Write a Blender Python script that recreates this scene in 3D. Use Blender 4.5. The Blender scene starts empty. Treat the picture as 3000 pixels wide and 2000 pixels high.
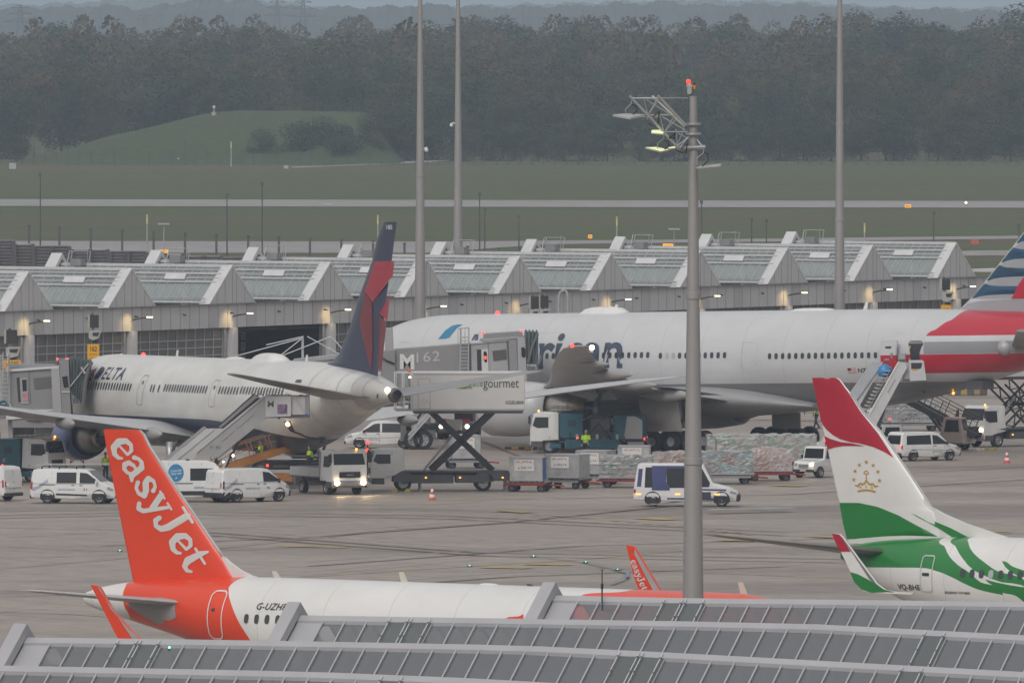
import bpy, bmesh, math, random
from mathutils import Vector, Matrix
from mathutils.geometry import delaunay_2d_cdt
R = math.radians
sc = bpy.context.scene
C = sc.collection
# ------------------------------------------------------------------ camera
CZ = 27.7; FPX = 40000.0; PITCH = math.atan(970.0 / FPX)
cam = bpy.data.cameras.new('camera'); co = bpy.data.objects.new('camera', cam); C.objects.link(co)
co.location = (0, 0, CZ); co.rotation_euler = (math.pi / 2 - PITCH, 0, 0)
cam.sensor_width = 36; cam.lens = 36 * FPX / 3000.0; cam.clip_start = 1; cam.clip_end = 60000
sc.camera = co
# ------------------------------------------------------------------ sky and light
SUN_EL, SUN_ROT = R(38), R(200)
w = bpy.data.worlds.new('World'); sc.world = w; w.use_nodes = True
nt = w.node_tree; nt.nodes.clear()
sky = nt.nodes.new('ShaderNodeTexSky'); sky.sky_type = 'NISHITA'; sky.sun_disc = False
sky.sun_elevation = SUN_EL; sky.sun_rotation = SUN_ROT; sky.air_density = 1.0; sky.dust_density = 4.0; sky.ozone_density = 1.0
hsv = nt.nodes.new('ShaderNodeHueSaturation'); hsv.inputs['Saturation'].default_value = 0.22; hsv.inputs['Value'].default_value = 1.0
mixw = nt.nodes.new('ShaderNodeMix'); mixw.data_type = 'RGBA'; mixw.inputs['Factor'].default_value = 0.55
mixw.inputs['B'].default_value = (4.85, 4.75, 4.65, 1)
bg = nt.nodes.new('ShaderNodeBackground'); bg.inputs['Strength'].default_value = 0.1
wo = nt.nodes.new('ShaderNodeOutputWorld')
nt.links.new(sky.outputs[0], hsv.inputs['Color']); nt.links.new(hsv.outputs[0], mixw.inputs['A'])
wt = nt.nodes.new('ShaderNodeTexCoord'); ws = nt.nodes.new('ShaderNodeSeparateXYZ'); wr = nt.nodes.new('ShaderNodeMapRange')   # overcast: brighter overhead than at the horizon
wr.inputs[1].default_value = 0; wr.inputs[2].default_value = 1; wr.inputs[3].default_value = .58; wr.inputs[4].default_value = 1.6
wv = nt.nodes.new('ShaderNodeVectorMath'); wv.operation = 'SCALE'
nt.links.new(wt.outputs['Generated'], ws.inputs[0]); nt.links.new(ws.outputs[2], wr.inputs[0]); nt.links.new(mixw.outputs['Result'], wv.inputs[0]); nt.links.new(wr.outputs[0], wv.inputs['Scale'])
nt.links.new(wv.outputs[0], bg.inputs['Color']); nt.links.new(bg.outputs[0], wo.inputs['Surface'])
sl = bpy.data.lights.new('sun', 'SUN'); sl.energy = 0.55; sl.angle = R(25); sl.color = (1, .97, .93)
so = bpy.data.objects.new('sun', sl); C.objects.link(so); so.rotation_euler = (R(52), 0, R(-20))
vs = sc.view_settings; vs.view_transform = 'Standard'; vs.look = 'None'; vs.gamma = 1; vs.exposure = 0.2
cy = sc.cycles
cy.use_denoising = True; cy.max_bounces = 6; cy.diffuse_bounces = 2; cy.glossy_bounces = 3; cy.transmission_bounces = 4
cy.transparent_max_bounces = 12; cy.volume_bounces = 1; cy.use_adaptive_sampling = True; cy.sample_clamp_indirect = 4
cy.caustics_reflective = False; cy.caustics_refractive = False
rnd = random.Random(7)
# ------------------------------------------------------------------ photograph -> place
_f = Vector((0, math.cos(PITCH), -math.sin(PITCH))); _u = Vector((0, math.sin(PITCH), math.cos(PITCH)))
CAM = Vector((0, 0, CZ))
def ray(px, py):
    return _f + Vector((1, 0, 0)) * ((px - 1500) / FPX) + _u * ((1000 - py) / FPX)
def at(px, py, Y):
    d = ray(px, py); return CAM + d * (Y / d.y)
def gnd(px, py, z=0.0):
    d = ray(px, py); return CAM + d * ((z - CZ) / d.z)
class Frame:
    """local frame of a vehicle: x forward, y to its left, z up"""
    def __init__(s, X, Y, head, pitch=0.0, z=0.0):
        s.M = Matrix.Translation((X, Y, z)) @ Matrix.Rotation(R(head), 4, 'Z') @ Matrix.Rotation(R(pitch), 4, 'Y')
        s.I = s.M.inverted()
    def pl(s, px, py, yl=0.0):
        o = s.I @ CAM; d = s.I.to_3x3() @ ray(px, py)
        t = (yl - o.y) / d.y; p = o + d * t
        return p.x, p.z
    def on(s, px, py, side, sgn=1):
        yl = 2.0 * sgn
        for i in range(6):
            x, z = s.pl(px, py, yl); yl = side(x, z, sgn)[0].y
        return s.pl(px, py, yl)
    def apply(s, o): o.matrix_world = s.M
# ------------------------------------------------------------------ materials
_mats = {}
def mat(name, col, rough=.5, metal=0, emit=0, var=.12, scale=.8, spec=.5, coat=0, ecol=None, stretch=None, alpha=1, bump=0):
    if name in _mats: return _mats[name]
    m = bpy.data.materials.new(name); m.use_nodes = True; n = m.node_tree; b = n.nodes['Principled BSDF']
    b.inputs['Roughness'].default_value = rough; b.inputs['Metallic'].default_value = metal
    b.inputs['Specular IOR Level'].default_value = spec; b.inputs['Coat Weight'].default_value = coat
    b.inputs['Base Color'].default_value = (*col, 1)
    if alpha < 1: b.inputs['Alpha'].default_value = alpha
    if emit:
        b.inputs['Emission Color'].default_value = (*(ecol or col), 1); b.inputs['Emission Strength'].default_value = emit
    elif var:
        tc = n.nodes.new('ShaderNodeTexCoord'); mp = n.nodes.new('ShaderNodeMapping'); no = n.nodes.new('ShaderNodeTexNoise')
        mp.inputs['Scale'].default_value = stretch or (1, 1, 1)
        no.inputs['Scale'].default_value = scale; no.inputs['Detail'].default_value = 6; no.inputs['Roughness'].default_value = .62
        rp = n.nodes.new('ShaderNodeMapRange'); rp.inputs['From Min'].default_value = .3; rp.inputs['From Max'].default_value = .7
        rp.inputs['To Min'].default_value = 1 - var; rp.inputs['To Max'].default_value = 1 + var * .6
        vm = n.nodes.new('ShaderNodeVectorMath'); vm.operation = 'SCALE'; vm.inputs[0].default_value = col
        n.links.new(tc.outputs['Object'], mp.inputs[0]); n.links.new(mp.outputs[0], no.inputs['Vector'])
        n.links.new(no.outputs[0], rp.inputs[0]); n.links.new(rp.outputs[0], vm.inputs['Scale']); n.links.new(vm.outputs[0], b.inputs['Base Color'])
        if bump:
            bp = n.nodes.new('ShaderNodeBump'); bp.inputs['Strength'].default_value = bump; bp.inputs['Distance'].default_value = .05
            n.links.new(no.outputs[0], bp.inputs['Height']); n.links.new(bp.outputs[0], b.inputs['Normal'])
    _mats[name] = m; return m
def srgb(r, g, b):
    f = lambda c: ((c / 255 + .055) / 1.055) ** 2.4 if c > 10 else c / 255 / 12.92
    return (f(r), f(g), f(b))
white = mat('white_paint', (.78, .77, .75), .35, var=.10, coat=.2)
whited = mat('worn_white_paint', (.58, .57, .55), .5, var=.2, scale=1.5)
lgrey = mat('light_grey_paint', (.42, .42, .43), .45, var=.1)
grey = mat('grey_paint', (.25, .25, .26), .5, var=.15)
dgrey = mat('dark_grey_paint', (.09, .09, .1), .5, var=.2)
black = mat('black_rubber', (.018, .018, .02), .75, var=.3, scale=4)
blackp = mat('black_plastic', (.03, .03, .033), .45, var=.2)
steel = mat('galvanised_steel', (.45, .45, .46), .42, metal=.6, var=.2, scale=2)
scissorm = mat('black_lift_steel', (.022, .023, .028), .5, var=.3)
dsteel = mat('dark_steel', (.12, .12, .13), .45, metal=.5, var=.3)
glass = mat('dark_glass', (.018, .02, .023), .06, var=0, spec=.4)
winm = mat('cabin_window', (.05, .055, .06), .15, var=0, spec=.6)
red = mat('red_paint', (.55, .03, .03), .45, var=.15)
redl = mat('red_lamp', (1, .05, .04), .3, emit=3)
amber = mat('amber_lamp', (1, .35, .05), .3, emit=3.0)
headl = mat('headlamp_glow', (1, .78, .45), .3, emit=14)
whitel = mat('white_lamp', (1, .9, .7), .3, emit=7)
yellow = mat('yellow_sign', srgb(225, 165, 20), .5, var=.08)
hivis = mat('hi_vis_yellow', srgb(190, 235, 20), .6, var=.15, scale=8)
navy = mat('navy_cloth', (.02, .025, .05), .8, var=.2, scale=8)
teal = mat('teal_paint', (.02, .105, .145), .45, var=.25, scale=2)
blue = mat('blue_paint', (.03, .10, .32), .45, var=.15)
skin = mat('skin', (.42, .25, .18), .6, var=.05)
wrap = None
# ------------------------------------------------------------------ mesh builder
def tri2d(polys, step=.5):
    vs2, fs = [], []
    for p in polys:
        if sum(a[0] * b[1] - b[0] * a[1] for a, b in zip(p, list(p[1:]) + [p[0]])) < 0: p = list(p)[::-1]
        fs.append(list(range(len(vs2), len(vs2) + len(p)))); vs2 += [Vector(q[:2]) for q in p]
    if step:
        x0 = min(v.x for v in vs2); x1 = max(v.x for v in vs2); y0 = min(v.y for v in vs2); y1 = max(v.y for v in vs2)
        nx, ny = int((x1 - x0) / step), int((y1 - y0) / step)
        if nx * ny < 20000:
            for i in range(1, nx + 1):
                for j in range(1, ny + 1):
                    vs2.append(Vector((x0 + i * step * .997, y0 + j * step * .993)))
    r = delaunay_2d_cdt(vs2, [], fs, 1, 1e-5)
    return [(v.x, v.y) for v in r[0]], [tuple(f) for f, src in zip(r[2], r[5]) if len(polys) == 1 or len(src)]
def stroke_polys(pts, n=14):
    """thick rounded stroke: pts of (x, y, radius)"""
    out = []
    for (x, y, r) in pts:
        out.append([(x + r * math.cos(2 * math.pi * k / n), y + r * math.sin(2 * math.pi * k / n)) for k in range(n)])
    for (x0, y0, r0), (x1, y1, r1) in zip(pts, pts[1:]):
        d = math.hypot(x1 - x0, y1 - y0)
        if d < 1e-6: continue
        nx, ny = -(y1 - y0) / d, (x1 - x0) / d
        out.append([(x0 + nx * r0, y0 + ny * r0), (x0 - nx * r0, y0 - ny * r0), (x1 - nx * r1, y1 - ny * r1), (x1 + nx * r1, y1 + ny * r1)])
    return out
def text2d(s, bold=0.0, shear=0.0, space=1.0):
    """triangles of a piece of lettering, scaled to the unit box"""
    cu = bpy.data.curves.new('t', 'FONT'); cu.body = s; cu.size = 1; cu.offset = bold; cu.shear = shear; cu.space_character = space
    cu.resolution_u = 3
    ob = bpy.data.objects.new('t', cu); C.objects.link(ob)
    me = bpy.data.meshes.new_from_object(ob)
    vv = [(v.co.x, v.co.y) for v in me.vertices]; ff = [tuple(p.vertices) for p in me.polygons]
    bpy.data.objects.remove(ob); bpy.data.curves.remove(cu); bpy.data.meshes.remove(me)
    x0 = min(v[0] for v in vv); x1 = max(v[0] for v in vv); y0 = min(v[1] for v in vv); y1 = max(v[1] for v in vv)
    return [((v[0] - x0) / (x1 - x0), (v[1] - y0) / (y1 - y0)) for v in vv], ff
class MB:
    def __init__(s, M=None): s.v = []; s.f = []; s.m = []; s.sm = []; s.M = M
    def add(s, vs, fs, m, smooth=False):
        o = len(s.v)
        s.v += [(s.M @ Vector(p)) if s.M else Vector(p) for p in vs]
        for f in fs: s.f.append([o + i for i in f]); s.m.append(m); s.sm.append(smooth)
        return s
    def box(s, c, size, m, rot=None, bevel=0):
        hx, hy, hz = size[0] / 2, size[1] / 2, size[2] / 2
        if bevel:
            b = min(bevel, hx * .9, hy * .9, hz * .9)
            vs = []
            for z, k in ((-hz, b), (-hz + b, 0), (hz - b, 0), (hz, b)):
                x, y = hx - k, hy - k
                vs += [(-x + b, -y, z), (x - b, -y, z), (x, -y + b, z), (x, y - b, z), (x - b, y, z), (-x + b, y, z), (-x, y - b, z), (-x, -y + b, z)]
            fs = [tuple(range(7, -1, -1)), tuple(range(24, 32))]
            for r in range(3):
                for i in range(8): fs.append((r * 8 + i, r * 8 + (i + 1) % 8, r * 8 + 8 + (i + 1) % 8, r * 8 + 8 + i))
        else:
            vs = [(x, y, z) for z in (-hz, hz) for x, y in ((-hx, -hy), (hx, -hy), (hx, hy), (-hx, hy))]
            fs = [(3, 2, 1, 0), (4, 5, 6, 7), (0, 1, 5, 4), (1, 2, 6, 5), (2, 3, 7, 6), (3, 0, 4, 7)]
        q = rot if rot is not None else Matrix.Identity(3)
        if isinstance(rot, (int, float)): q = Matrix.Rotation(rot, 3, 'Z')
        if isinstance(rot, tuple): q = Matrix.Rotation(rot[1], 3, rot[0])
        return s.add([q @ Vector(p) + Vector(c) for p in vs], fs, m)
    def beam(s, a, b, wd, m, h=None):
        """square bar between two points"""
        a, b = Vector(a), Vector(b); d = (b - a)
        if d.length < 1e-6: return s
        q = d.normalized(); up = Vector((0, 0, 1)) if abs(q.z) < .95 else Vector((0, 1, 0))
        u = q.cross(up).normalized() * wd / 2; v = q.cross(u).normalized() * (h or wd) / 2
        vs = [a - u - v, a + u - v, a + u + v, a - u + v, b - u - v, b + u - v, b + u + v, b - u + v]
        return s.add(vs, [(3, 2, 1, 0), (4, 5, 6, 7), (0, 1, 5, 4), (1, 2, 6, 5), (2, 3, 7, 6), (3, 0, 4, 7)], m)
    def tube(s, pts, r, m, n=8, caps=True):
        pts = [Vector(p) for p in pts]; rs = r if isinstance(r, (list, tuple)) else [r] * len(pts)
        vs = []; ref = None
        for i, p in enumerate(pts):
            d = (pts[min(i + 1, len(pts) - 1)] - pts[max(i - 1, 0)]).normalized()
            if ref is None: ref = Vector((0, 0, 1)) if abs(d.z) < .9 else Vector((1, 0, 0))
            u = (ref - d * ref.dot(d)); u = u.normalized() if u.length > 1e-4 else d.orthogonal().normalized()
            ref = u; v = d.cross(u)
            vs += [p + (u * math.cos(2 * math.pi * k / n) + v * math.sin(2 * math.pi * k / n)) * rs[i] for k in range(n)]
        fs = [(i * n + k, i * n + (k + 1) % n, (i + 1) * n + (k + 1) % n, (i + 1) * n + k) for i in range(len(pts) - 1) for k in range(n)]
        s.add(vs, fs, m, True)
        if caps: s.add(vs[:n], [tuple(range(n - 1, -1, -1))], m); s.add(vs[-n:], [tuple(range(n))], m)
        return s
    def lathe(s, prof, m, c=(0, 0, 0), axis='Z', n=24, mats=None):
        """prof of (radius, height along axis)"""
        q = {'Z': Matrix.Identity(3), 'X': Matrix(((0, 0, 1), (0, 1, 0), (-1, 0, 0))), 'Y': Matrix(((1, 0, 0), (0, 0, 1), (0, -1, 0)))}[axis]
        vs = [q @ Vector((r * math.cos(2 * math.pi * k / n), r * math.sin(2 * math.pi * k / n), h)) + Vector(c) for r, h in prof for k in range(n)]
        for i in range(len(prof) - 1):
            fs = [(i * n + k, i * n + (k + 1) % n, (i + 1) * n + (k + 1) % n, (i + 1) * n + k) for k in range(n)]
            s.add(vs, fs, mats[i] if mats else m, True) if False else s._ring(vs, fs, mats[i] if mats else m)
        return s
    def _ring(s, vs, fs, m):
        idx = sorted({i for f in fs for i in f}); mp = {a: b for b, a in enumerate(idx)}
        return s.add([vs[i] for i in idx], [tuple(mp[i] for i in f) for f in fs], m, True)
    def prism(s, poly, y0, y1, m, axis='Y'):
        """outline in (x,z) pushed through y (or (x,y) through z)"""
        n = len(poly)
        g = (lambda p, t: (p[0], t, p[1])) if axis == 'Y' else ((lambda p, t: (p[0], p[1], t)) if axis == 'Z' else (lambda p, t: (t, p[0], p[1])))
        vs = [g(p, y0) for p in poly] + [g(p, y1) for p in poly]
        fs = [tuple(range(n)), tuple(range(2 * n - 1, n - 1, -1))] + [(i, i + n, (i + 1) % n + n, (i + 1) % n) for i in range(n)]
        return s.add(vs, fs, m)
    def quad(s, a, b, c, d, m): return s.add([a, b, c, d], [(0, 1, 2, 3)], m)
    def flat(s, polys, fn, m, step=0, smooth=False):
        vs, fs = tri2d(polys, step)
        return s.add([fn(*p) for p in vs], fs, m, smooth)
    def text(s, t, o, u, v, wd, h, m, bold=0, shear=0, space=1):
        vs, fs = text2d(t, bold, shear, space); o, u, v = Vector(o), Vector(u).normalized(), Vector(v).normalized()
        return s.add([o + u * (p[0] * wd) + v * (p[1] * h) for p in vs], fs, m)
    def ball(s, c, r, m, n=10, sz=1):
        pr = [(max(r * math.sin(math.pi * i / n), .0005), -r * sz * math.cos(math.pi * i / n)) for i in range(n + 1)]
        return s.lathe(pr, m, c, 'Z', n + 4)
    def build(s, name, parent=None, fix=True):
        me = bpy.data.meshes.new(name); me.from_pydata(s.v, [], s.f)
        sl = []
        for m in s.m:
            if m not in sl: sl.append(m)
        for m in sl: me.materials.append(m)
        me.polygons.foreach_set('material_index', [sl.index(m) for m in s.m])
        me.polygons.foreach_set('use_smooth', s.sm)
        me.update()
        if fix:
            bm = bmesh.new(); bm.from_mesh(me); bmesh.ops.remove_doubles(bm, verts=bm.verts, dist=1e-4)
            if fix is True: bmesh.ops.recalc_face_normals(bm, faces=bm.faces)
            bm.to_mesh(me); bm.free()
        o = bpy.data.objects.new(name, me); C.objects.link(o)
        if parent is not None: o.parent = parent
        return o
def tag(o, label=None, cat=None, group=None, kind=None):
    for k, v in (('label', label), ('category', cat), ('group', group), ('kind', kind)):
        if v: o[k] = v
    return o
def thing(name, label, cat, loc=(0, 0, 0), rz=0, group=None, M=None):
    o = bpy.data.objects.new(name, None); C.objects.link(o); o.empty_display_size = .3
    if M is not None: o.matrix_world = M
    else: o.location = loc; o.rotation_euler = (0, 0, rz)
    return tag(o, label, cat, group)
def copy_tree(o, parent=None):
    c = o.copy(); C.objects.link(c); c.parent = parent
    for ch in [x for x in bpy.data.objects if x.parent == o]: copy_tree(ch, c)
    return c
def kids(o): return [x for x in o.children]
def dup(root, loc, rz, label, group=None):
    c = root.copy(); C.objects.link(c); c.location = loc; c.rotation_euler = (0, 0, rz); c['label'] = label
    if group: c['group'] = group
    for ch in list(root.children):
        d = ch.copy(); C.objects.link(d); d.parent = c
        for g in list(ch.children):
            e = g.copy(); C.objects.link(e); e.parent = d
    return c
# ================================================================== SETTING
def ground_mat(name, cols, rough, sc_big, sc_small, stretch, joints=0, spec=.5, cracks=False):
    m = bpy.data.materials.new(name); m.use_nodes = True; n = m.node_tree; b = n.nodes['Principled BSDF']
    tc = n.nodes.new('ShaderNodeTexCoord'); mp = n.nodes.new('ShaderNodeMapping'); mp.inputs['Scale'].default_value = stretch
    n.links.new(tc.outputs['Object'], mp.inputs[0])
    a = n.nodes.new('ShaderNodeTexNoise'); a.inputs['Scale'].default_value = sc_big; a.inputs['Detail'].default_value = 8; a.inputs['Roughness'].default_value = .6
    c = n.nodes.new('ShaderNodeTexNoise'); c.inputs['Scale'].default_value = sc_small; c.inputs['Detail'].default_value = 6
    n.links.new(mp.outputs[0], a.inputs['Vector']); n.links.new(tc.outputs['Object'], c.inputs['Vector'])
    r = n.nodes.new('ShaderNodeValToRGB'); els = r.color_ramp.elements
    for i, cc in enumerate(cols):
        p = .3 + .4 * i / (len(cols) - 1)
        e = els[i] if i < 2 else els.new(p)
        e.position = p; e.color = (*cc, 1)
    n.links.new(a.outputs[0], r.inputs[0])
    mr = n.nodes.new('ShaderNodeMapRange'); mr.inputs['From Min'].default_value = .3; mr.inputs['From Max'].default_value = .7
    mr.inputs['To Min'].default_value = .82; mr.inputs['To Max'].default_value = 1.16; n.links.new(c.outputs[0], mr.inputs[0])
    vm = n.nodes.new('ShaderNodeVectorMath'); vm.operation = 'SCALE'; n.links.new(r.outputs[0], vm.inputs[0]); n.links.new(mr.outputs[0], vm.inputs['Scale'])
    out = vm.outputs[0]
    if joints:
        br = n.nodes.new('ShaderNodeTexBrick'); br.offset = 0; br.inputs['Scale'].default_value = 1
        br.inputs['Brick Width'].default_value = joints; br.inputs['Row Height'].default_value = joints
        br.inputs['Mortar Size'].default_value = .08; br.inputs['Mortar Smooth'].default_value = .3
        br.inputs['Color1'].default_value = (1, 1, 1, 1); br.inputs['Color2'].default_value = (.93, .93, .93, 1); br.inputs['Mortar'].default_value = (.5, .5, .5, 1)
        m2 = n.nodes.new('ShaderNodeMapping'); m2.inputs['Rotation'].default_value = (0, 0, R(60))
        n.links.new(tc.outputs['Object'], m2.inputs[0]); n.links.new(m2.outputs[0], br.inputs['Vector'])
        v2 = n.nodes.new('ShaderNodeVectorMath'); v2.operation = 'MULTIPLY'; n.links.new(out, v2.inputs[0]); n.links.new(br.outputs[0], v2.inputs[1]); out = v2.outputs[0]
        # oil and tyre stains
        st = n.nodes.new('ShaderNodeTexNoise'); st.inputs['Scale'].default_value = .035; st.inputs['Detail'].default_value = 5
        m3 = n.nodes.new('ShaderNodeMapping'); m3.inputs['Rotation'].default_value = (0, 0, R(12)); m3.inputs['Scale'].default_value = (.35, 1.6, 1)
        n.links.new(tc.outputs['Object'], m3.inputs[0]); n.links.new(m3.outputs[0], st.inputs['Vector'])
        sr = n.nodes.new('ShaderNodeMapRange'); sr.inputs['From Min'].default_value = .5; sr.inputs['From Max'].default_value = .68; sr.inputs['To Min'].default_value = 1; sr.inputs['To Max'].default_value = .62
        n.links.new(st.outputs[0], sr.inputs[0]); v3 = n.nodes.new('ShaderNodeVectorMath'); v3.operation = 'SCALE'
        n.links.new(out, v3.inputs[0]); n.links.new(sr.outputs[0], v3.inputs['Scale']); out = v3.outputs[0]
        rr = n.nodes.new('ShaderNodeMapRange'); rr.inputs['To Min'].default_value = rough - .14; rr.inputs['To Max'].default_value = rough + .2
        n.links.new(a.outputs[0], rr.inputs[0]); n.links.new(rr.outputs[0], b.inputs['Roughness'])
    else: b.inputs['Roughness'].default_value = rough
    b.inputs['Specular IOR Level'].default_value = spec
    n.links.new(out, b.inputs['Base Color']); return m
grass_m = ground_mat('meadow_grass', [(.058, .082, .030), (.118, .098, .062), (.075, .108, .038), (.14, .112, .078)], .9, 1, .35, (.0016, .02, 1), spec=.1)
conc = ground_mat('apron_concrete', [(.285, .24, .205), (.332, .281, .243), (.375, .318, .277)], .5, .02, .8, (.5, 1, 1), joints=7.5, spec=.45)
tarm = ground_mat('taxiway_concrete', [(.28, .262, .26), (.33, .31, .305)], .8, .02, .3, (.2, 1, 1), spec=.2)
def sheet(name, pts, m, z, kind='structure'):
    mb = MB(); vs = [(p.x, p.y, z) for p in pts]; mb.add(vs, [tuple(range(len(vs)))], m)
    o = mb.build(name, fix=False); 
    if o.data.polygons[0].normal.z < 0: o.data.flip_normals()
    return tag(o, kind=kind)
g = MB(); g.quad((-5000, 60, 0), (5000, 60, 0), (5000, 26000, 0), (-5000, 26000, 0), grass_m); tag(g.build('ground', fix=False), kind='structure')
V = lambda x, y: Vector((x, y, 0))
sheet('apron', [V(-400, 150), V(420, 150), V(420, 1330), V(160, 1330), V(60, 1260), V(-400, 1260)], conc, .02)
P = lambda l: [gnd(a, b) for a, b in l]
sheet('runway', P([(-900, 603), (4000, 612), (4000, 592), (-900, 583)]), tarm, .06)
sheet('taxiway', P([(-900, 742), (1250, 742), (1600, 717), (2000, 712), (3900, 690), (3900, 681), (2000, 703), (1250, 709), (-900, 705)]), tarm, .05)
sheet('taxiway_link', P([(2380, 757), (2850, 750), (3900, 746), (3900, 728), (2850, 735), (2400, 752)]), tarm, .045)
# mound in the meadow
mprof = [(60, 478), (130, 466), (200, 448), (280, 420), (400, 395), (520, 365), (600, 346), (700, 343), (900, 344), (1060, 348), (1110, 375), (1150, 430), (1180, 478)]
def lerp(t, x):
    if x <= t[0][0]: return t[0][1]
    for (a, b), (c, d) in zip(t, t[1:]):
        if x <= c: return b + (d - b) * (x - a) / (c - a)
    return t[-1][1]
mb = MB(); NX, NY = 90, 40; vs = []
for j in range(NY + 1):
    Y = 2450 + 190 * j / NY; q = min(1, (Y - 2450) / 62.0); q = q * q * (3 - 2 * q)
    if Y > 2600: q *= max(0, 1 - (Y - 2600) / 40)
    for i in range(NX + 1):
        px = 20 + 1400 * i / NX; X = (px - 1500) / FPX * 2510
        h = max(0, (478 - lerp(mprof, px)) / 15.9)
        vs.append((X, Y, h * q + .2 * math.sin(X * .7 + Y * .3) * q * (h > 1) - .05 * (h * q < .05)))
mb.add(vs, [(j * (NX + 1) + i, j * (NX + 1) + i + 1, (j + 1) * (NX + 1) + i + 1, (j + 1) * (NX + 1) + i) for j in range(NY) for i in range(NX)],
       ground_mat('mound_grass', [(.048, .078, .033), (.062, .088, .038), (.076, .084, .045)], .9, .03, .5, (.3, 1, 1), spec=.1), True)
tag(mb.build('grass_mound', fix=False), kind='structure')
sheet('service_path', P([(860, 493), (1240, 478), (1330, 470), (1330, 468), (1190, 474), (960, 487), (850, 489)]), tarm, .07)
# ---- trees of the river wood
def leaf_mat(name, stops):
    m = bpy.data.materials.new(name); m.use_nodes = True; n = m.node_tree; b = n.nodes['Principled BSDF']
    b.inputs['Roughness'].default_value = .8; b.inputs['Specular IOR Level'].default_value = .15
    oi = n.nodes.new('ShaderNodeObjectInfo'); r = n.nodes.new('ShaderNodeValToRGB'); r.color_ramp.interpolation = 'LINEAR'
    els = r.color_ramp.elements
    for i, (p, cc) in enumerate(stops):
        e = els[i] if i < 2 else els.new(p)
        e.position = p; e.color = (*cc, 1)
    n.links.new(oi.outputs['Random'], r.inputs[0])
    tc = n.nodes.new('ShaderNodeTexCoord'); no = n.nodes.new('ShaderNodeTexNoise'); no.inputs['Scale'].default_value = .35; no.inputs['Detail'].default_value = 4
    n.links.new(tc.outputs['Object'], no.inputs['Vector'])
    mr = n.nodes.new('ShaderNodeMapRange'); mr.inputs['From Min'].default_value = .35; mr.inputs['From Max'].default_value = .65; mr.inputs['To Min'].default_value = .5; mr.inputs['To Max'].default_value = 1.6
    n.links.new(no.outputs[0], mr.inputs[0]); vm = n.nodes.new('ShaderNodeVectorMath'); vm.operation = 'SCALE'
    n.links.new(r.outputs[0], vm.inputs[0]); n.links.new(mr.outputs[0], vm.inputs['Scale']); n.links.new(vm.outputs[0], b.inputs['Base Color']); return m
leafm = leaf_mat('autumn_foliage', [(0, (.024, .044, .018)), (.3, (.040, .060, .022)), (.5, (.062, .068, .028)), (.66, (.088, .064, .032)), (.76, (.036, .058, .024)), (.93, (.095, .060, .028)), (1, (.022, .042, .022))])
leafd = leaf_mat('dark_foliage', [(0, (.024, .042, .022)), (.5, (.032, .052, .026)), (.8, (.045, .055, .026)), (1, (.05, .062, .03))])
barkm = mat('bark', (.03, .026, .022), .9, var=.3, scale=2)
def crown(rg, h, wd, n, m, base=.18, leaf=.8, tall=1.0):
    mb = MB(); lobes = []
    for k in range(rg.randint(9, 13)):
        a = rg.random() * 6.283; q = rg.random(); zz = base * h + (1 - base) * h * (.12 + .76 * rg.random())
        rad = wd * .5 * math.sin(math.pi * min(.97, max(.18, (zz / h) ** 1.1 * .9))) ** .7
        rr = wd * (.17 + .10 * rg.random())
        lobes.append((rad * .72 * math.cos(a) * q ** .4, rad * .72 * math.sin(a) * q ** .4, zz, rr * 1.05, rr * (.85 + .5 * rg.random()) * tall))
    lobes.append((0, 0, h * .82, wd * .22, h * .18)); lobes.append((0, 0, h * .5, wd * .34, h * .3))
    vs, fs = [], []
    tot = sum(l[3] ** 2 for l in lobes)
    for (cx, cyy, cz_, rr, rz) in lobes:
        for k in range(int(n * rr * rr / tot)):
            d = Vector((rg.gauss(0, 1), rg.gauss(0, 1), rg.gauss(0, 1))).normalized(); q = .72 + .34 * rg.random()
            c = Vector((cx + d.x * rr * q, cyy + d.y * rr * q, max(.1, cz_ + d.z * rz * q)))
            nn = (d + Vector((rg.gauss(0, .32), rg.gauss(0, .32), rg.gauss(0, .32) + .35))).normalized()
            u = nn.orthogonal().normalized(); v = nn.cross(u); t = rg.random() * 6.283; u, v = u * math.cos(t) + v * math.sin(t), v * math.cos(t) - u * math.sin(t)
            sz = leaf * (.5 + .8 * rg.random()); o = len(vs)
            vs += [c - u * sz * .5, c + v * sz * .32, c + u * sz * .5, c - v * sz * .32]; fs.append((o, o + 1, o + 2, o + 3))
    mb.add(vs, fs, m); return mb
def trunk(rg, h, r):
    mb = MB(); mb.tube([(0, 0, -.3), (rg.uniform(-.2, .2), 0, h * .35), (rg.uniform(-.4, .4), .2, h * .8)], [r, r * .7, r * .15], barkm, 7)
    for k in range(6):
        a = rg.random() * 6.28; z = h * rg.uniform(.25, .65); l = h * rg.uniform(.15, .3)
        mb.tube([(0, 0, z), (math.cos(a) * l * .7, math.sin(a) * l * .7, z + l * .55), (math.cos(a) * l, math.sin(a) * l, z + l)], [r * .4, r * .22, .03], barkm, 5, False)
    return mb
rg = random.Random(11); protos = []
for k in range(9):
    h, wd = 20, 11 + rg.uniform(-1.5, 2)
    t = thing('broadleaf_tree', 'tree', 'tree'); crown(rg, h, wd, 5200, leafm, .02 if k % 2 else .06, .6, 1.25 if k in (2, 5) else 1).build('crown', t, fix=False); trunk(rg, h, .35).build('trunk', t, fix=False)
    t['label'] = 'tree'; protos.append(t)
bprotos = []
for k in range(5):
    t = thing('bushy_tree', 'tree', 'tree'); crown(rg, 10, 9.5, 3600, leafd, .0, .4).build('crown', t, fix=False); trunk(rg, 8, .2).build('trunk', t, fix=False); bprotos.append(t)
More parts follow.
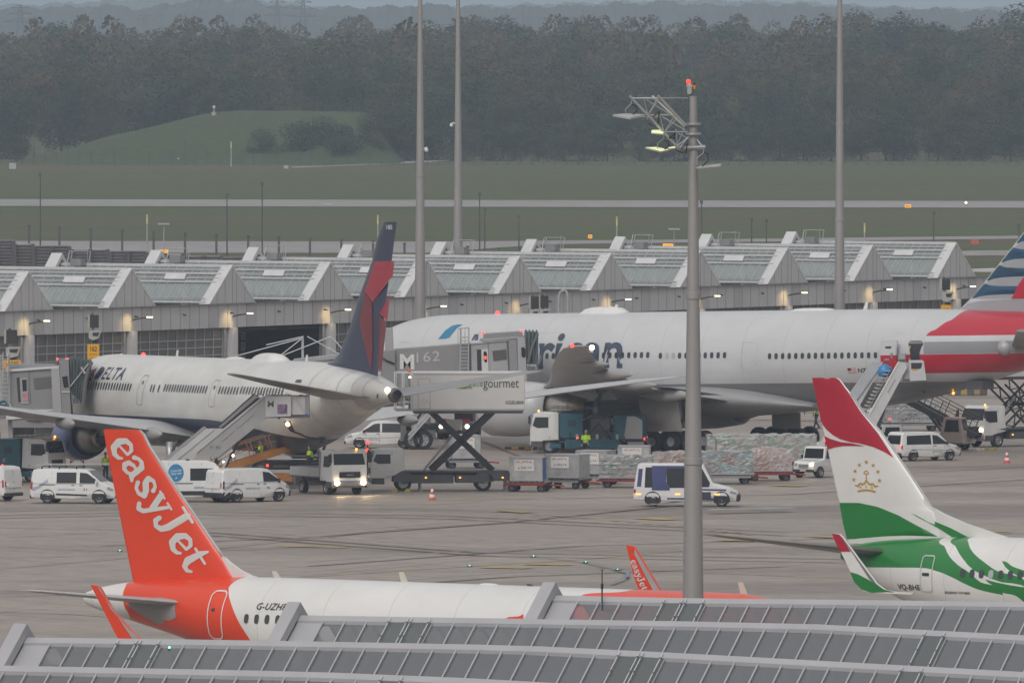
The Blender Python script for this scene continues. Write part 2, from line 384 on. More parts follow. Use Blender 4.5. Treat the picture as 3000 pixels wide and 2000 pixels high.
Ttop = [(-100, 110), (0, 115), (80, 95), (150, 62), (230, 62), (290, 85), (320, 130), (400, 95), (470, 75), (600, 70), (700, 68), (850, 75), (960, 75), (1050, 55), (1200, 55), (1330, 50), (1420, 38), (1480, 62), (1560, 34), (1600, 60), (1660, 48), (1740, 90), (1830, 95), (1900, 78), (2000, 110), (2060, 62), (2150, 62), (2250, 80), (2310, 62), (2350, 22), (2420, 12), (2480, 22), (2560, 28), (2640, 20), (2690, 12), (2740, 30), (2790, 38), (2860, 55), (2930, 40), (3000, 20), (3100, 20)]
used = set(); cnt = 0
def place_tree(pr, X, Y, h, label, group, wsc=1.0):
    global cnt
    src = pr[rg.randrange(len(pr))]; s = h / (20.0 if pr is protos else 10.0)
    if src.name not in used: c = src; used.add(src.name)
    else: c = dup(src, (0, 0, 0), 0, label)
    c.location = (X, Y, 0); c.rotation_euler = (0, 0, rg.random() * 6.28); c.scale = (s * wsc, s * wsc, s); c['label'] = label; c['group'] = group; cnt += 1
    return c
NR = 9
for k in range(NR):
    Y0 = 2530 + (60 + 9 * k) * k; n = 20 if k else 24
    for i in range(n):
        X = (-104 + 208.0 * (i + (.5 if k % 2 else 0) + rg.uniform(-.25, .25)) / n) * Y0 / 2530; Y = Y0 + rg.uniform(-12, 12); s = FPX / Y; px = 1500 + X * s
        if k < 2 and 100 < px < 1120 and Y < 2650: Y = 2655 + rg.random() * 10; s = FPX / Y
        zt = CZ - (lerp(Ttop, px) - 30) / s
        f = k / (NR - 1.0); base = 10.5 + (1.5 if px > 2500 else 0)
        h = base + (zt - base) * (f ** .85) + rg.uniform(-4.0, 2.2) * (1 - .5 * f)
        if k == NR - 1: h = min(h, zt + .3)
        place_tree(bprotos if k < 2 and rg.random() < .75 else protos, X, Y, max(5, h),
                   'dense bushy tree at the front edge of the wood' if k < 2 else 'hazy autumn tree inside the river wood', 'trees of the river wood', 1.15 if k < 2 else 1.15 + .35 * rg.random())
for i in range(44):
    X = -100 + 200.0 * (i + rg.uniform(-.3, .3)) / 44; px = 1500 + X * FPX / 2500
    if px < 60 or px > 1090: place_tree(bprotos, X, 2506 + rg.uniform(-6, 8), rg.uniform(4.5, 8), 'low leafy shrub at the foot of the wood', 'shrubs at the foot of the wood', 1.5)
# bushes on and by the mound
for (px, yb, yt, wpx, Y, lab) in [(613, 345, 286, 100, 2560, 'round green bush on top of the grass mound'), (760, 470, 380, 90, 2470, 'dark bush left of the pair in front of the mound'), (880, 462, 350, 150, 2475, 'broad dark tree in front of the grass mound'),
                                  (1010, 480, 375, 120, 2468, 'dark bush at the right end of the mound'), (1090, 480, 360, 110, 2480, 'dark tree where the mound meets the wood'), (940, 470, 352, 110, 2478, 'dark tree between the two bushes in front of the mound'), (1140, 485, 335, 130, 2500, 'tall dark tree just right of the mound'), (1695, 490, 370, 70, 2455, 'pale birch tree standing in front of the wood')]:
    s = FPX / Y; c = place_tree(bprotos, (px - 1500) / s, Y, (yb - yt) / s, lab, None); del c['group']
    c.scale = (1.45 * wpx / s / 9.5, wpx / s / 9.5, c.scale[2] * 1.12); c.location.z = 8.2 if px == 613 else 0
# far woods and hills
mb = MB(); rg2 = random.Random(5)
for k in range(520):
    Y = rg2.uniform(3050, 5200); s = FPX / Y; X = rg2.uniform(-2000, 3600); X = (X + rg2.uniform(-900, 900) - 800) / s
    h = rg2.uniform(17, 24) if rg2.random() < .9 else 26.5; wd = rg2.uniform(9, 15); vs, fs = [], []
    for q in range(300):
        d = Vector((rg2.gauss(0, 1), rg2.gauss(0, 1), abs(rg2.gauss(0, 1)))).normalized(); c = Vector((X + d.x * wd / 2, Y + d.y * wd / 2, h * .35 + d.z * h * .62 + rg2.uniform(-1, .6)))
        nn = Vector((rg2.gauss(0, 1), rg2.gauss(0, 1) - .5, rg2.gauss(0, 1))).normalized(); u = nn.orthogonal().normalized() * rg2.uniform(.4, .8); v = nn.cross(u) * .8; o = len(vs)
        vs += [c - u, c + v, c + u, c - v]; fs.append((o, o + 1, o + 2, o + 3))
    mb.add(vs, fs, leafm)
tag(mb.build('far_woodland', fix=False), 'hazy far-off woodland beyond the river wood', 'woodland', kind='stuff')
def hill(name, Y, prof, seed, m, amp):
    r = random.Random(seed); mb = MB(); s = FPX / Y; top = []; x = -1500
    ph = [r.random() * 6 for _ in range(4)]
    while x < 4500:
        y = lerp(prof, x); z = CZ - (y - 30) / s + amp * (.5 * math.sin(x * .045 + ph[0]) + .3 * math.sin(x * .11 + ph[1])) + r.uniform(-.5, .5) * amp * .8
        top.append(((x - 1500) / s, z)); x += 5
    n = len(top); dep = [(0, .3), (120, .82), (260, 1.0), (900, .4)]
    vs = [(X, Y + d, z * f) for d, f in dep for X, z in top]; vs += [(X, Y - 60, -1) for X, z in top]
    rows = [4, 0, 1, 2, 3]
    fs = [(rows[a] * n + i, rows[a] * n + i + 1, rows[a + 1] * n + i + 1, rows[a + 1] * n + i) for a in range(4) for i in range(n - 1)]
    mb.add(vs, fs, m); return tag(mb.build(name, fix=False), kind='structure')
hm = mat('hill_forest', (.045, .055, .04), .95, var=.4, scale=.02)
hill('hills', 7600, [(-1500, 30), (0, 26), (60, 22), (300, 16), (390, 28), (460, 10), (560, -4), (700, 2), (760, 12), (880, 24), (960, 20), (1040, 22), (1130, 20), (1230, 14), (1400, 20), (1600, 18), (1750, 14), (1900, 8), (2000, 6), (2100, 16), (2300, 12), (2600, 22), (2800, 28), (2880, 30), (2960, 34), (3200, 30), (4500, 25)], 3, hm, 1.6)
hill('hills', 12500, [(-1500, 28), (0, 16), (200, 8), (500, -10), (650, -12), (800, 6), (1000, 24), (1500, 14), (2000, 0), (2300, 4), (2700, 24), (4500, 20)], 4, hm, 2.0)
# pylons
for (px, yt, Y, lab) in [(60, 14, 5200, 'faint power pylon at the far left above the trees'), (293, 22, 6900, 'faint power pylon in front of the left hills'), (425, 40, 6600, 'small faint power pylon left of the tall hill'), (812, -2, 6000, 'faint power pylon left of its twin by the round trees'), (888, -2, 5600, 'faint power pylon right of its twin by the round trees')]:
    s = FPX / Y; X = (px - 1500) / s; H = CZ - (yt - 30) / s; mb = MB()
    for sx in (-1, 1):
        for sy in (-1, 1): mb.beam((sx * 3, sy * 3, 0), (sx * .4, sy * .4, H), .35, dsteel)
    for k in range(8):
        z0, z1 = H * k / 8, H * (k + 1) / 8; a, b = 3 - 2.6 * k / 8, 3 - 2.6 * (k + 1) / 8
        mb.beam((-a, -a, z0), (b, -b, z1), .2, dsteel); mb.beam((a, -a, z0), (-b, -b, z1), .2, dsteel)
    t = thing('power_pylon', lab, 'pylon', (X, Y, 0), group='power pylons on the horizon'); mb.build('lattice_mast', t, fix=False)
    for z, l in ((H * .78, 6), (H * .88, 4.5), (H * .96, 3.5)):
        q = MB(); q.beam((-l, 0, z), (l, 0, z), .3, dsteel); q.beam((-l, 0, z), (0, 0, z + 1.2), .2, dsteel); q.beam((l, 0, z), (0, 0, z + 1.2), .2, dsteel); q.build('crossarm', t, fix=False)
# perimeter fence
t = thing('perimeter_fence', 'long grey mesh fence in front of the river wood', 'fence', (0, 2440, 0)); wire = mat('fence_wire', (.06, .065, .068), .6, metal=.3, var=0)
fp = MB(); fp.box((0, 0, 1.15), (.09, .09, 2.3), wire); fp.beam((0, 0, 2.3), (0, -.35, 2.6), .07, wire); p0 = fp.build('post', t, fix=False); p0.location.x = -100
for k in range(1, 98): q = p0.copy(); C.objects.link(q); q.parent = t; q.location.x = -100 + k * 2.07
mb = MB()
for z in (.1, .5, .9, 1.3, 1.7, 2.1): mb.beam((-100, 0, z), (101, 0, z), .035, wire)
mb.build('wire_mesh', t, fix=False)
# haze
hz = MB(); hz.box((0, 12400, 24), (9600, 25100, 50), None); ho = hz.build('haze'); tag(ho, 'pale haze lying over the whole airfield', 'haze', kind='stuff')
hmn = bpy.data.materials.new('haze_air'); hmn.use_nodes = True; n = hmn.node_tree; n.nodes.clear()
pv = n.nodes.new('ShaderNodeVolumePrincipled'); pv.inputs['Color'].default_value = (.68, .82, 1, 1); pv.inputs['Density'].default_value = .0001; pv.inputs['Anisotropy'].default_value = 0
mo = n.nodes.new('ShaderNodeOutputMaterial'); n.links.new(pv.outputs[0], mo.inputs['Volume']); ho.data.materials.clear(); ho.data.materials.append(hmn)
# ================================================================== HALLS
D_ = Vector((.5, .866, 0)); N_ = Vector((-.866, .5, 0))
hallM = lambda X, Y, z=0: Matrix(((.5, -.866, 0, X), (.866, .5, 0, Y), (0, 0, 1, z), (0, 0, 0, 1)))   # local x along the facade, y into the building
panel = mat('facade_panel', (.54, .54, .55), .5, metal=.15, var=.07, scale=.3)
panel2 = mat('facade_panel_dark', (.46, .455, .47), .5, metal=.15, var=.07, scale=.3)
trim = mat('white_metal_trim', (.62, .615, .62), .42, metal=.1, var=.1, scale=1.2)
joint = mat('panel_joint', (.17, .17, .175), .7, var=0)
def glass_mat(name, col, alpha, rough=.12):
    m = mat(name, col, rough, var=0, spec=.8, alpha=alpha); return m
roofglass = glass_mat('roof_glass', (.34, .38, .38), .66, .25)
grille = mat('gate_glass', (.13, .126, .122), .35, var=.25, scale=.6, spec=.5)
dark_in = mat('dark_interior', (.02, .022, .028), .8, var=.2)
L = 13.61; X0, Y0 = -33.45, 945.0; NB = 10; DEP = 14.6; ZF0, ZF1, ZP = 5.22, 6.92, 9.61; GW = 3.1
t = thing('pier_hall', 'long grey hall with a row of pointed glazed roofs behind the parked airliners', 'airport hall', M=hallM(X0, Y0))
xa, xb = -1.6 * L, NB * L + 6
mb = MB(); mb.box(((xa + xb) / 2, .15, (ZF0 + ZF1) / 2), (xb - xa, .3, ZF1 - ZF0), panel)
x = xa + .4; k = 0
while x < xb:
    mb.box((x, -.004, (ZF0 + ZF1) / 2), (.026, .02, ZF1 - ZF0 - .02), joint); x += L / 10.5; k += 1
    if k % 11 in (2, 6): mb.box((x + .66, -.006, (ZF0 + ZF1) / 2), (L / 10.5 - .06, .012, ZF1 - ZF0 - .03), panel2)
    if k % 5 == 2: mb.tube([(x + .4, 0, 6.25), (x + .4, -.25, 6.2)], .05, blackp, 6)
mb.box(((xa + xb) / 2, .0, ZF1 - .02), (xb - xa, .42, .05), joint)
mb.build('fascia', t, fix=False)
mb = MB(); mb.box(((xa + xb) / 2, DEP / 2, ZF1 - .35), (xb - xa, DEP - .4, .3), mat('flat_roof', (.36, .355, .34), .8, var=.2, scale=.4)); mb.box(((xa + xb) / 2, DEP, 3.4), (xb - xa, .3, 6.8), panel)
mb.build('flat_roof', t, fix=False)
def gable_roof(i, x):
    # front gable
    mb = MB(); mb.add([(x - GW, 0, ZF1), (x + GW, 0, ZF1), (x, 0, ZP - .05), (x - GW, .35, ZF1), (x + GW, .35, ZF1), (x, .35, ZP - .05)],
                      [(0, 1, 2), (5, 4, 3), (0, 2, 5, 3), (1, 4, 5, 2)], panel)
    for dx in (-2.1, -1.0, 0.0, .55, 1.7):
        h = (1 - abs(dx) / GW) * (ZP - ZF1); mb.box((x + dx, -.004, ZF1 + h / 2), (.026, .02, h - .05), joint)
    # sloping edge slab on the left, thin dark edge on the right
    for sg, w_, m_ in ((-1, .85, trim), (1, .5, trim)):
        a = Vector((x, -.03, ZP + .04)); b = Vector((x + sg * (GW + .1), -.03, ZF1 + .0)); th = Vector((0, 0, -.16))
        vs = [a, b, b + Vector((0, w_, 0)), a + Vector((0, w_, 0))]; vs += [v + th for v in vs]
        mb.add(vs, [(0, 1, 2, 3), (7, 6, 5, 4), (0, 4, 5, 1), (1, 5, 6, 2), (2, 6, 7, 3), (3, 7, 4, 0)], m_)
    mb.build('gable', t, fix=False)
    # glazed slopes
    g_ = MB()
    for sg in (-1, 1):
        g_.quad((x, .6, ZP - .12), (x + sg * GW, .6, ZF1 + .02), (x + sg * GW, DEP, ZF1 + .02), (x, DEP, ZP - .12), roofglass)
    g_.build('roof_glass', t, fix=False)
    b_ = MB()
    sl = lambda f, y, off=0.0, sg=-1: Vector((x + sg * GW * f, y, ZP - .08 + (ZF1 - ZP + .1) * f + off))
    y = .9
    while y < DEP:
        b_.beam(sl(0, y), sl(1, y), .045, lgrey); b_.beam(sl(0, y, 0, 1), sl(1, y, 0, 1), .07, lgrey); y += .72
    b_.beam(sl(0, .3, .04), sl(0, DEP + .2, .04), .2, trim)
    for f in (.24, .46): b_.beam(sl(f, .5, .12), sl(f, DEP, .12), .13, trim, .1)
    for f in (.12, .34): b_.beam(sl(f, .5, .06), sl(f, DEP, .06), .09, panel2, .1)
    for y in (3.2, 8.6): b_.box(tuple(sl(.34, y + .9, .14)), (.12, 1.7, .5), trim, ('Y', R(40)))
    b_.beam(sl(1, .4, .12), sl(1, DEP, .12), .1, trim); b_.beam(sl(.97, .4, .3), sl(.97, DEP, .3), .06, steel)
    b_.build('glazing_frame', t, fix=False)
    # inner lattice girders seen through the glass
    c_ = MB(); y = .9; up = True
    while y < DEP - 1:
        for sg in (-1, 1):
            c_.beam(sl(.12 if up else .95, y, -.35, sg), sl(.95 if up else .12, y + 1.45, -.35, sg), .16, trim)
        y += 1.45; up = not up
    c_.quad((x - GW, .5, ZF1 - .1), (x + GW, .5, ZF1 - .1), (x + GW, DEP, ZF1 - .1), (x - GW, DEP, ZF1 - .1), mat('hall_ceiling', (.17, .175, .175), .8, var=.2))
    c_.build('roof_truss', t, fix=False)
    # raised rear gable slab with a white louvred cheek
    r_ = MB()
    for sg in (-1, 1):
        a = Vector((x, DEP - .4, ZP + .75)); b = Vector((x + sg * (GW + .2), DEP - .4, ZF1 + .1)); th = Vector((0, 0, -.4))
        vs = [a, b, b + Vector((0, .9, 0)), a + Vector((0, .9, 0))]; vs += [v + th for v in vs]
        r_.add(vs, [(0, 1, 2, 3), (7, 6, 5, 4), (0, 4, 5, 1), (1, 5, 6, 2), (2, 6, 7, 3), (3, 7, 4, 0)], trim)
    r_.add([(x - GW, DEP - .2, ZF1), (x + GW, DEP - .2, ZF1), (x, DEP - .2, ZP + .5)], [(0, 1, 2)], panel)
    r_.build('rear_gable', t, fix=False)
    k_ = MB()                                            # service rails and ladders on the roof
    for dx in (-1.9, -1.2): k_.tube([(x + dx, DEP - 1.6, ZP - 1.4), (x + dx * .5, DEP - 1.6, ZP + .9)], .035, steel, 5)
    for q in range(5): k_.tube([(x - 1.9 + .19 * q, DEP - 1.6, ZP - 1.4 + .46 * q), (x - 1.2 + .12 * q, DEP - 1.6, ZP - 1.4 + .46 * q)], .025, steel, 4)
    k_.tube([(x - 1, DEP - 1.6, ZP + .9), (x - 1, DEP - 3.4, ZP + .9), (x - 1.4, DEP - 3.4, ZP - .3)], .035, steel, 5)
    k_.tube([(x - .4, DEP - 2.6, ZP + .9), (x - 1, DEP - 2.6, ZP + .9)], .035, steel, 5)
    k_.tube([(x + .5, DEP - 2.2, ZP - .1), (x + .5, DEP - 2.2, ZP + 1.0)], .03, steel, 5); k_.box((x - .5, DEP - 2, ZP + .1), (.7, .9, .5), grey)
    k_.build('roof_ladder', t, fix=False)
for i in range(-1, NB + 1): gable_roof(i, i * L)
for i in range(-1, NB + 1):
    x = i * L
    mb = MB(); mb.box((x + .05, .05, ZF0 / 2), (.75, .5, ZF0 - .01), trim); mb.box((x - .62, .35, ZF0 / 2), (.3, .3, ZF0 - .02), steel); mb.build('column', t, fix=False)
    if i < NB + 1:
        mb = MB(); lx = x + .75
        mb.tube([(x + .1, 0, 6.0), (x - .1, -.7, 6.12), (x, -1.3, 6.2)], .05, blackp, 6); lo = mb.build('lamp_arm', t, fix=False)
        mb = MB(); mb.box((x + .02, -1.45, 6.22), (.17, .42, .08), mat('lamp_lens', (1, .86, .5), .3, emit=3, ecol=(1, .86, .55))); ob = mb.build('wall_lamp', t, fix=False)
        ld = bpy.data.lights.new('facade_light', 'SPOT'); ld.energy = 95; ld.color = (1, .70, .30); ld.spot_size = R(80); ld.spot_blend = 1; ld.shadow_soft_size = .15
        lb = bpy.data.objects.new('facade_light', ld); C.objects.link(lb); lb.parent = t; lb.location = (x - .2, -1.3, 6.3)
        lb.rotation_euler = Vector((-.3, 1, -.55)).to_track_quat('-Z', 'Y').to_euler()
    if i < NB:
        xl, xr = x + .45, x + L - .8
        if i != 2 and i < NB - 0:
            mb = MB(); mb.box(((xl + xr) / 2, .45, ZF0 / 2), (xr - xl, .1, ZF0 - .02), grille)
            n = 10
            for q in range(n + 1): mb.box((xl + (xr - xl) * q / n, .36, ZF0 / 2), (.055, .06, ZF0 - .03), lgrey)
            for z in (.55, 1.1, 1.65, 2.2, 2.75, 3.3, 3.85, 4.4): mb.box(((xl + xr) / 2, .35, z), (xr - xl, .07, .06), lgrey)
            mb.build('sectional_gate', t, fix=False)
        else:
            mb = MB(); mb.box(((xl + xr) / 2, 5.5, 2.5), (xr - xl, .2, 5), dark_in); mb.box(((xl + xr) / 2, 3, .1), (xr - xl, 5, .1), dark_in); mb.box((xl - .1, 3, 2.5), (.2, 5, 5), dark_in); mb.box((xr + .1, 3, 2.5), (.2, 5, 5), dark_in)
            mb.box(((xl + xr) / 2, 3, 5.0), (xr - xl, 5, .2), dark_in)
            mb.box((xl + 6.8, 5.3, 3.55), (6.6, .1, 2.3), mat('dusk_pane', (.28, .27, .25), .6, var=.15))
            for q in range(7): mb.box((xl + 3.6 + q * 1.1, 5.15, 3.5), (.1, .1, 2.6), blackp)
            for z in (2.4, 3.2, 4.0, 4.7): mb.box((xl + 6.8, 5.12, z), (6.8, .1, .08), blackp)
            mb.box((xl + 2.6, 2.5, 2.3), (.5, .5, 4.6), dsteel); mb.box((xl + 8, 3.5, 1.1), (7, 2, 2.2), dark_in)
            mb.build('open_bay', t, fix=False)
# low annex with a canopy at the far right end
t2 = thing('annex', 'low grey annex with a small canopy at the right end of the hall', 'annex', M=hallM(X0 + D_.x * (xb + .3), Y0 + D_.y * (xb + .3)))
mb = MB(); mb.box((12, 6, 3.1), (23.8, 10, 6.2), panel); mb.build('wall', t2, fix=False)
mb = MB(); mb.box((3.5, 2, 7.3), (4.6, 2.4, .2), trim)
for a, b in ((1.8, 1), (5.2, 1), (1.8, 3), (5.2, 3)): mb.box((a, b, 6.75), (.12, .12, 1.1), steel)
mb.build('canopy', t2, fix=False)
# grey louvred blast fence behind the hall, six overlapping bays
louv = mat('louvre_panel', (.20, .19, .20), .6, metal=.2, var=.2, scale=.5)
for k, (xl, yt) in enumerate([(-64, 706), (-8 - 0, 714), (100, 722), (212, 730), (324, 737), (432, 743), (545, 749), (650, 754)]):
    Y = 1010 + k * 9; a = at(xl, yt, Y); b = at(xl + 104, yt + 1, Y); H = a.z
    t3 = thing('louvre_screen', ['left-most grey louvred screen at the edge of the photo', 'second grey louvred screen from the left, behind the first rear gable', 'grey louvred screen between the two leftmost rear gables', 'fourth grey louvred screen from the left', 'grey louvred screen left of the lit orange sign',
                                 'grey louvred screen just right of the lit orange sign', 'low grey louvred screen left of the third rear gable', 'lowest grey louvred screen at the right end of the row'][k], 'screen', (a.x, Y, 0), group='grey louvred screens behind the hall')
    wd = b.x - a.x; mb = MB(); z = .3
    while z < H: mb.box((wd / 2, 0, z), (wd, .12, .17), louv, ('X', R(35))); z += .24
    mb.box((wd / 2, .1, H / 2), (wd, .03, H), panel2)
    mb.build('louvres', t3, fix=False)
    for q in (0, .5, 1): p_ = MB(); p_.box((wd * q, -.12, H / 2), (.28, .2, H), dgrey); p_.build('post', t3, fix=False)
# tall dark stakes behind the hall
for k, (px, yt) in enumerate([(85, 661), (174, 667), (266, 671), (358, 675), (450, 679), (542, 683), (634, 688), (727, 691), (817, 695), (908, 699), (1000, 702), (1093, 706), (1185, 713), (1278, 716), (1370, 722), (1462, 727)]):
    Y = 1190; a = at(px, yt, Y); mb = MB(); mb.box((0, 0, a.z / 2), (.2, .2, a.z), dgrey); mb.box((0, 0, a.z), (.3, .3, .12), dgrey)
    o = mb.build('fence_stake', fix=False); o.location = (a.x, Y, 0)
    tag(o, 'tall dark stake standing in a row in front of the taxiway', 'stake', 'dark stakes behind the hall')
# ------------------------------------------------------------------ glazed roofs in the foreground
fcap = mat('roof_cap_metal', (.44, .435, .45), .42, metal=.15, var=.08, scale=.6)
fglass = glass_mat('canopy_glass', (.165, .172, .185), .78, .2)
fglass2 = glass_mat('vent_glass', (.115, .128, .132), .88, .15)
ins = mat('canopy_interior', (.20, .20, .205), .7, var=.15, scale=.3)
strut = mat('canopy_strut', (.34, .34, .345), .6, var=.1)
Rr = Vector((.866, -.5, 0)); sA = 100.0
ridges = [([(1600, 1752), (2000, 1761), (2400, 1765), (3000, 1772), (3200, 1775)], 0), ([(852, 1811), (2000, 1829), (2400, 1838), (3000, 1870), (3200, 1882)], 1),
          ([(50, 1876), (600, 1883), (900, 1888), (1531, 1900), (2000, 1923), (3000, 1978), (3200, 1990)], 2), ([(-760, 1942), (0, 1959), (900, 1977), (1368, 1996), (2000, 2032), (3200, 2100)], 3),
          ([(-1600, 2020), (0, 2050), (1500, 2085), (3200, 2190)], 4)]
labs = ['furthest glazed roof ridge in the foreground, its gable slab near the middle of the photo', 'glazed foreground roof ridge whose gable slab stands against the white airliner', 'glazed foreground roof ridge whose gable slab stands at the lower left', 'nearest fully visible glazed roof strip along the bottom edge', 'glazed roof ridge just cut off by the bottom edge']
PA = Vector((1.0, 400.0, 0))
def on_line(px, py, base):
    """point of the pixel ray in the vertical plane through base along Rr"""
    d = ray(px, py); n = Vector((.5, .866, 0)); tt = (base - CAM).dot(n) / d.dot(n); return CAM + d * tt
for prof, k in ridges:
    base = PA - D_ * (14.8 * k); pts = [on_line(x, y, base) for x, y in prof]
    t = thing('glazed_roof', labs[k], 'glass roof', M=Matrix.Translation((base.x, base.y, 0)) @ Matrix(((.866, -.5, 0, 0), (-.5, -.866, 0, 0), (0, 0, -1, 0), (0, 0, 0, 1))) @ Matrix.Scale(-1, 4, (0, 0, 1)))
    I = t.matrix_world.inverted(); loc = [I @ p for p in pts]          # local: x along the ridge, +y towards the camera
    zl = [(p.x, p.z) for p in loc]; Z = lambda x: lerp(zl, x)
    sgy = 1 if (I.to_3x3() @ Vector((0, -1, 0))).y > 0 else -1
    xs, xe = zl[0][0], zl[-1][0]; HW = 5.2; TA = .93
    S = lambda x, d, off=0.0: Vector((x, sgy * d, Z(x) - TA * abs(d) + off))
    step = 2.0; N = int((xe - xs) / step); gx = [xs + (xe - xs) * i / N for i in range(N + 1)]
    cap = MB()
    for a, b in zip(gx, gx[1:]):
        for d0, d1 in ((0, .15), (0, -.15)):
            q = [S(a, d0, .10), S(b, d0, .10), S(b, d1, .10), S(a, d1, .10)]; cap.quad(*q, fcap)
            cap.quad(S(a, d1, .10), S(b, d1, .10), S(b, d1, -.06), S(a, d1, -.06), fcap)
    cap.build('ridge_cap', t, fix=False)
    ga, gb, fr, vf = MB(), MB(), MB(), MB(); x = xs + 1.15; i = 0
    pit = .715; vent = {(0): (4, 5, 22, 23), 1: (3, 4, 27, 36), 2: (3, 4, 25, 26, 37, 47), 3: (26, 39, 52), 4: ()}[k]
    fr.quad(S(xs + .3, .1, .03), S(xs + 1.15, .1, .03), S(xs + 1.15, HW, .03), S(xs + .3, HW, .03), fcap)
    while x < xe:
        x2 = x + pit
        tgt, mt = (gb, fglass2) if i in vent else (ga, fglass)
        off = .09 if i in vent else 0
        tgt.quad(S(x, .12, off), S(x2, .12, off), S(x2, HW, off), S(x, HW, off), mt)
        ga.quad(S(x, -.12), S(x2, -.12), S(x2, -HW), S(x, -HW), fglass)
        fr.beam(S(x, .1, .05), S(x, HW, .05), .045, fcap, .05); fr.beam(S(x, -.1, .05), S(x, -HW, .05), .06, fcap)
        if i in vent:
            vf.beam(S(x + .05, .1, .17), S(x + .05, HW, .17), .026, trim); vf.beam(S(x2 - .07, .1, .17), S(x2 - .07, HW, .17), .026, trim)
            for d in (.25, .65, 1.05, 1.5): vf.box(tuple(S(x + .05, d, .2)), (.04, .06, .03), grey); vf.box(tuple(S(x2 - .07, d, .2)), (.04, .06, .03), grey)
        x = x2; i += 1
    ga.build('roof_glass', t, fix=False)
    if gb.v: gb.build('vent_window', t, fix=False); vf.build('vent_frame', t, fix=False)
    fr.build('glazing_bar', t, fix=False)
    tr = MB(); x = xs + 1; up = True
    while x < xe:
        for sg in (1, -1):
            tr.beam(S(x, sg * .25, -.45), S(x + 1.45, sg * 2.0, -.45), .12, strut); tr.beam(S(x + 1.45, sg * 2.0, -.45), S(x + 1.45, sg * .25, -.45), .1, strut)
        x += 1.45
    for a, b in zip(gx, gx[1:]):
        for d in (.28, -.28, 2.0, -2.0): tr.beam(S(a, d, -.45), S(b, d, -.45), .12, strut)
        tr.quad(S(a, 0, -3.2), S(b, 0, -3.2), S(b, 0, -3.2) + Vector((0, sgy * 5, 0)), S(a, 0, -3.2) + Vector((0, sgy * 5, 0)), ins)
        tr.quad(S(a, 0, -3.2), S(b, 0, -3.2), S(b, 0, -3.2) - Vector((0, sgy * 5, 0)), S(a, 0, -3.2) - Vector((0, sgy * 5, 0)), ins)
    tr.build('roof_truss', t, fix=False)
    # gable slab standing proud at the left end
    gs = MB(); xg = xs - .1
    for sg in (1, -1):
        a = Vector((xg, 0, Z(xs) + .48)); b = Vector((xg, sgy * sg * (HW + .1), Z(xs) + .48 - TA * (HW + .1))); e = Vector((.42, 0, 0)); th = Vector((0, 0, -.34))
        vs = [a, b, b + e, a + e]; vs += [v + th for v in vs]
        gs.add(vs, [(0, 1, 2, 3), (7, 6, 5, 4), (0, 4, 5, 1), (1, 5, 6, 2), (2, 6, 7, 3), (3, 7, 4, 0)], fcap)
    zt = Z(xs)
    gs.add([(xg + .1, sgy * HW, zt - TA * HW), (xg + .1, -sgy * HW, zt - TA * HW), (xg + .1, 0, zt + .2)], [(0, 1, 2)], panel)
    gs.build('gable_slab', t, fix=False)
    bd = MB(); zb = Z(xs) - TA * HW
    bd.box(((xs + xe) / 2, 0, (min(zb, Z(xe) - TA * HW) - .1) / 2), (xe - xs, 15.2, min(zb, Z(xe) - TA * HW) - .1), panel); bd.build('wall', t, fix=False)
# green pilot lamp seen on the lower left roof
gl = MB(); p = on_line(497, 1899, PA - D_ * 29.6 - D_ * .4); gl.ball((0, 0, 0), .025, mat('green_lamp', (.1, 1, .4), .3, emit=8)); gl.box((0, 0, -.06), (.07, .07, .07), dgrey); o = gl.build('pilot_lamp', fix=False); o.location = p + Vector((0, -.3, .05)); tag(o, 'tiny glowing green lamp on the lower left glass roof', 'lamp')
# ------------------------------------------------------------------ masts
mastm = mat('mast_steel', (.34, .328, .322), .5, metal=.25, var=.12, scale=1.2, stretch=(1, 1, .15))
def mast(px_b, px_t, yb, yt, wb, wt, Y, label, name='high_mast', rings=()):
    s = FPX / Y; X = (px_b - 1500) / s; zt = at(px_t, yt, Y).z; t = thing(name, label, 'light mast', (X, Y, 0))
    zb = at(px_b, yb, Y).z; wb0 = wb + (wb - wt) * (zb / max(1, zt - zb))
    mb = MB(); n = 14; H = zt; pr = []
    for i in range(n + 1):
        f = i / n; pr.append(((wb0 + (wt - wb0) * f) / 2 / s, H * f))
    mb.lathe(pr, mastm, n=12)
    for z in rings: r = lerp([(b, a) for a, b in pr], z) + .012; mb.lathe([(r, z - .12), (r + .02, z - .1), (r + .02, z + .1), (r, z + .12)], mastm, n=12)
    mb.build('pole', t, fix=False); return t, s, X, H
t, s, X, H = mast(1231, 1224, 900, -60, 32, 11, 925, 'tall grey high mast in front of the hall, left of the white airliner nose', rings=(16.5, 27.5))
mb = MB(); mb.tube([(.25, 0, 18.3), (.45, -.1, 18.4)], .06, white); mb.lathe([(.001, -.15), (.12, -.12), (.14, 0), (.07, .12), (.001, .14)], white, (.42, -.1, 18.25), n=10); mb.build('camera_dome', t, fix=False)
t, s, X, H = mast(1342, 1337, 730, -60, 27, 10, 1060, 'tall grey high mast behind the hall, the middle one of three')
mb = MB(); mb.tube([(-.2, 0, 18.9), (-.45, -.1, 18.95)], .06, white); mb.lathe([(.001, -.15), (.12, -.12), (.14, 0), (.07, .12), (.001, .14)], white, (-.52, -.1, 18.8), n=10); mb.build('camera_dome', t, fix=False)
t, s, X, H = mast(2460, 2453, 920, -60, 31, 13, 925, 'tall grey high mast on the right behind the long white fuselage', rings=(13.5, 20.0))
mb = MB(); mb.box((-.33, 0, 2.4), (.3, .4, 4.8), dsteel); mb.build('cable_duct', t, fix=False)
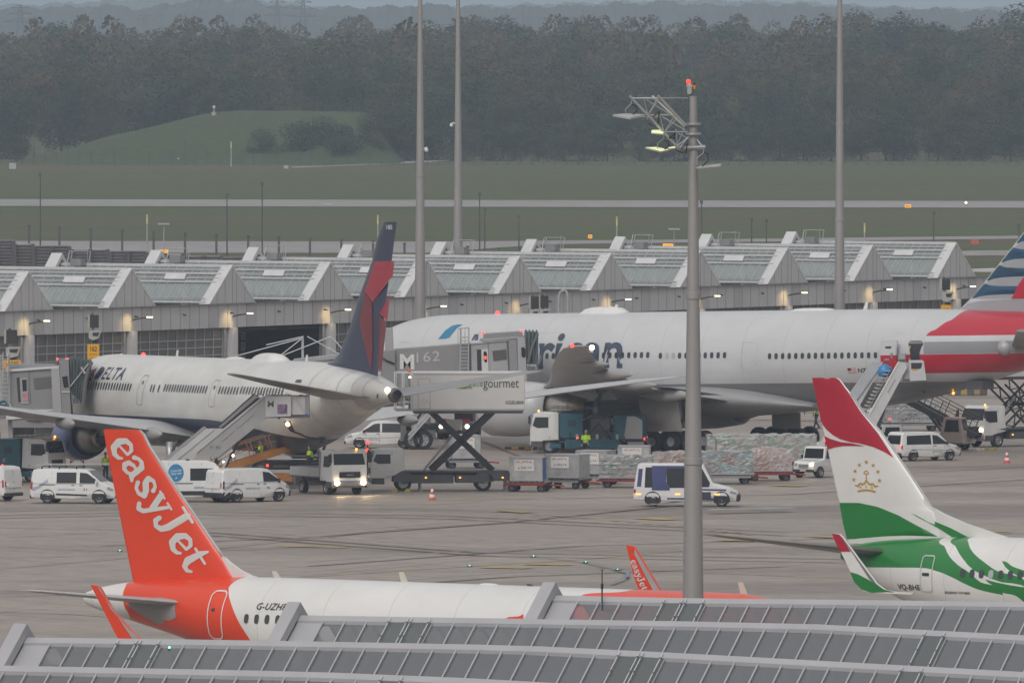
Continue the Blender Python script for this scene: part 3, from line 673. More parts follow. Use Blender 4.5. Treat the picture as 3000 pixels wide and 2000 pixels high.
# the near floodlight mast with its truss arm
Yc = 445.0; s = FPX / Yc
t, s, X, H = mast(2031, 2024, 1755, 282, 61, 21, Yc, 'big grey floodlight mast with a truss arm and a red lamp in the centre right', rings=(13.0, 18.4))
zc = lambda py: at(2024, py, Yc).z; xc = lambda px: (px - 1500) / s - X
up = MB()
for py in (363, 392): up.lathe([(.16, zc(py) - .04), (.26, zc(py) - .04), (.26, zc(py) + .04), (.16, zc(py) + .04)], steel, n=12)
up.box((xc(2020), 0, zc(262)), (.16, .16, .35), lgrey, bevel=.03); up.box((xc(2020), 0, zc(252)), (.2, .2, .08), lgrey); up.tube([(xc(2024), 0, zc(280)), (xc(2031), 0, zc(272)), (xc(2034), 0, zc(258))], .02, dsteel, 5)
up.build('mast_head', t, fix=False)
b_ = MB(); b_.ball((xc(2017), 0, zc(240)), .075, mat('beacon_red', (1, .03, .02), .3, emit=2.6)); b_.build('beacon_lamp', t, fix=False)
b_ = MB(); b_.ball((xc(2034), 0, zc(247)), .05, mat('beacon_dark', (.10, .005, .01), .3, var=0), sz=1.3); b_.lathe([(.03, zc(262)), (.06, zc(252)), (.055, zc(250))], yellow, (xc(2034), 0, 0)); b_.build('spare_beacon', t, fix=False)
a_ = MB()
def pc(px, py, y=0.0): return Vector((xc(px), y, zc(py)))
y1, y2 = -.55, .55
for (p, q, w_) in [((1844, 281), (1983, 428), .042), ((1927, 281), (2008, 368), .05)]:
    a_.tube([pc(*p, y1), pc(*q, y1 * .5)], w_, steel, 8); 
a_.tube([pc(1911, 282, y2), pc(2006, 372, y2 * .5)], .042, steel, 8)
a_.tube([pc(1850, 288, y1), pc(1928, 288, y1)], .028, steel, 6); a_.tube([pc(1928, 288, y1), pc(2015, 288, 0)], .022, steel, 6); a_.tube([pc(1911, 288, y2), pc(2015, 288, 0)], .022, steel, 6)
a_.tube([pc(1850, 288, y1), pc(1911, 288, y2)], .025, steel, 6)
for (p, q) in [((1886, 291), (1898, 336)), ((1930, 290), (1899, 336)), ((1892, 292), (1958, 333)), ((1903, 337), (1976, 337)), ((1976, 339), (1948, 384)), ((1933, 340), (1944, 384)), ((1940, 342), (2008, 382)), ((1950, 386), (2014, 386)), ((1980, 378), (1984, 425)), ((1983, 428), (2016, 402)), ((1993, 430), (2017, 400)), ((1986, 390), (2018, 408))]:
    a_.tube([pc(*p, y1 * .7), pc(*q, y1 * .6)], .018, steel, 6)
for (p, q) in [((1899, 336), (1925, 290)), ((1898, 336), (1958, 336)), ((1948, 386), (1985, 345)), ((1983, 428), (2005, 375))]:
    a_.tube([pc(*p, y1 * .7), pc(*q, y2 * .6)], .016, steel, 6)
a_.tube([pc(1983, 434, -.2), pc(2066, 431, -.1)], .07, steel, 8); a_.tube([pc(2036, 402, 0), pc(2056, 428, -.1)], .03, steel, 6); a_.tube([pc(2034, 400, 0), pc(2050, 424, .2)], .022, steel, 6)
a_.build('truss_arm', t, fix=False)
lens = mat('floodlight_lens', (.80, .85, .42), .4, emit=.45, ecol=(.9, .95, .45), var=0)
def flood(pts, th, m, hang, lab=None):
    f_ = MB(); y = -.75
    vs = [pc(x, yy, dy) for x, yy, dy in pts]; vs2 = [v + Vector((0, 0, -th)) for v in vs]; n = len(vs)
    f_.add(vs, [tuple(range(n))], m); f_.add([v.copy() for v in vs] + vs2, [tuple(range(2 * n - 1, n - 1, -1))] + [(i, i + n, (i + 1) % n + n, (i + 1) % n) for i in range(n)], lgrey)
    o = f_.build('floodlight', t, fix=False)
    k_ = MB(); k_.tube([pc(*q, -.5) for q in hang], .02, steel, 5); k_.build('bracket', t, fix=False)
    cb = MB(); h0 = hang[-1]; cx = h0[0] + 30
    cb.tube([pc(hang[0][0] + 3, hang[0][1] + 12, -.3), pc(hang[0][0] + 16, hang[0][1] + 18, -.35), pc(cx, hang[0][1] + 22, -.35), pc(cx + 4, h0[1] - 12, -.4), pc(cx - 14, h0[1] + 4, -.5)], .025, blackp, 6); cb.build('cable', t, fix=False)
flood([(1795, 335, -.9), (1832, 333, .3), (1893, 335, -.2), (1846, 344, -1.2)], .06, mat('floodlight_glass_off', (.42, .42, .40), .3, var=0), [(1849, 294), (1849, 303), (1832, 320), (1833, 336)])
flood([(1893, 336, -.4), (1935, 340, .4), (1930, 342, .2), (1880, 340, -.6)], .05, lgrey, [(1897, 350), (1897, 338)])
flood([(1907, 388, -.9), (1910, 381, .2), (1944, 381, .3), (1942, 391, -1.1)], .04, lens, [(1945, 384), (1944, 402)])
flood([(1889, 431, -.7), (1922, 431, .4), (1962, 438, -.2), (1936, 442, -1.2)], .05, lens, [(1944, 400), (1943, 406), (1926, 420), (1926, 438)])
flood([(1955, 432, -.4), (1976, 429, .5), (1980, 434, .3), (1962, 435, -.5)], .05, lens, [(1978, 428), (1979, 432)])
flood([(2038, 490, -.9), (2052, 486, .4), (2114, 480, .2), (2108, 484, -.8)], .04, lgrey, [(2060, 434), (2060, 447), (2042, 462), (2041, 482)])
# ------------------------------------------------------------------ thin masts, lamps and signs out on the field
def slim(px, yb, yt, name, label, head, w_=.12, m=dsteel, group=None, Y=None):
    p = gnd(px, yb) if Y is None else Vector(((px - 1500) * Y / FPX, Y, 0)); h = at(px, yt, p.y).z
    t = thing(name, label, 'lamp post' if head else 'mast', (p.x, p.y, 0), group=group)
    mb = MB(); mb.tube([(0, 0, 0), (0, 0, h)], [w_, w_ * .7], m, 7); mb.build('pole', t, fix=False)
    mb = MB()
    if head == 'warm': mb.tube([(0, -.02, h), (0, -.02, h - 1.1)], w_ * 1.05, mat('warm_column', (.55, .50, .25), .5, emit=.12, ecol=(.8, .7, .3)), 7); mb.box((0, -.3, h + .1), (.35, .8, .12), dgrey)
    elif head == 'flat': mb.box((0, 0, h), (1.3, .7, .16), lgrey)
    else: mb.box((0, 0, h + .15), (.34, .34, .35), dgrey)
    mb.build('head', t, fix=False)
for px, yt, lab in [(118, 515, 'thin dark mast at the far left of the meadow'), (665, 574, 'thin dark mast above the middle of the left hall roofs'), (768, 542, 'thin grey mast left of the blue and red tail fin'), (1405, 572, 'thin mast just right of the middle high mast'), (1420, 616, 'short thin mast right of the middle high mast'), (1520, 640, 'thin mast above the sixth rear gable'),
                    (2055, 596, 'thin mast just right of the floodlight mast'), (2202, 646, 'thin dark mast on the right field'), (2245, 651, 'thin pale mast on the right field'), (2735, 628, 'thin mast near the right-hand orange sign'), (2985, 665, 'thin mast at the right edge of the photo')]:
    slim(px, 755, yt, 'thin_mast', lab, None, .09)
for px, yt, lab in [(431, 626, 'lit lamp post behind the left louvred screens'), (1107, 628, 'lit lamp post left of the first high mast'), (1807, 633, 'lit lamp post left of the floodlight mast'), (2533, 651, 'lit lamp post right of the right high mast')]:
    slim(px, 758, yt, 'lamp_post', lab, 'warm', .1, lgrey, 'lit lamp posts behind the hall')
slim(480, 758, 656, 'lamp_post', 'lamp post with a flat white head behind the left screens', 'flat', .07, lgrey); slim(1975, 745, 671, 'lamp_post', 'lamp post with a flat white head left of the floodlight mast', 'flat', .06, lgrey)
slim(677, 488, 415, 'lamp_post', 'small lit lamp post at the foot of the grass mound', 'warm', .12, lgrey)
for px, yb, yt, lab in [(68, 468, 402, 'thin pole at the left foot of the mound'), (101, 466, 405, 'second thin pole at the left foot of the mound'), (543, 480, 415, 'thin brown pole in front of the mound')]: slim(px, yb, yt, 'thin_mast', lab, None, .1)
b_ = MB(); b_.tube([(0, 0, 0), (0, 0, 1.0)], .45, lgrey, 8); b_.ball((0, 0, 1.9), .28, white); b_.tube([(0, 0, .9), (0, 0, 1.7)], .12, lgrey); o = b_.build('antenna_ball', fix=False); o.location = at(627, 344, 2515); tag(o, 'small white ball antenna on top of the grass mound', 'antenna')
def sign(px, yb, wpx, hpx, m, label, name='taxiway_sign', Y=None, group=None):
    p = gnd(px, yb) if Y is None else Vector(((px - 1500) * Y / FPX, Y, at(px, yb, Y).z)); s_ = FPX / p.y
    t = thing(name, label, 'sign', (p.x, p.y, p.z), group=group); mb = MB(); mb.box((0, 0, hpx / s_ * .6), (wpx / s_, .25, hpx / s_ * .8), m, bevel=.04); mb.build('panel', t, fix=False)
    mb = MB(); [mb.box((dx * wpx / s_ * .35, 0, hpx / s_ * .1), (.08, .08, hpx / s_ * .2), dgrey) for dx in (-1, 1)]; mb.build('leg', t, fix=False); return t, s_, hpx / s_
osn = mat('lit_orange_sign', (1, .42, .03), .4, emit=.75, ecol=(1, .42, .04), var=0)
for px, yb, w_, h_, lab, txt in [(480, 744, 28, 12, 'lit orange taxiway sign behind the left rear gables', 'B1-W2'), (1729, 701, 12, 13, 'small lit orange sign above the floodlight mast side of the hall', '8'), (1957, 724, 30, 10, 'lit orange taxiway sign left of the floodlight mast', 'W-B15'), (2660, 611, 18, 12, 'glowing orange sign beside the far runway', 'B')]:
    t, s_, h_ = sign(px, yb, w_, h_, osn, lab)
    mb = MB(); mb.text(txt, (-w_ / s_ * .36, -.14, h_ * .38), (1, 0, 0), (0, 0, 1), w_ / s_ * .72, h_ * .42, blackp); mb.build('lettering', t, fix=False)
sign(2856, 720, 24, 18, mat('red_sign', (.55, .12, .07), .5, var=.1), 'red square sign at the right near the striped tail fin')
sign(37, 500, 20, 22, lgrey, 'grey cabinet in the meadow at the far left', 'field_cabinet'); sign(838, 497, 14, 12, lgrey, 'grey cabinet at the end of the service path', 'field_cabinet'); sign(962, 602, 24, 5, lgrey, 'low white marker board beside the far runway', 'marker_board')
b_ = MB(); b_.ball((0, 0, .5), .14, whitel); b_.tube([(0, 0, 0), (0, 0, .4)], .06, dgrey); o = b_.build('runway_lamp', fix=False); o.location = gnd(2830, 604); tag(o, 'single glowing lamp at the edge of the far runway', 'lamp')
for px, yb, lab in [(178, 476, 'small white marker post left of its twin below the mound'), (207, 476, 'small white marker post right of its twin below the mound'), (500, 478, 'white marker post in the middle below the mound'), (523, 480, 'low white marker post beside the brown pole')]:
    b_ = MB(); b_.box((0, 0, .5), (.28, .28, 1.0), white); b_.box((0, 0, 1.1), (.2, .2, .2), red); o = b_.build('marker_post', fix=False); o.location = gnd(px, yb); tag(o, lab, 'marker post')
# ================================================================== AIRLINERS
def smooth(t, x, k):
    """cubic interpolation of column k of table t (sorted by column 0)"""
    if x <= t[0][0]: return t[0][k]
    if x >= t[-1][0]: return t[-1][k]
    i = max(j for j in range(len(t) - 1) if t[j][0] <= x)
    p = lambda j: t[min(max(j, 0), len(t) - 1)]
    a, b = p(i), p(i + 1); h = b[0] - a[0]; u = (x - a[0]) / h
    def sl(j):
        l, c, r = p(j - 1), p(j), p(j + 1)
        if l is c or r is c: return (r[k] - l[k]) / max(1e-6, r[0] - l[0]) * (1.0)
        d0, d1 = (c[k] - l[k]) / (c[0] - l[0]), (r[k] - c[k]) / (r[0] - c[0])
        return 0 if d0 * d1 <= 0 else 2 * d0 * d1 / (d0 + d1)
    m0, m1 = sl(i) * h, sl(i + 1) * h
    return (2 * u**3 - 3 * u**2 + 1) * a[k] + (u**3 - 2 * u**2 + u) * m0 + (-2 * u**3 + 3 * u**2) * b[k] + (u**3 - u**2) * m1
class Hull:
    """sections of (station from nose, top z, bottom z, half width); x = xn - station"""
    def __init__(s, xn, tab): s.xn = xn; s.t = tab
    def sec(s, a): return smooth(s.t, a, 1), smooth(s.t, a, 2), smooth(s.t, a, 3)
    def side(s, x, z, sgn=1, off=0.0):
        zt, zb, hw = s.sec(s.xn - x); zc, hh = (zt + zb) / 2, (zt - zb) / 2
        q = max(-.995, min(.995, (z - zc) / hh)); y = hw * math.sqrt(1 - q * q)
        n = Vector((0, sgn * math.sqrt(1 - q * q), q)).normalized()
        return Vector((x, sgn * y, z)) + n * off, n
    def mesh(s, m, step=.45, n=44, caps=None):
        mb = MB(); a0, a1 = s.t[0][0], s.t[-1][0]; N = int((a1 - a0) / step); vs = []
        st = [a0 + (a1 - a0) * i / N for i in range(N + 1)]; st = [a0 + .12 * k * k for k in range(4) if .12 * k * k < step * 1.5] + st[2:]
        st = sorted(set(st))
        for a in st:
            zt, zb, hw = s.sec(a); zc, hh = (zt + zb) / 2, (zt - zb) / 2
            vs += [(s.xn - a, hw * math.sin(2 * math.pi * k / n), zc + hh * math.cos(2 * math.pi * k / n)) for k in range(n)]
        M_ = len(st)
        mb.add(vs, [(i * n + k, i * n + (k + 1) % n, (i + 1) * n + (k + 1) % n, (i + 1) * n + k) for i in range(M_ - 1) for k in range(n)], m, True)
        mb.add(vs[:n], [tuple(range(n))], m, True); mb.add(vs[-n:], [tuple(range(n - 1, -1, -1))], caps or m)
        return mb
    def decal(s, mb, polys, m, sgn=1, off=.02, step=.35):
        mb.flat(polys, lambda x, z: s.side(x, z, sgn, off)[0], m, step, True)
    def text(s, mb, t, m, x0, x1, z0, z1, sgn, off=.025, bold=0, shear=0, space=1, slope=0.0):
        """lettering across x0 (first letter) to x1 (last)"""
        vs, fs = text2d(t, bold, shear, space)
        pol = [[(x0 + (x1 - x0) * vs[i][0], z0 + (z1 - z0) * vs[i][1] + slope * vs[i][0]) for i in f] for f in fs]
        s.decal(mb, pol, m, sgn, off, .3)
    def ring(s, mb, x0, x1, z0, z1, m, sgn, w_=.05, r=.3, off=.02):
        pts = []
        for (cx, cz_, a0) in ((x1 - r, z1 - r, 0), (x0 + r, z1 - r, 90), (x0 + r, z0 + r, 180), (x1 - r, z0 + r, 270)):
            pts += [(cx, cz_, R(a0 + 22.5 * k)) for k in range(5)]
        o = [(c[0] + r * math.cos(c[2]), c[1] + r * math.sin(c[2])) for c in pts]; i_ = [(c[0] + (r - w_) * math.cos(c[2]), c[1] + (r - w_) * math.sin(c[2])) for c in pts]
        n = len(o); vs = []
        def sub(pl):
            out = []
            for k in range(n):
                a, b = pl[k], pl[(k + 1) % n]; q = max(1, int(math.dist(a, b) / .25)); out += [(a[0] + (b[0] - a[0]) * j / q, a[1] + (b[1] - a[1]) * j / q, k, j, q) for j in range(q)]
            return out
        so = sub(o); si = [(i_[k][0] + (i_[(k + 1) % n][0] - i_[k][0]) * j / q, i_[k][1] + (i_[(k + 1) % n][1] - i_[k][1]) * j / q) for (_, _, k, j, q) in so]
        N = len(so); vs = [s.side(p[0], p[1], sgn, off)[0] for p in so] + [s.side(p[0], p[1], sgn, off)[0] for p in si]
        mb.add(vs, [(k, (k + 1) % N, (k + 1) % N + N, k + N) for k in range(N)], m)
def windows(hull, parent, xs, z, w_, h, sgn, m=winm, lit=()):
    base = None
    for i, x in enumerate(xs):
        mb = MB(); n = 12; e = []
        for k in range(n):
            a = 2 * math.pi * k / n; c, s_ = math.cos(a), math.sin(a)
            e.append((x + w_ / 2 * math.copysign(abs(c) ** .8, c), z + h / 2 * math.copysign(abs(s_) ** .65, s_)))
        mb.add([hull.side(p[0], p[1], sgn, .022)[0] for p in e], [tuple(range(n))], m if i not in lit else lgrey)
        mb.build('window', parent, fix=False)
def foil(xle, ch, y, z, th, tw=0.0, n=9, vert=False):
    """closed section around the chord; x decreases towards the trailing edge"""
    up, lo = [], []
    for i in range(n + 1):
        u = i / n; u = u * u * (3 - 2 * u) if 0 < i < n else u; t = th * ch * (1.45 * math.sqrt(u) - .63 * u - 1.76 * u * u + 1.42 * u**3 - .507 * u**4 + .0) * 1.0
        up.append((u, max(t, .004))); lo.append((u, -max(t, .004) * .8))
    pts = up + lo[::-1][1:-1] if False else up + lo[::-1]
    out = []
    for u, t in pts:
        if vert: out.append(Vector((xle - u * ch, y + (t if t > 0 else t / .8), z)))
        else: out.append(Vector((xle - u * ch, y, z + t - math.tan(tw) * (u - .3) * ch)))
    return out
def loft(mb, secs, m, closed_tip=True):
    n = len(secs[0]); vs = [p for s_ in secs for p in s_]
    mb.add(vs, [(i * n + k, i * n + (k + 1) % n, (i + 1) * n + (k + 1) % n, (i + 1) * n + k) for i in range(len(secs) - 1) for k in range(n)], m, True)
    mb.add(secs[-1], [tuple(range(n))], m); mb.add(secs[0], [tuple(range(n - 1, -1, -1))], m); return mb
class Fin:
    """rows of (z, x leading edge, chord, thickness ratio)"""
    def __init__(s, tab): s.t = tab
    def side(s, x, z, sgn=1, off=.0):
        xl = lerp([(r[0], r[1]) for r in s.t], z); ch = lerp([(r[0], r[2]) for r in s.t], z); th = lerp([(r[0], r[3]) for r in s.t], z)
        u = max(0.0, min(1, (xl - x) / ch)); t = th * ch * max(0, (1.45 * math.sqrt(u) - .63 * u - 1.76 * u * u + 1.42 * u**3 - .507 * u**4))
        return Vector((x, sgn * (max(t, .004) + off), z)), Vector((0, sgn, 0))
    def mesh(s, m):
        mb = MB(); fine = []
        for a, b in zip(s.t, s.t[1:]):
            for k in range(4): f = k / 4; fine.append([p + (q - p) * f for p, q in zip(a, b)])
        fine.append(list(s.t[-1])); return loft(mb, [foil(r[1], r[2], 0, r[0], r[3], vert=True, n=14) for r in fine], m)
    def decal(s, mb, polys, m, sgn=1, off=.02, step=.25): mb.flat(polys, lambda x, z: s.side(x, z, sgn, off)[0], m, step, True)
def fin_from(F, le, te, th=.08):
    a = sorted([(z, x) for x, z in [F.pl(*p, 0) for p in le]]); b = sorted([(z, x) for x, z in [F.pl(*p, 0) for p in te]])
    zs = sorted({z for z, _ in a} | {z for z, _ in b}); out = []
    for z in zs:
        if out and z - out[-1] < .06: continue
        out.append(z)
    return Fin([(z, lerp(a, z), lerp(a, z) - lerp(b, z), th) for z in out])
def wing(secs, m):
    """secs: (y, xLE, chord, z, thickness, twist)"""
    return loft(MB(), [foil(r[1], r[2], r[0], r[3], r[4], R(r[5])) for r in secs], m)
def nacelle(xf, y, z, r, Lc, mcowl, parent, mcore=None, tail=True, cone=.8):
    mb = MB(); pr = [(r * .78, -Lc * .35), (r * .8, .05), (r * .86, -.06), (r * .93, 0), (r, .35), (r * 1.03, Lc * .35), (r, Lc * .65), (r * .86, Lc), (r * .8, Lc - .02), (r * .78, Lc * .7)]
    pr = [(r * .80, Lc * .3), (r * .8, .12), (r * .85, .02), (r * .92, 0), (r * .99, .3), (r * 1.03, Lc * .35), (r, Lc * .65), (r * .86, Lc), (r * .8, Lc - .03), (r * .76, Lc * .72)]
    ax = lambda p: [(q[0], -q[1]) for q in p]
    mb.lathe(ax(pr), mcowl, (xf, y, z), 'X', 32); e = mb.build('engine_cowl', parent)
    cb = MB(); core = mcore or mat('engine_core_metal', (.34, .31, .28), .35, metal=.8, var=.25, scale=1.5)
    cb.lathe(ax([(r * .76, Lc * .72), (r * .66, Lc * .8), (r * .64, Lc + .7), (r * .52, Lc + 1.4)]), core, (xf, y, z), 'X', 28)
    cb.lathe(ax([(r * .52, Lc + 1.38), (r * .5, Lc + 1.6), (r * .37, Lc + 2.6), (r * .34, Lc + 2.55), (r * .33, Lc + 1.6)]), mat('engine_hot_metal', (.30, .24, .19), .38, metal=.8, var=.3, scale=1.5), (xf, y, z), 'X', 24)
    cb.lathe(ax([(r * .32, Lc + 1.8), (r * .2, Lc + 2.5), (.02, Lc + 3.1)]), dsteel, (xf, y, z), 'X', 16); cb.build('engine_nozzle', e)
    fb = MB(); fb.lathe(ax([(r * .79, .7), (r * .25, .75)]), blackp, (xf, y, z), 'X', 28); fb.lathe(ax([(r * .25, .75), (.01, .25)]), dgrey, (xf, y, z), 'X', 16); fb.build('engine_fan', e, fix=False)
    return e
def bogie(parent, x, y, nw, rad, wid, gap, pitch_, ztop):
    g_ = MB(); g_.tube([(x, y, ztop), (x, y, rad + .3)], [.22, .2], steel, 10); g_.tube([(x + .1, y, rad + .25), (x + .1, y, rad)], .28, dsteel, 10)
    g_.tube([(x - pitch_ * (nw - 1) / 2, y, rad), (x + pitch_ * (nw - 1) / 2, y, rad)], .15, steel, 8); g_.tube([(x, y, ztop - .3), (x + 1.7, y * .75, ztop)], .09, steel, 8); g_.tube([(x, y, rad + .9), (x - 1.2, y, ztop)], .08, dsteel, 8)
    g_.tube([(x + .35, y, rad + 1.1), (x + .8, y, rad + .6), (x + .3, y, rad + .2)], .05, dsteel, 6)
    leg = g_.build('landing_gear', parent)
    for i in range(nw):
        for sy in (-1, 1):
            wx = x + (i - (nw - 1) / 2) * pitch_; w_ = MB(); hw = wid / 2
            w_.lathe([(rad * .45, -hw * .7), (rad * .5, -hw), (rad * .88, -hw), (rad, -hw * .55), (rad, hw * .55), (rad * .88, hw), (rad * .5, hw), (rad * .45, hw * .7)], black, (wx, y + sy * gap / 2, rad), 'Y', 22)
            w_.lathe([(rad * .47, -hw * .6), (.05, -hw * .35)], lgrey, (wx, y + sy * gap / 2, rad), 'Y', 16); w_.lathe([(rad * .47, hw * .6), (.05, hw * .35)], lgrey, (wx, y + sy * gap / 2, rad), 'Y', 16)
            w_.build('wheel', leg)
def livery(name, base, layers, rough=.3, var=.08):
    """paint laid on by boundary curves in the aircraft's own coordinates"""
    m = mat(name, base, rough, var=var, scale=.35, stretch=(1, 1, 2.2), coat=.35); n = m.node_tree; b = n.nodes['Principled BSDF']
    col = b.inputs['Base Color'].links[0].from_socket; scl = [q for q in n.nodes if q.type == 'MAP_RANGE'][0].outputs[0]
    tc = n.nodes.new('ShaderNodeTexCoord'); sp = n.nodes.new('ShaderNodeSeparateXYZ'); n.links.new(tc.outputs['Object'], sp.inputs[0]); ax = {'x': sp.outputs[0], 'z': sp.outputs[2]}
    def curve(sock, pts):
        pts = sorted(pts); i0, i1 = pts[0][0], pts[-1][0]; o0 = min(p[1] for p in pts); o1 = max(p[1] for p in pts) + 1e-3
        mr = n.nodes.new('ShaderNodeMapRange'); mr.inputs[1].default_value = i0; mr.inputs[2].default_value = i1; n.links.new(sock, mr.inputs[0])
        fc = n.nodes.new('ShaderNodeFloatCurve'); cv = fc.mapping.curves[0]; n.links.new(mr.outputs[0], fc.inputs['Value'])
        q = [((p[0] - i0) / (i1 - i0), (p[1] - o0) / (o1 - o0)) for p in pts]
        cv.points[0].location = q[0]; cv.points[1].location = q[-1]
        for p in q[1:-1]: cv.points.new(*p)
        for p in cv.points: p.handle_type = 'AUTO_CLAMPED' if len(q) > 2 else 'VECTOR'
        fc.mapping.update(); m2 = n.nodes.new('ShaderNodeMapRange'); m2.clamp = False; m2.inputs[3].default_value = o0; m2.inputs[4].default_value = o1; n.links.new(fc.outputs[0], m2.inputs[0]); return m2.outputs[0]
    sm = n.nodes.new('ShaderNodeMath'); sm.operation = 'FRACT'; s0 = n.nodes.new('ShaderNodeMath'); s0.operation = 'MULTIPLY'; s0.inputs[1].default_value = .31; n.links.new(sp.outputs[0], s0.inputs[0]); n.links.new(s0.outputs[0], sm.inputs[0])
    s1 = n.nodes.new('ShaderNodeMath'); s1.operation = 'LESS_THAN'; s1.inputs[1].default_value = .012; n.links.new(sm.outputs[0], s1.inputs[0])
    s2 = n.nodes.new('ShaderNodeMapRange'); s2.inputs[3].default_value = 1; s2.inputs[4].default_value = .8; n.links.new(s1.outputs[0], s2.inputs[0])
    s3 = n.nodes.new('ShaderNodeVectorMath'); s3.operation = 'SCALE'; n.links.new(col, s3.inputs[0]); n.links.new(s2.outputs[0], s3.inputs['Scale']); col = s3.outputs[0]   # skin joints
    for colr, conds in layers:
        mask = None
        for (v, op, ref) in conds:
            mt = n.nodes.new('ShaderNodeMath'); mt.operation = 'LESS_THAN' if op == '<' else 'GREATER_THAN'; n.links.new(ax[v], mt.inputs[0])
            if isinstance(ref, (int, float)): mt.inputs[1].default_value = ref
            else: n.links.new(curve(ax['z' if v == 'x' else 'x'], ref), mt.inputs[1])
            if mask is None: mask = mt.outputs[0]
            else: mm = n.nodes.new('ShaderNodeMath'); mm.operation = 'MULTIPLY'; n.links.new(mask, mm.inputs[0]); n.links.new(mt.outputs[0], mm.inputs[1]); mask = mm.outputs[0]
        vm = n.nodes.new('ShaderNodeVectorMath'); vm.operation = 'SCALE'; vm.inputs[0].default_value = colr; n.links.new(scl, vm.inputs['Scale'])
        mx = n.nodes.new('ShaderNodeMix'); mx.data_type = 'RGBA'; n.links.new(mask, mx.inputs['Factor']); n.links.new(col, mx.inputs['A']); n.links.new(vm.outputs[0], mx.inputs['B']); col = mx.outputs['Result']
    n.links.new(col, b.inputs['Base Color']); return m
def blade(parent, x, z, h, m=white, back=True, name='antenna'):
    mb = MB(); mb.prism([(x, z - .05), (x - .32, z - .05), (x - .45, z + h), (x - .25, z + h)], -.03, .03, m); mb.build(name, parent)
def dome(hull, parent, x, l, h, w_, m=white):
    zt = hull.sec(hull.xn - x)[0]; mb = MB(); n = 8; vs = []
    for i in range(n + 1):
        for j in range(9):
            u = i / n * 2 - 1; v = j / 8 * 2 - 1; r = max(0, 1 - abs(u) ** 3) * max(0, 1 - abs(v) ** 3)
            vs.append((x + u * l / 2, v * w_ / 2, zt - .12 * v * v - .05 + h * r ** .5))
    mb.add(vs, [(i * 9 + j, i * 9 + j + 1, (i + 1) * 9 + j + 1, (i + 1) * 9 + j) for i in range(n) for j in range(8)], m, True); mb.build('antenna_dome', parent)
def lampball(parent, p, r, m, name='navigation_lamp'):
    mb = MB(); mb.ball((0, 0, 0), r, m, 8); o = mb.build(name, parent, fix=False); o.location = p
acw = (.74, .73, .71)
wingm = mat('wing_paint', (.44, .435, .435), .38, var=.14, scale=.8, metal=.1, stretch=(.5, 2, 1)); wingu = mat('wing_underside_paint', (.34, .335, .33), .42, var=.15, scale=.5)
alu = mat('bare_aluminium', (.55, .55, .55), .3, metal=.8, var=.15)
# ------------------------------------------------------------------ orange-tailed airliner (front left)
F = Frame(-1.08, 519.4, -39); tE = thing('airliner', 'white airliner with a bright orange tail and rounded white lettering down its fin', 'airliner', M=F.M)
he = Hull(17.7, [(0, 3.3, 3.2, .05), (.35, 3.85, 2.75, .55), (1.2, 4.4, 2.35, 1.05), (2.4, 5.05, 2.0, 1.5), (3.6, 5.6, 1.85, 1.8), (5.4, 5.85, 1.76, 1.95), (7, 5.87, 1.73, 1.975), (24, 5.87, 1.73, 1.975), (27, 5.87, 2.0, 1.93), (30, 5.83, 2.75, 1.66), (33, 5.70, 3.5, 1.2), (35.5, 5.48, 4.05, .75), (37.1, 5.2, 4.4, .42), (37.57, 5.05, 4.55, .28)])
PE = lambda px, py: F.on(px, py, he.side, -1)
org = (.78, .055, .012)
b1 = [PE(*p) for p in [(381, 1700), (368, 1716), (361, 1735), (361, 1762), (366, 1780)]]; b2 = [PE(*p) for p in [(688, 1702), (676, 1712), (670, 1730), (678, 1770), (700, 1822), (738, 1882)]]
b1x = [(z, x) for x, z in b1] + [(7.5, b1[0][0] + .1), (4.3, b1[-1][0] + .1), (3.9, b1[-1][0] - .3), (1, b1[-1][0] - .6)]; b2x = [(z, x) for x, z in b2] + [(7.5, b2[0][0] + .6), (1, b2[-1][0] + 1.2)]
nz = PE(1745, 1735)
me_ = livery('orange_and_white_paint', acw, [(org, [('x', '>', b1x), ('x', '<', b2x)]), (org, [('x', '>', [(z, x) for x, z in [PE(1700, 1745), PE(1760, 1735), (PE(1850, 1725)[0], 5.86)]] + [(7, PE(1850, 1725)[0] + .1), (1, PE(1700, 1745)[0] - .2)])])])
mb = he.mesh(me_, caps=dgrey)
he.text(mb, 'G-UZHR', mat('black_lettering', (.02, .02, .022), .5, var=0), PE(751, 1785)[0], PE(839, 1785)[0], PE(790, 1786)[1], PE(790, 1766)[1], -1, shear=.25, bold=.008, space=1.05)
# red device at the lower middle right
rp = [PE(*p) for p in [(1472, 1816), (1490, 1807), (1520, 1805), (1534, 1799), (1534, 1820), (1500, 1822)]]; he.decal(mb, [rp], mat('red_orange_paint', (.72, .04, .012), .4, var=0), -1)
mb.build('fuselage', tE, fix=False)
p1 = PE(722, 1811)[0]; zw = PE(722, 1811)[1]; windows(he, tE, [p1 + .535 * k for k in range(42)], zw, .235, .36, -1)
mb = MB(); x0, z0 = PE(619, 1870); x1, z1 = PE(672, 1729); he.ring(mb, x0 - .0, x1 + .05, z0, z1, mat('door_outline', (.75, .70, .68), .5, var=0), -1, .055, .25); mb.ball(tuple(he.side(x0 + .3, z0 + 1.15, -1, 0)[0]), .08, winm, 6); mb.build('door', tE, fix=False)
leE = [(402, 1256), (410, 1259), (422, 1272), (439, 1307), (510, 1419), (638, 1608), (663, 1641), (690, 1690), (694, 1720)]
finE = fin_from(F, leE, [(304, 1255), (308, 1290), (340, 1455), (390, 1700), (394, 1722)], .085)
fo = mat('orange_paint', org, .32, var=.08, coat=.35, scale=.5); mb = finE.mesh(fo)
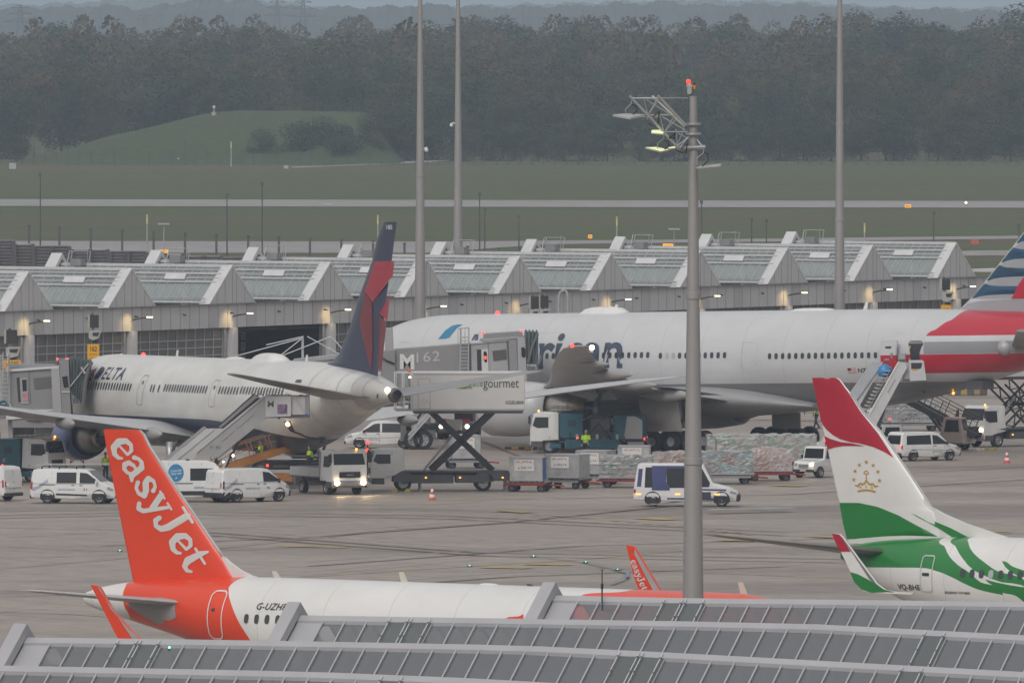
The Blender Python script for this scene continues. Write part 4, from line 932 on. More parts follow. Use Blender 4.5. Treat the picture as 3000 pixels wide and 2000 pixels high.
E_ = {'e': [[(.30, .44, .05), (.90, .56, .07)], [(.91, .60, .07), (.86, .82, .09), (.60, .95, .09), (.32, .84, .13), (.17, .52, .17), (.26, .18, .16), (.55, .04, .12), (.80, .10, .09), (.92, .24, .06)]],
      'a': [[(.12, .76, .11), (.28, .90, .08), (.5, .94, .09), (.72, .80, .14), (.76, .45, .15), (.78, .2, .14), (.98, .08, .08)], [(.72, .54, .06), (.42, .54, .08), (.19, .40, .12), (.16, .2, .13), (.32, .06, .10), (.56, .10, .08), (.72, .26, .07)]],
      's': [[(.84, .70, .11), (.72, .88, .07), (.45, .95, .08), (.22, .80, .13), (.34, .58, .15), (.64, .42, .15), (.82, .22, .13), (.58, .04, .09), (.3, .07, .08), (.12, .28, .11)]],
      'y': [[(.02, .95, .05), (.42, .95, .05)], [(.21, .88, .15), (.50, .24, .15)], [(.68, .95, .05), (1.02, .95, .05)], [(.87, .88, .08), (.52, .1, .11), (.38, -.22, .11), (.16, -.35, .11), (-.02, -.2, .11)]],
      'J': [[(.16, 1.42, .06), (1.0, 1.42, .06)], [(.62, 1.34, .17), (.62, .4, .17), (.52, .08, .14), (.26, -.08, .10), (.02, .06, .12), (.02, .26, .12)]],
      't': [[(.44, 1.30, .06), (.36, 1.0, .14), (.32, .35, .18), (.46, .08, .12), (.70, .06, .09), (.86, .22, .06)], [(.02, .93, .06), (.86, .93, .06)]]}
def rounded_word(mb, fin, fr, word, org_px, dx, dy, m, sgn, scale=1.0):
    """letters along the direction dx (pixels per em) with up direction dy"""
    adv = 0
    for ch in word:
        pol = []
        for st in E_[ch]:
            for p in stroke_polys(st): pol.append([fr.pl(org_px[0] + dx[0] * (adv + a) + dy[0] * b, org_px[1] + dx[1] * (adv + a) + dy[1] * b, sgn * .12) for a, b in p])
        fin.decal(mb, pol, m, sgn, .025, .3); adv += {'e': 1.08, 'a': 1.10, 's': 1.02, 'y': 1.05, 'J': 1.06, 't': 1}[ch]
mw = mat('lettering_white', (.66, .65, .63), .45, var=.04)
rounded_word(mb, finE, F, 'easyJet', (312, 1302), (33.5, 52.2), (54, -33), mw, -1)
mb.build('fin', tE, fix=False)
ll = [F.pl(*p, 0) for p in leE[1:7]]
mb = MB(); mb.tube([(x, 0, z) for x, z in ll], [.03, .05, .06, .06, .06, .05], wingm, 8); mb.build('fin_leading_edge', tE)
mb = MB(); dd = [F.pl(*p, 0) for p in [(780, 1700), (765, 1693), (735, 1684), (704, 1668), (672, 1644), (655, 1628), (650, 1700)]]; mb.prism([(x, z) for x, z in dd], -.075, .075, mat('fairing_white', acw, .35, var=.05)); mb.build('fin_fillet', tE)
# tailplanes
rx = he.xn - 33.2; tz = 4.72
for sg, nm in ((-1, 1), (1, 1)):
    mb = wing([(sg * .6, rx + 1.9, 3.3, tz + .05, .10, 0), (sg * 1.2, rx + 1.45, 3.0, tz + .1, .10, 0), (sg * 6.0, rx - 1.55, 1.35, tz + .62, .09, 0), (sg * 6.22, rx - 1.95, .8, tz + .64, .08, 0)], wingm); mb.build('tailplane', tE)
mb = MB(); he.decal(mb, [[PE(*p) for p in [(370, 1768), (470, 1748), (515, 1762), (516, 1808), (465, 1828), (400, 1790)]]], wingu, -1, .03); mb.build('tailplane_root_plate', tE, fix=False)
# wings, only the near tip and upper surface can be seen
for sg in (-1, 1):
    tip = (-1.6, sg * 16.6)
    mb = wing([(sg * 1.5, 3.8, 7.0, 2.5, .12, 1), (sg * 6.2, 1.6, 4.0, 3.0, .11, 1), (sg * 16.4, -3.4 + .6, 1.7, 3.95, .10, 1)], wingm); mb.build('wing', tE)
    nacelle(6.2, sg * 5.75, 1.95, 1.15, 3.4, mat('engine_white', acw, .35), tE)
def winglet(frame, parent, pts_out, pts_edge, yl, m_main, m_edge, letter=None, sgn=-1, thick=.06, lean=0.0, name='winglet', extra=None):
    """upswept tip panel from its outline; leans outwards with height"""
    base = min(frame.pl(*p, yl)[1] for p in pts_out)
    mb = MB()
    def surf(x, z, off=0.0): return Vector((x, yl + sgn * (lean * (z - base) + off), z))
    pol = [frame.pl(*p, yl) for p in pts_out]; n = len(pol)
    a = [surf(x, z, thick) for x, z in pol]; b = [surf(x, z, -thick) for x, z in pol]
    mb.add(a + b, [tuple(range(n)), tuple(range(2 * n - 1, n - 1, -1))] + [(i, i + n, (i + 1) % n + n, (i + 1) % n) for i in range(n)], m_main)
    if pts_edge:
        e = [frame.pl(*p, yl) for p in pts_edge]; mb.flat([e], lambda x, z: surf(x, z, thick + .015), m_edge, 0); mb.flat([e], lambda x, z: surf(x, z, -thick - .015), m_edge, 0)
    if extra: extra(mb, surf, thick + .02)
    mb.build(name, parent, fix=False)
winglet(F, tE, [(268, 1712), (290, 1716), (297, 1724), (330, 1785), (385, 1845), (412, 1868), (424, 1878), (352, 1874), (338, 1850), (300, 1775)], [(290, 1716), (297, 1724), (330, 1785), (385, 1845), (412, 1868), (424, 1878), (394, 1873), (345, 1800), (297, 1730)], -16.9, fo, wingm)
def smallword(mb, surf, off):
    class Q: pass
    q = Q(); q.decal = lambda mb2, polys, m, sgn, o, st: mb2.flat(polys, lambda x, z: surf(x, z, off), m, 0)
    rounded_word(mb, q, Fw, 'easyJet', (1850, 1642), (4.9, 12.2), (12.5, -5.0), mw, -1)
class Fw_:
    def pl(s, px, py, yl): return F.pl(px, py, 17.0)
Fw = Fw_()
def sw2(mb, surf, off): smallword(mb, lambda x, z, o: surf(x, z, -o if False else o), off)
winglet(F, tE, [(1837, 1596), (1858, 1599), (1863, 1606), (1936, 1729), (1875, 1729), (1860, 1690)], [(1863, 1607), (1936, 1729), (1917, 1729), (1862, 1622)], 17.0, fo, wingm, sgn=-1, extra=sw2)
for px, yb, yt in [(806, 1694, 1676), (1178, 1704, 1676), (2172, 1745, 1712)]:
    q = F.pl(px, yb, 0); z_ = he.sec(he.xn - q[0])[0]; blade(tE, q[0] + .3, z_, (yb - yt) / 77, mat('antenna_cream', (.6, .56, .48), .5, var=.05))
dome(he, tE, F.pl(1432, 1712, 0)[0], 1.0, .10, .6); blade(tE, F.pl(1570, 1714, 0)[0], 5.86, .08, dgrey)
bogie(tE, 0, 3.8, 1, .58, .4, .9, 0, 2.6); bogie(tE, 0, -3.8, 1, .58, .4, .9, 0, 2.6); bogie(tE, 12.64, 0, 1, .38, .22, .5, 0, 2.0)
# ------------------------------------------------------------------ green, white and red airliner (right)
F = Frame(29.5, 573.3, -38.5); tS = thing('airliner', 'white and green airliner with a red fin tip and golden crown emblem at the right', 'airliner', M=F.M)
hs = Hull(19.6, [(0, 3.0, 2.8, .05), (.4, 3.6, 2.3, .6), (1.5, 4.2, 1.8, 1.15), (3, 5.0, 1.5, 1.6), (5, 5.3, 1.33, 1.85), (8, 5.32, 1.3, 1.88), (26, 5.32, 1.3, 1.88), (29, 5.32, 1.35, 1.87), (32, 5.30, 1.6, 1.75), (34.5, 5.2, 2.1, 1.45), (36.5, 5.08, 2.75, 1.0), (38.2, 4.85, 3.5, .55), (39.1, 4.6, 4.1, .25)])
PS = lambda px, py: F.on(px, py, hs.side, -1)
Zp = lambda zx, zy: (2000 + zx / 2.352, 1400 + zy / 2.352)
grn = (.012, .20, .035); swap = lambda l: [(z, x) for x, z in l]
ext = lambda l, up, dn: l + [(9, l[0][1] + up), (-2, l[-1][1] + dn)]
A_ = swap([PS(*Zp(*p)) for p in [(1797, 412), (1805, 470), (1840, 540), (1900, 600), (1975, 650), (2060, 720), (2200, 770)]])
B1 = swap([PS(*Zp(*p)) for p in [(1872, 412), (1880, 470), (1920, 540), (1990, 620), (2080, 670), (2200, 716), (2352, 745)]]); B2 = swap([PS(*Zp(*p)) for p in [(1978, 412), (1968, 440), (2000, 510), (2080, 580), (2170, 640), (2352, 700)]])
C_ = [PS(*Zp(*p)) for p in [(1060, 545), (1160, 590), (1250, 612), (1400, 615), (1650, 618), (1750, 640), (1850, 680), (1950, 730), (2050, 770), (2250, 812), (2352, 830)]]
Dd = swap([PS(*Zp(*p)) for p in [(2085, 695), (2140, 740), (2210, 790), (2300, 812)]]); Ee = [PS(*Zp(*p)) for p in [(2085, 695), (2200, 725), (2352, 750)]]
G1 = [PS(*Zp(*p)) for p in [(2200, 570), (2280, 610), (2352, 635)]]; G2 = [PS(*Zp(*p)) for p in [(2200, 572), (2270, 650), (2352, 680)]]
ms = livery('green_and_white_paint', acw, [(grn, [('x', '<', ext(A_, .1, .3)), ('z', '>', C_ + [(C_[0][0] - 3, C_[0][1] + .5), (C_[-1][0] + 10, C_[-1][1] - 1)])]), (grn, [('x', '>', ext(B1, 0, 2)), ('x', '<', ext(B2, 0, 4)), ('z', '>', C_ + [(C_[0][0] - 3, 9), (C_[-1][0] + 10, C_[-1][1] - 1)])]),
                                             (grn, [('x', '>', ext(Dd, -2, 4)), ('z', '<', Ee + [(Ee[0][0] - 1, Ee[0][1] + .4), (Ee[-1][0] + 8, Ee[-1][1] - .3)])]), (grn, [('z', '<', G1 + [(G1[0][0] - 20, -5)]), ('z', '>', G2 + [(G2[0][0] - 3, 9), (G2[-1][0] + 4, G2[-1][1])])])])
mb = hs.mesh(ms, caps=dgrey)
bl = mat('black_lettering', (.02, .02, .022), .5)
hs.text(mb, 'VQ-BHE', bl, PS(*Zp(1485, 750))[0], PS(*Zp(1636, 750))[0], PS(*Zp(1560, 774))[1], PS(*Zp(1560, 730))[1], -1, bold=.012)
hs.text(mb, 'BOEING 737-800', bl, PS(*Zp(1808, 787))[0], PS(*Zp(1980, 787))[0], PS(*Zp(1900, 796))[1], PS(*Zp(1900, 780))[1], -1, shear=.3, bold=.02)
mb.build('fuselage', tS, fix=False)
x0 = PS(*Zp(1930, 655)); dx = (PS(*Zp(2325, 668))[0] - x0[0]) / 6; windows(hs, tS, [x0[0] + dx * k for k in range(30)], x0[1], .28, .36, -1, lit=(3,))
mb = MB(); a, b = PS(*Zp(1646, 782)), PS(*Zp(1748, 532)); hs.ring(mb, a[0], b[0], a[1], b[1], mat('door_outline_grey', (.55, .55, .55), .5, var=0), -1, .05, .15); c = PS(*Zp(1675, 662)); hs.decal(mb, [[(c[0] - .2, c[1] - .06), (c[0] + .2, c[1] - .06), (c[0] + .2, c[1] + .06), (c[0] - .2, c[1] + .06)]], bl, -1, .03); mb.build('door', tS, fix=False)
fp_ = lambda px, py: F.pl(px, py, 0)
leS = [(2452, 1106), (2462, 1112), (2474, 1128), (2492, 1150), (2528, 1205), (2584, 1268), (2637, 1345), (2673, 1397), (2706, 1448), (2727, 1483), (2748, 1500), (2768, 1576), (2770, 1590)]
finS = fin_from(F, leS, [(2380, 1106), (2389, 1150), (2405, 1230), (2425, 1316), (2453, 1450), (2459, 1472), (2480, 1576), (2483, 1590)])
wh = mat('fin_white_paint', acw, .32, var=.06, coat=.35); mb = finS.mesh(wh)
dsp = MB(); dd = [fp_(*p) for p in [(2960, 1580), (2948, 1572), (2829, 1532), (2765, 1504), (2727, 1483), (2710, 1458), (2700, 1580)]]; mb.prism([(x, z) for x, z in dd], -.09, .09, wh)
Zq = lambda zx, zy: (2350 + zx / 5.227, 1150 + zy / 5.227)
redS = mat('crimson_paint', (.42, .008, .03), .38, var=.08)
grS = mat('green_paint', grn, .35, var=.08)
topz = [(2380, 1106), (2449, 1106), (2462, 1112), (2474, 1128), (2492, 1158)]
r1 = [(2380, 1106), (2449, 1106), (2460, 1112), (2472, 1128), (2490, 1152), (2524, 1206), Zq(1180, 620), Zq(1420, 990), Zq(1280, 900), Zq(1130, 830), Zq(1000, 795), Zq(900, 772), Zq(760, 752), Zq(600, 708), Zq(480, 645), Zq(380, 565), Zq(320, 490), Zq(290, 420), Zq(250, 220), Zq(205, 0)]
r2 = [Zq(345, 660), Zq(440, 705), Zq(600, 752), Zq(780, 772), Zq(900, 795), Zq(980, 818), Zq(800, 812), Zq(640, 815), Zq(500, 835), Zq(395, 870), Zq(365, 770)]
for r_ in (r1, r2): finS.decal(mb, [[fp_(*p) for p in r_]], redS, -1, .02)
g1_ = [(2460, 1472), (2520, 1472), (2580, 1484), (2640, 1508), (2700, 1541), (2768, 1576), (2482, 1578), (2470, 1530)]
finS.decal(mb, [[fp_(*p) for p in g1_]], grS, -1, .02)
sl_ = [fp_(*p) for p in [(2680, 1503), (2720, 1517), (2790, 1546), (2846, 1575), (2800, 1577), (2760, 1550)]]
mb.flat([sl_], lambda x, z: Vector((x, -(.11 if x > fp_(2712, 1500)[0] else .02 + abs(finS.side(x, z)[0].y)), z)), grS, .3)
gold = mat('gold_paint', (.50, .28, .025), .4, var=.05)
def star(cx, cy_, r): return [(cx + (r if k % 2 == 0 else r * .42) * math.sin(k * math.pi / 5), cy_ - (r if k % 2 == 0 else r * .42) * math.cos(k * math.pi / 5)) for k in range(10)]
for c in [(1013, 1058), (903, 1103), (1122, 1108), (833, 1195), (1196, 1205), (812, 1328), (1223, 1340)]: finS.decal(mb, [[fp_(*Zq(*p)) for p in star(c[0], c[1], 34)]], gold, -1, .02)
for c in [(920, 1445), (1010, 1435), (1102, 1448)]: finS.decal(mb, [[fp_(*Zq(*p)) for p in star(c[0], c[1], 22)]], gold, -1, .02)
for st in [[(835, 1415, 8), (880, 1425, 16), (915, 1380, 10), (945, 1400, 15), (985, 1385, 12), (1010, 1340, 10), (1040, 1380, 12), (1085, 1405, 15), (1112, 1385, 10), (1150, 1430, 16), (1198, 1425, 8)], [(880, 1505, 12), (950, 1490, 15), (1020, 1487, 15), (1100, 1497, 15), (1150, 1512, 12)], [(1012, 1340, 7), (1012, 1245, 6)], [(975, 1235, 7), (985, 1205, 7), (1010, 1190, 7), (1038, 1205, 7), (1050, 1235, 7), (1012, 1243, 6), (975, 1235, 7)]]:
    finS.decal(mb, [[fp_(*Zq(*p)) for p in pl] for pl in stroke_polys(st, 8)], gold, -1, .02)
mb.build('fin', tS, fix=False)
mb = MB(); mb.tube([(fp_(*p)[0], 0, fp_(*p)[1]) for p in leS[3:11]], .05, wingm, 8); mb.build('fin_leading_edge', tS)
tzx, tzz = PS(*Zp(1390, 512))
for sg in (-1, 1):
    mb = wing([(sg * .7, tzx + .0, 3.4, tzz, .13, 0), (sg * 7.1, tzx - 4.3, 1.15, tzz + .85, .09, 0)], mat('grey_tailplane_paint', (.25, .235, .22), .4, var=.15)); mb.build('tailplane', tS)
for sg in (-1, 1):
    mb = wing([(sg * 1.5, 3.6, 6.6, 2.2, .12, 1), (sg * 6, 1.2, 4.0, 2.6, .11, 1), (sg * 17.2, -4.6 + .2, 1.35, 3.1, .1, 1)], wingm); mb.build('wing', tS); nacelle(5.5, sg * 4.9, 1.65, 1.05, 3.2, mat('engine_white', acw, .35), tS)
def wl(mb, surf, off):
    fw = lambda l: [F.pl(*Zp(*p), -17.6) for p in l]
    mb.flat([fw([(1036, 380), (1090, 388), (1165, 505), (1093, 505), (1060, 440)])], lambda x, z: surf(x, z, off), redS, 0)
    mb.flat([fw([(1160, 645), (1215, 660), (1300, 705), (1380, 760), (1440, 780), (1310, 788), (1240, 765), (1190, 715)])], lambda x, z: surf(x, z, off), grS, 0)
winglet(F, tS, [Zp(*p) for p in [(1036, 380), (1085, 384), (1105, 405), (1240, 590), (1340, 725), (1400, 770), (1470, 782), (1600, 786), (1580, 800), (1310, 790), (1250, 775), (1200, 730), (1160, 640), (1095, 505)]],
        [Zp(*p) for p in [(1105, 405), (1240, 590), (1340, 725), (1400, 770), (1470, 782), (1430, 785), (1350, 755), (1290, 690), (1180, 520), (1095, 402)]], -17.6, wh, mat('winglet_edge', (.20, .19, .18), .4, var=.1), extra=wl)
bogie(tS, 0, 2.9, 1, .56, .4, .85, 0, 2.2); bogie(tS, 0, -2.9, 1, .56, .4, .85, 0, 2.2); bogie(tS, 15.6, 0, 1, .34, .2, .45, 0, 1.8)
# ------------------------------------------------------------------ long silver airliner with striped tail (behind, right)
F = Frame(13.9, 860.8, 142, 1.35); tA = thing('airliner', 'very long silver-white airliner with red, white and blue striped tail at the right', 'airliner', M=F.M)
ha = Hull(31.8, [(0, 4.7, 4.4, .05), (.5, 5.3, 3.9, .75), (1.5, 6.0, 3.4, 1.35), (3, 7.0, 2.95, 2.0), (4.6, 7.9, 2.7, 2.5), (6.5, 8.45, 2.57, 2.85), (9, 8.72, 2.5, 3.08), (11, 8.75, 2.5, 3.1), (40, 8.75, 2.5, 3.1), (43, 8.75, 2.6, 3.08), (47, 8.72, 3.1, 2.95), (52, 8.62, 4.2, 2.5), (57, 8.45, 5.5, 1.7), (61, 8.25, 6.7, .8), (63, 8.1, 7.4, .3)])
PA_ = lambda px, py: F.on(px, py, ha.side, 1)
zy = lambda py, px=2800: PA_(px, py)[1]
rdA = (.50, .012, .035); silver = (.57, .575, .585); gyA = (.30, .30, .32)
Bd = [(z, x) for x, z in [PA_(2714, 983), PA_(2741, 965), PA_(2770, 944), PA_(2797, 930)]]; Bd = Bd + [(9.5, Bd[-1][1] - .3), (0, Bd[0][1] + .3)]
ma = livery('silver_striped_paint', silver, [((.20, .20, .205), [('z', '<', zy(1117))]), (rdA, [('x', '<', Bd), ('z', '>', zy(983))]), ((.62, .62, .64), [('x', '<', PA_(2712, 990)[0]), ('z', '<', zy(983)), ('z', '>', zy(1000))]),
                                                 (gyA, [('x', '<', PA_(2706, 1010)[0]), ('z', '<', zy(1000)), ('z', '>', zy(1036))]), (rdA, [('x', '<', PA_(2655, 1060)[0]), ('z', '<', zy(1037)), ('z', '>', zy(1092))])], .28, .06)
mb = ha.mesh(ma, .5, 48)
bla = mat('slate_blue_lettering', (.055, .075, .115), .4, var=.05)
tx0, tx1 = PA_(1340, 1060)[0], PA_(1823, 1060)[0]
ha.text(mb, 'rican', bla, PA_(1574, 1060)[0], tx1, zy(1081, 1600), zy(977, 1600), 1, bold=.02, space=1.0); ha.text(mb, 'Ame', bla, tx0, PA_(1562, 1060)[0], zy(1081, 1600), zy(977, 1600), 1, bold=.02)
dk = mat('dark_lettering', (.03, .03, .035), .5, var=0)
ha.text(mb, 'N751AN', dk, PA_(2514, 1084)[0], PA_(2580, 1084)[0], zy(1091, 2540), zy(1078, 2540), 1, bold=.02)
fx0, fx1, fz0, fz1 = PA_(2484, 1084)[0], PA_(2508, 1084)[0], zy(1091, 2495), zy(1078, 2495)
for k in range(7):
    a, b = fz0 + (fz1 - fz0) * k / 7, fz0 + (fz1 - fz0) * (k + 1) / 7
    ha.decal(mb, [[(fx0, a), (fx1, a), (fx1, b), (fx0, b)]], red if k % 2 == 0 else white, 1, .02, 0)
ha.decal(mb, [[(fx0, (fz0 + fz1) / 2), (fx0 + (fx1 - fx0) * .42, (fz0 + fz1) / 2), (fx0 + (fx1 - fx0) * .42, fz1), (fx0, fz1)]], navy, 1, .03, 0)
ha.decal(mb, [[PA_(*p) for p in [(1284, 993), (1305, 968), (1325, 954), (1340, 951), (1357, 951), (1342, 958), (1330, 972), (1318, 988), (1305, 992)]]], mat('sky_blue_paint', (.03, .22, .38), .4, var=.2, scale=1.2), 1, .02)
for (x0, y0, x1, y1) in [(2259, 1178, 2276, 1188), (2286, 1172, 2304, 1186), (2700, 1142, 2714, 1150)]: ha.decal(mb, [[PA_(x0, y0), PA_(x1 - 5, y0), PA_(x1, y1), PA_(x0 + 5, y1)]], dgrey, 1, .14 if x0 < 2500 else .03, 0)
for y_ in (975,): ha.decal(mb, [[PA_(1400, y_), PA_(2650, y_), PA_(2650, y_ + 1), PA_(1400, y_ + 1)]], lgrey, 1, .012, 2)
mb.build('fuselage', tA, fix=False)
def wrow(h, parent, pl, a, b, n, y, w_, hh, sgn, lit=()):
    xa_, xb_ = pl(a, y)[0], pl(b, y)[0]; windows(h, parent, [xa_ + (xb_ - xa_) * k / (n - 1) for k in range(n)], pl((a + b) / 2, y)[1], w_, hh, sgn, lit=lit)
wrow(ha, tA, PA_, 1603, 1898, 17, 1041, .27, .38, 1); wrow(ha, tA, PA_, 1935, 2123, 11, 1041, .27, .38, 1, (1, 2)); wrow(ha, tA, PA_, 2255, 2585, 18, 1041.5, .27, .38, 1)
dor = mat('door_outline_white', (.62, .62, .63), .4, var=0)
for (a, b, c, d) in [(2171, 1087, 2221, 998), (1163, 1090, 1206, 998)]:
    mb = MB(); p, q = PA_(a, c if False else b), PA_(c, d); ha.ring(mb, q[0], p[0], p[1], q[1], dor, 1, .06, .2); mb.build('door', tA, fix=False)
# open rear door: dark inside and galley glow painted on the hull; leaf swung forward
mb = MB(); p, q = PA_(2662, 1062), PA_(2706, 998)
ha.decal(mb, [[(q[0], p[1] - .6), (p[0], p[1] - .6), (p[0], q[1] - .15), (p[0] - .15, q[1]), (q[0] + .15, q[1]), (q[0], q[1] - .15)]], blackp, 1, .02, .3)
ha.decal(mb, [[(q[0] + .05, q[1] - .18), (p[0] - .05, q[1] - .18), (p[0] - .05, q[1] - .05), (q[0] + .05, q[1] - .05)]], grey, 1, .04, 0)
ha.decal(mb, [[(p[0] - .22, p[1]), (p[0] - .1, p[1]), (p[0] - .1, q[1] - .3), (p[0] - .22, q[1] - .3)]], mat('glowing_galley_curtain', (.35, .20, .07), .6, emit=.25, ecol=(.6, .35, .12)), 1, .04, 0)
mb.build('doorway', tA, fix=False)
mb = MB(); p, q = PA_(2596, 1082), PA_(2642, 997); x0, x1, z0, z1 = q[0], p[0], p[1], q[1]; zr = zy(1037)
yl = ha.side((x0 + x1) / 2, zr, 1)[0].y + .42
O = [(x0, z0 + .1), (x0 + .12, z0), (x1 - .2, z0), (x1, z0 + .2), (x1, z1 - .15), (x1 - .15, z1), (x0 + .15, z1), (x0, z1 - .15)]
yy = lambda z, o=0: yl - .30 * ((z - zr) / 1.2) ** 2 + o
zs = [z0 + (z1 - z0) * k / 8 for k in range(9)]
for a, b in zip(zs, zs[1:]):
    m_ = mat('door_red', rdA, .4, var=.05) if (a + b) / 2 < zr else mat('door_white', (.62, .62, .64), .35, var=.05)
    mb.box(((x0 + x1) / 2, yy((a + b) / 2), (a + b) / 2), (x1 - x0, .12, (b - a) + .01), m_, ('X', math.atan2(-(yy(b) - yy(a)), b - a)) if False else None)
mb.box(((x0 + x1) / 2, yy(z1 - .45, .07), z1 - .42), (.45, .03, .12), blackp); mb.box(((x0 + x1) / 2 - .28, yy(zr, .07), zr - .05), (.14, .04, .35), grey)
mb.box(((x0 + x1) / 2 + .1, yy(zr - .3, .07), zr - .28), (.35, .03, .07), lgrey); mb.box(((x0 + x1) / 2, yy(zr - .8, .07), zr - .75), (.28, .03, .07), lgrey); mb.box((x0 - .3, yl - .2, zr - .1), (.5, .12, .35), lgrey)
mb.build('door_leaf', tA, fix=False)
finA = fin_from(F, [(2740, 935), (2778, 925), (2808, 914), (2829, 893), (2859, 864), (3000, 685), (3200, 431)], [(3240, 935), (3245, 900), (3330, 431)], .09)
mb = finA.mesh(mat('fin_grey_paint', (.36, .36, .38), .38, var=.05))
bluA = mat('striped_blue_paint', (.018, .085, .17), .4, var=.75, scale=1.3, stretch=(.35, 1, 2.5))
whA = mat('stripe_white', (.56, .57, .60), .4, var=.04)
def le_x(py): return lerp([(431, 3200), (685, 3000), (864, 2859), (893, 2829), (914, 2808), (925, 2778)], py)
for (y0, y1, m_) in [(590, 640, bluA), (640, 652, whA), (652, 712, bluA), (712, 725, whA), (725, 768, bluA), (768, 777, whA), (777, 822, bluA), (822, 831, whA), (831, 874, bluA), (874, 891, whA)]:
    P4 = [F.pl(le_x(y0) + 3, y0, 0), F.pl(3235, y0, 0), F.pl(3235, y1, 0), F.pl(le_x(y1) + 3, y1, 0)]
    finA.decal(mb, [P4], m_, 1, .06, .4)
finA.decal(mb, [[F.pl(*p, 0) for p in [(2978, 874), (2998, 833), (3060, 740), (3200, 740), (3200, 874)]]], mat('stripe_red', rdA, .4, var=.05), 1, .08, .4)
mb.build('fin', tA, fix=False)
mb = MB(); mb.tube([(F.pl(x, y, 0)[0], 0, F.pl(x, y, 0)[1]) for x, y in [(2808, 914), (2829, 893), (2859, 864), (3000, 685), (3200, 431)]], .07, mat('fin_edge_cream', (.62, .62, .52), .35, var=.03), 8); mb.build('fin_leading_edge', tA)
sx = PA_(2870, 1022)
for sg in (1, -1):
    mb = wing([(sg * 1.2, sx[0] - 1.6, 7.2, sx[1] + .1, .10, 0), (sg * 10.6, sx[0] - 8.8, 2.5, sx[1] + 1.2, .09, 0)], wingu); mb.build('tailplane', tA)
mb = MB(); mb.ball(tuple(ha.side(sx[0] - 1.6, sx[1], 1, -.2)[0]), .5, wingm); mb.build('tailplane_root', tA)
wz = lambda y: 3.35 + (abs(y) - 3) * .118 + max(0, abs(y) - 12) * .025
for sg in (1, -1):
    ws = [(3.0, 12.0, 14.3, 1.5), (6.2, 9.9, 11.4, 1), (9.6, 7.6, 8.8, 1), (14, 3.6, 6.2, 0), (20, -1.2, 4.1, 0), (26, -6.3, 2.7, 0), (29.3, -9.4, 1.9, 0), (30.4, -11.2, 1.1, 0)]
    mb = wing([(sg * y, xl, c, wz(y), .08, tw) for y, xl, c, tw in ws], mat('wing_belly_light', (.50, .50, .51), .42, var=.15, scale=.5)); o = mb.build('wing', tA, fix=True)
    for (y, xl, l, r_) in [(8.0, 1.2, 4.2, .42), (14.0, -.8, 4.0, .34), (19.0, -3.4, 3.4, .3), (24.2, -6.6, 2.4, .2)]:
        q = MB(); q.lathe([(r_ * math.sin(math.pi * k / 10) ** .7 + .01, -l * k / 10) for k in range(11)], wingu, (xl, sg * y, wz(y) - .34), 'X', 14); q.build('flap_fairing', o)
    mb = MB(); mb.quad((-2.4, sg * 4.0, wz(4) + .05), (1.2, sg * 4, wz(4) + .05), (-.4, sg * 9, wz(9) + .12), (-2.0, sg * 9, wz(9) + .05), wingm); mb.build('flap', o, fix=False)
    nacelle(11.8, sg * 9.6, 2.85, 1.7, 5.3, mat('engine_silver', (.50, .505, .515), .3, var=.06), tA)
    mb = MB(); mb.prism([(10.5, 4.35), (9.0, 4.6), (2.0, 3.9), (1.5, 3.4), (6.5, 3.2)], sg * 9.6 - .22, sg * 9.6 + .22, wingu); mb.build('pylon', tA)
    bogie(tA, 0, sg * 5.5, 3, .67, .5, 1.45, 1.47, 3.2)
hf = Hull(20, [(0, 3.9, 2.6, 1.5), (3, 4.1, 2.15, 2.9), (8, 4.3, 2.0, 3.45), (19, 4.5, 2.0, 3.5), (22.5, 4.2, 2.15, 3.35), (25.5, 3.6, 2.35, 3.0), (28, 3.0, 2.5, 2.2)])
hf.mesh(mat('wing_fairing_paint', (.33, .33, .335), .35, var=.1), .8, 36).build('wing_fairing', tA)
mb = MB(); mb.box((0.2, 7.15, 2.35), (3.0, .08, 2.1), wingu, ('X', R(-14))); mb.build('gear_door', tA); mb = MB(); mb.box((-1.9, -3.2, 1.75), (2.2, .1, 1.0), wingu); mb.build('gear_door', tA)
bogie(tA, 25.88, 0, 1, .53, .4, .8, 0, 2.8)
lampball(tA, (-11.0, 30.5, wz(30.4) + .02), .13, redl); lampball(tA, (-11.2, 28.8, wz(28.6) + .12), .16, mat('strobe_glow', (1, .8, .5), .3, emit=9))
dome(ha, tA, PA_(1735, 930)[0], 3.6, .42, 1.3); blade(tA, F.pl(1795, 926, 0)[0], 8.7, .55); dome(ha, tA, PA_(2342, 926)[0], 3.6, .17, 1.2); blade(tA, F.pl(2528, 925, 0)[0], 8.7, .5); lampball(tA, (F.pl(1458, 925, 0)[0], 0, 8.8), .14, redl)
for px, py in [(2854, 1131), (2793, 1149)]:
    p = PA_(px, py); lampball(tA, tuple(ha.side(p[0], p[1], 1, .05)[0]), .09, amber, 'belly_lamp')
mb = MB(); p = PA_(2882, 1138); mb.box((p[0], .6, ha.sec(31.8 - p[0])[1] - .15), (1.2, 1.2, .55), dgrey); mb.build('open_hatch', tA)
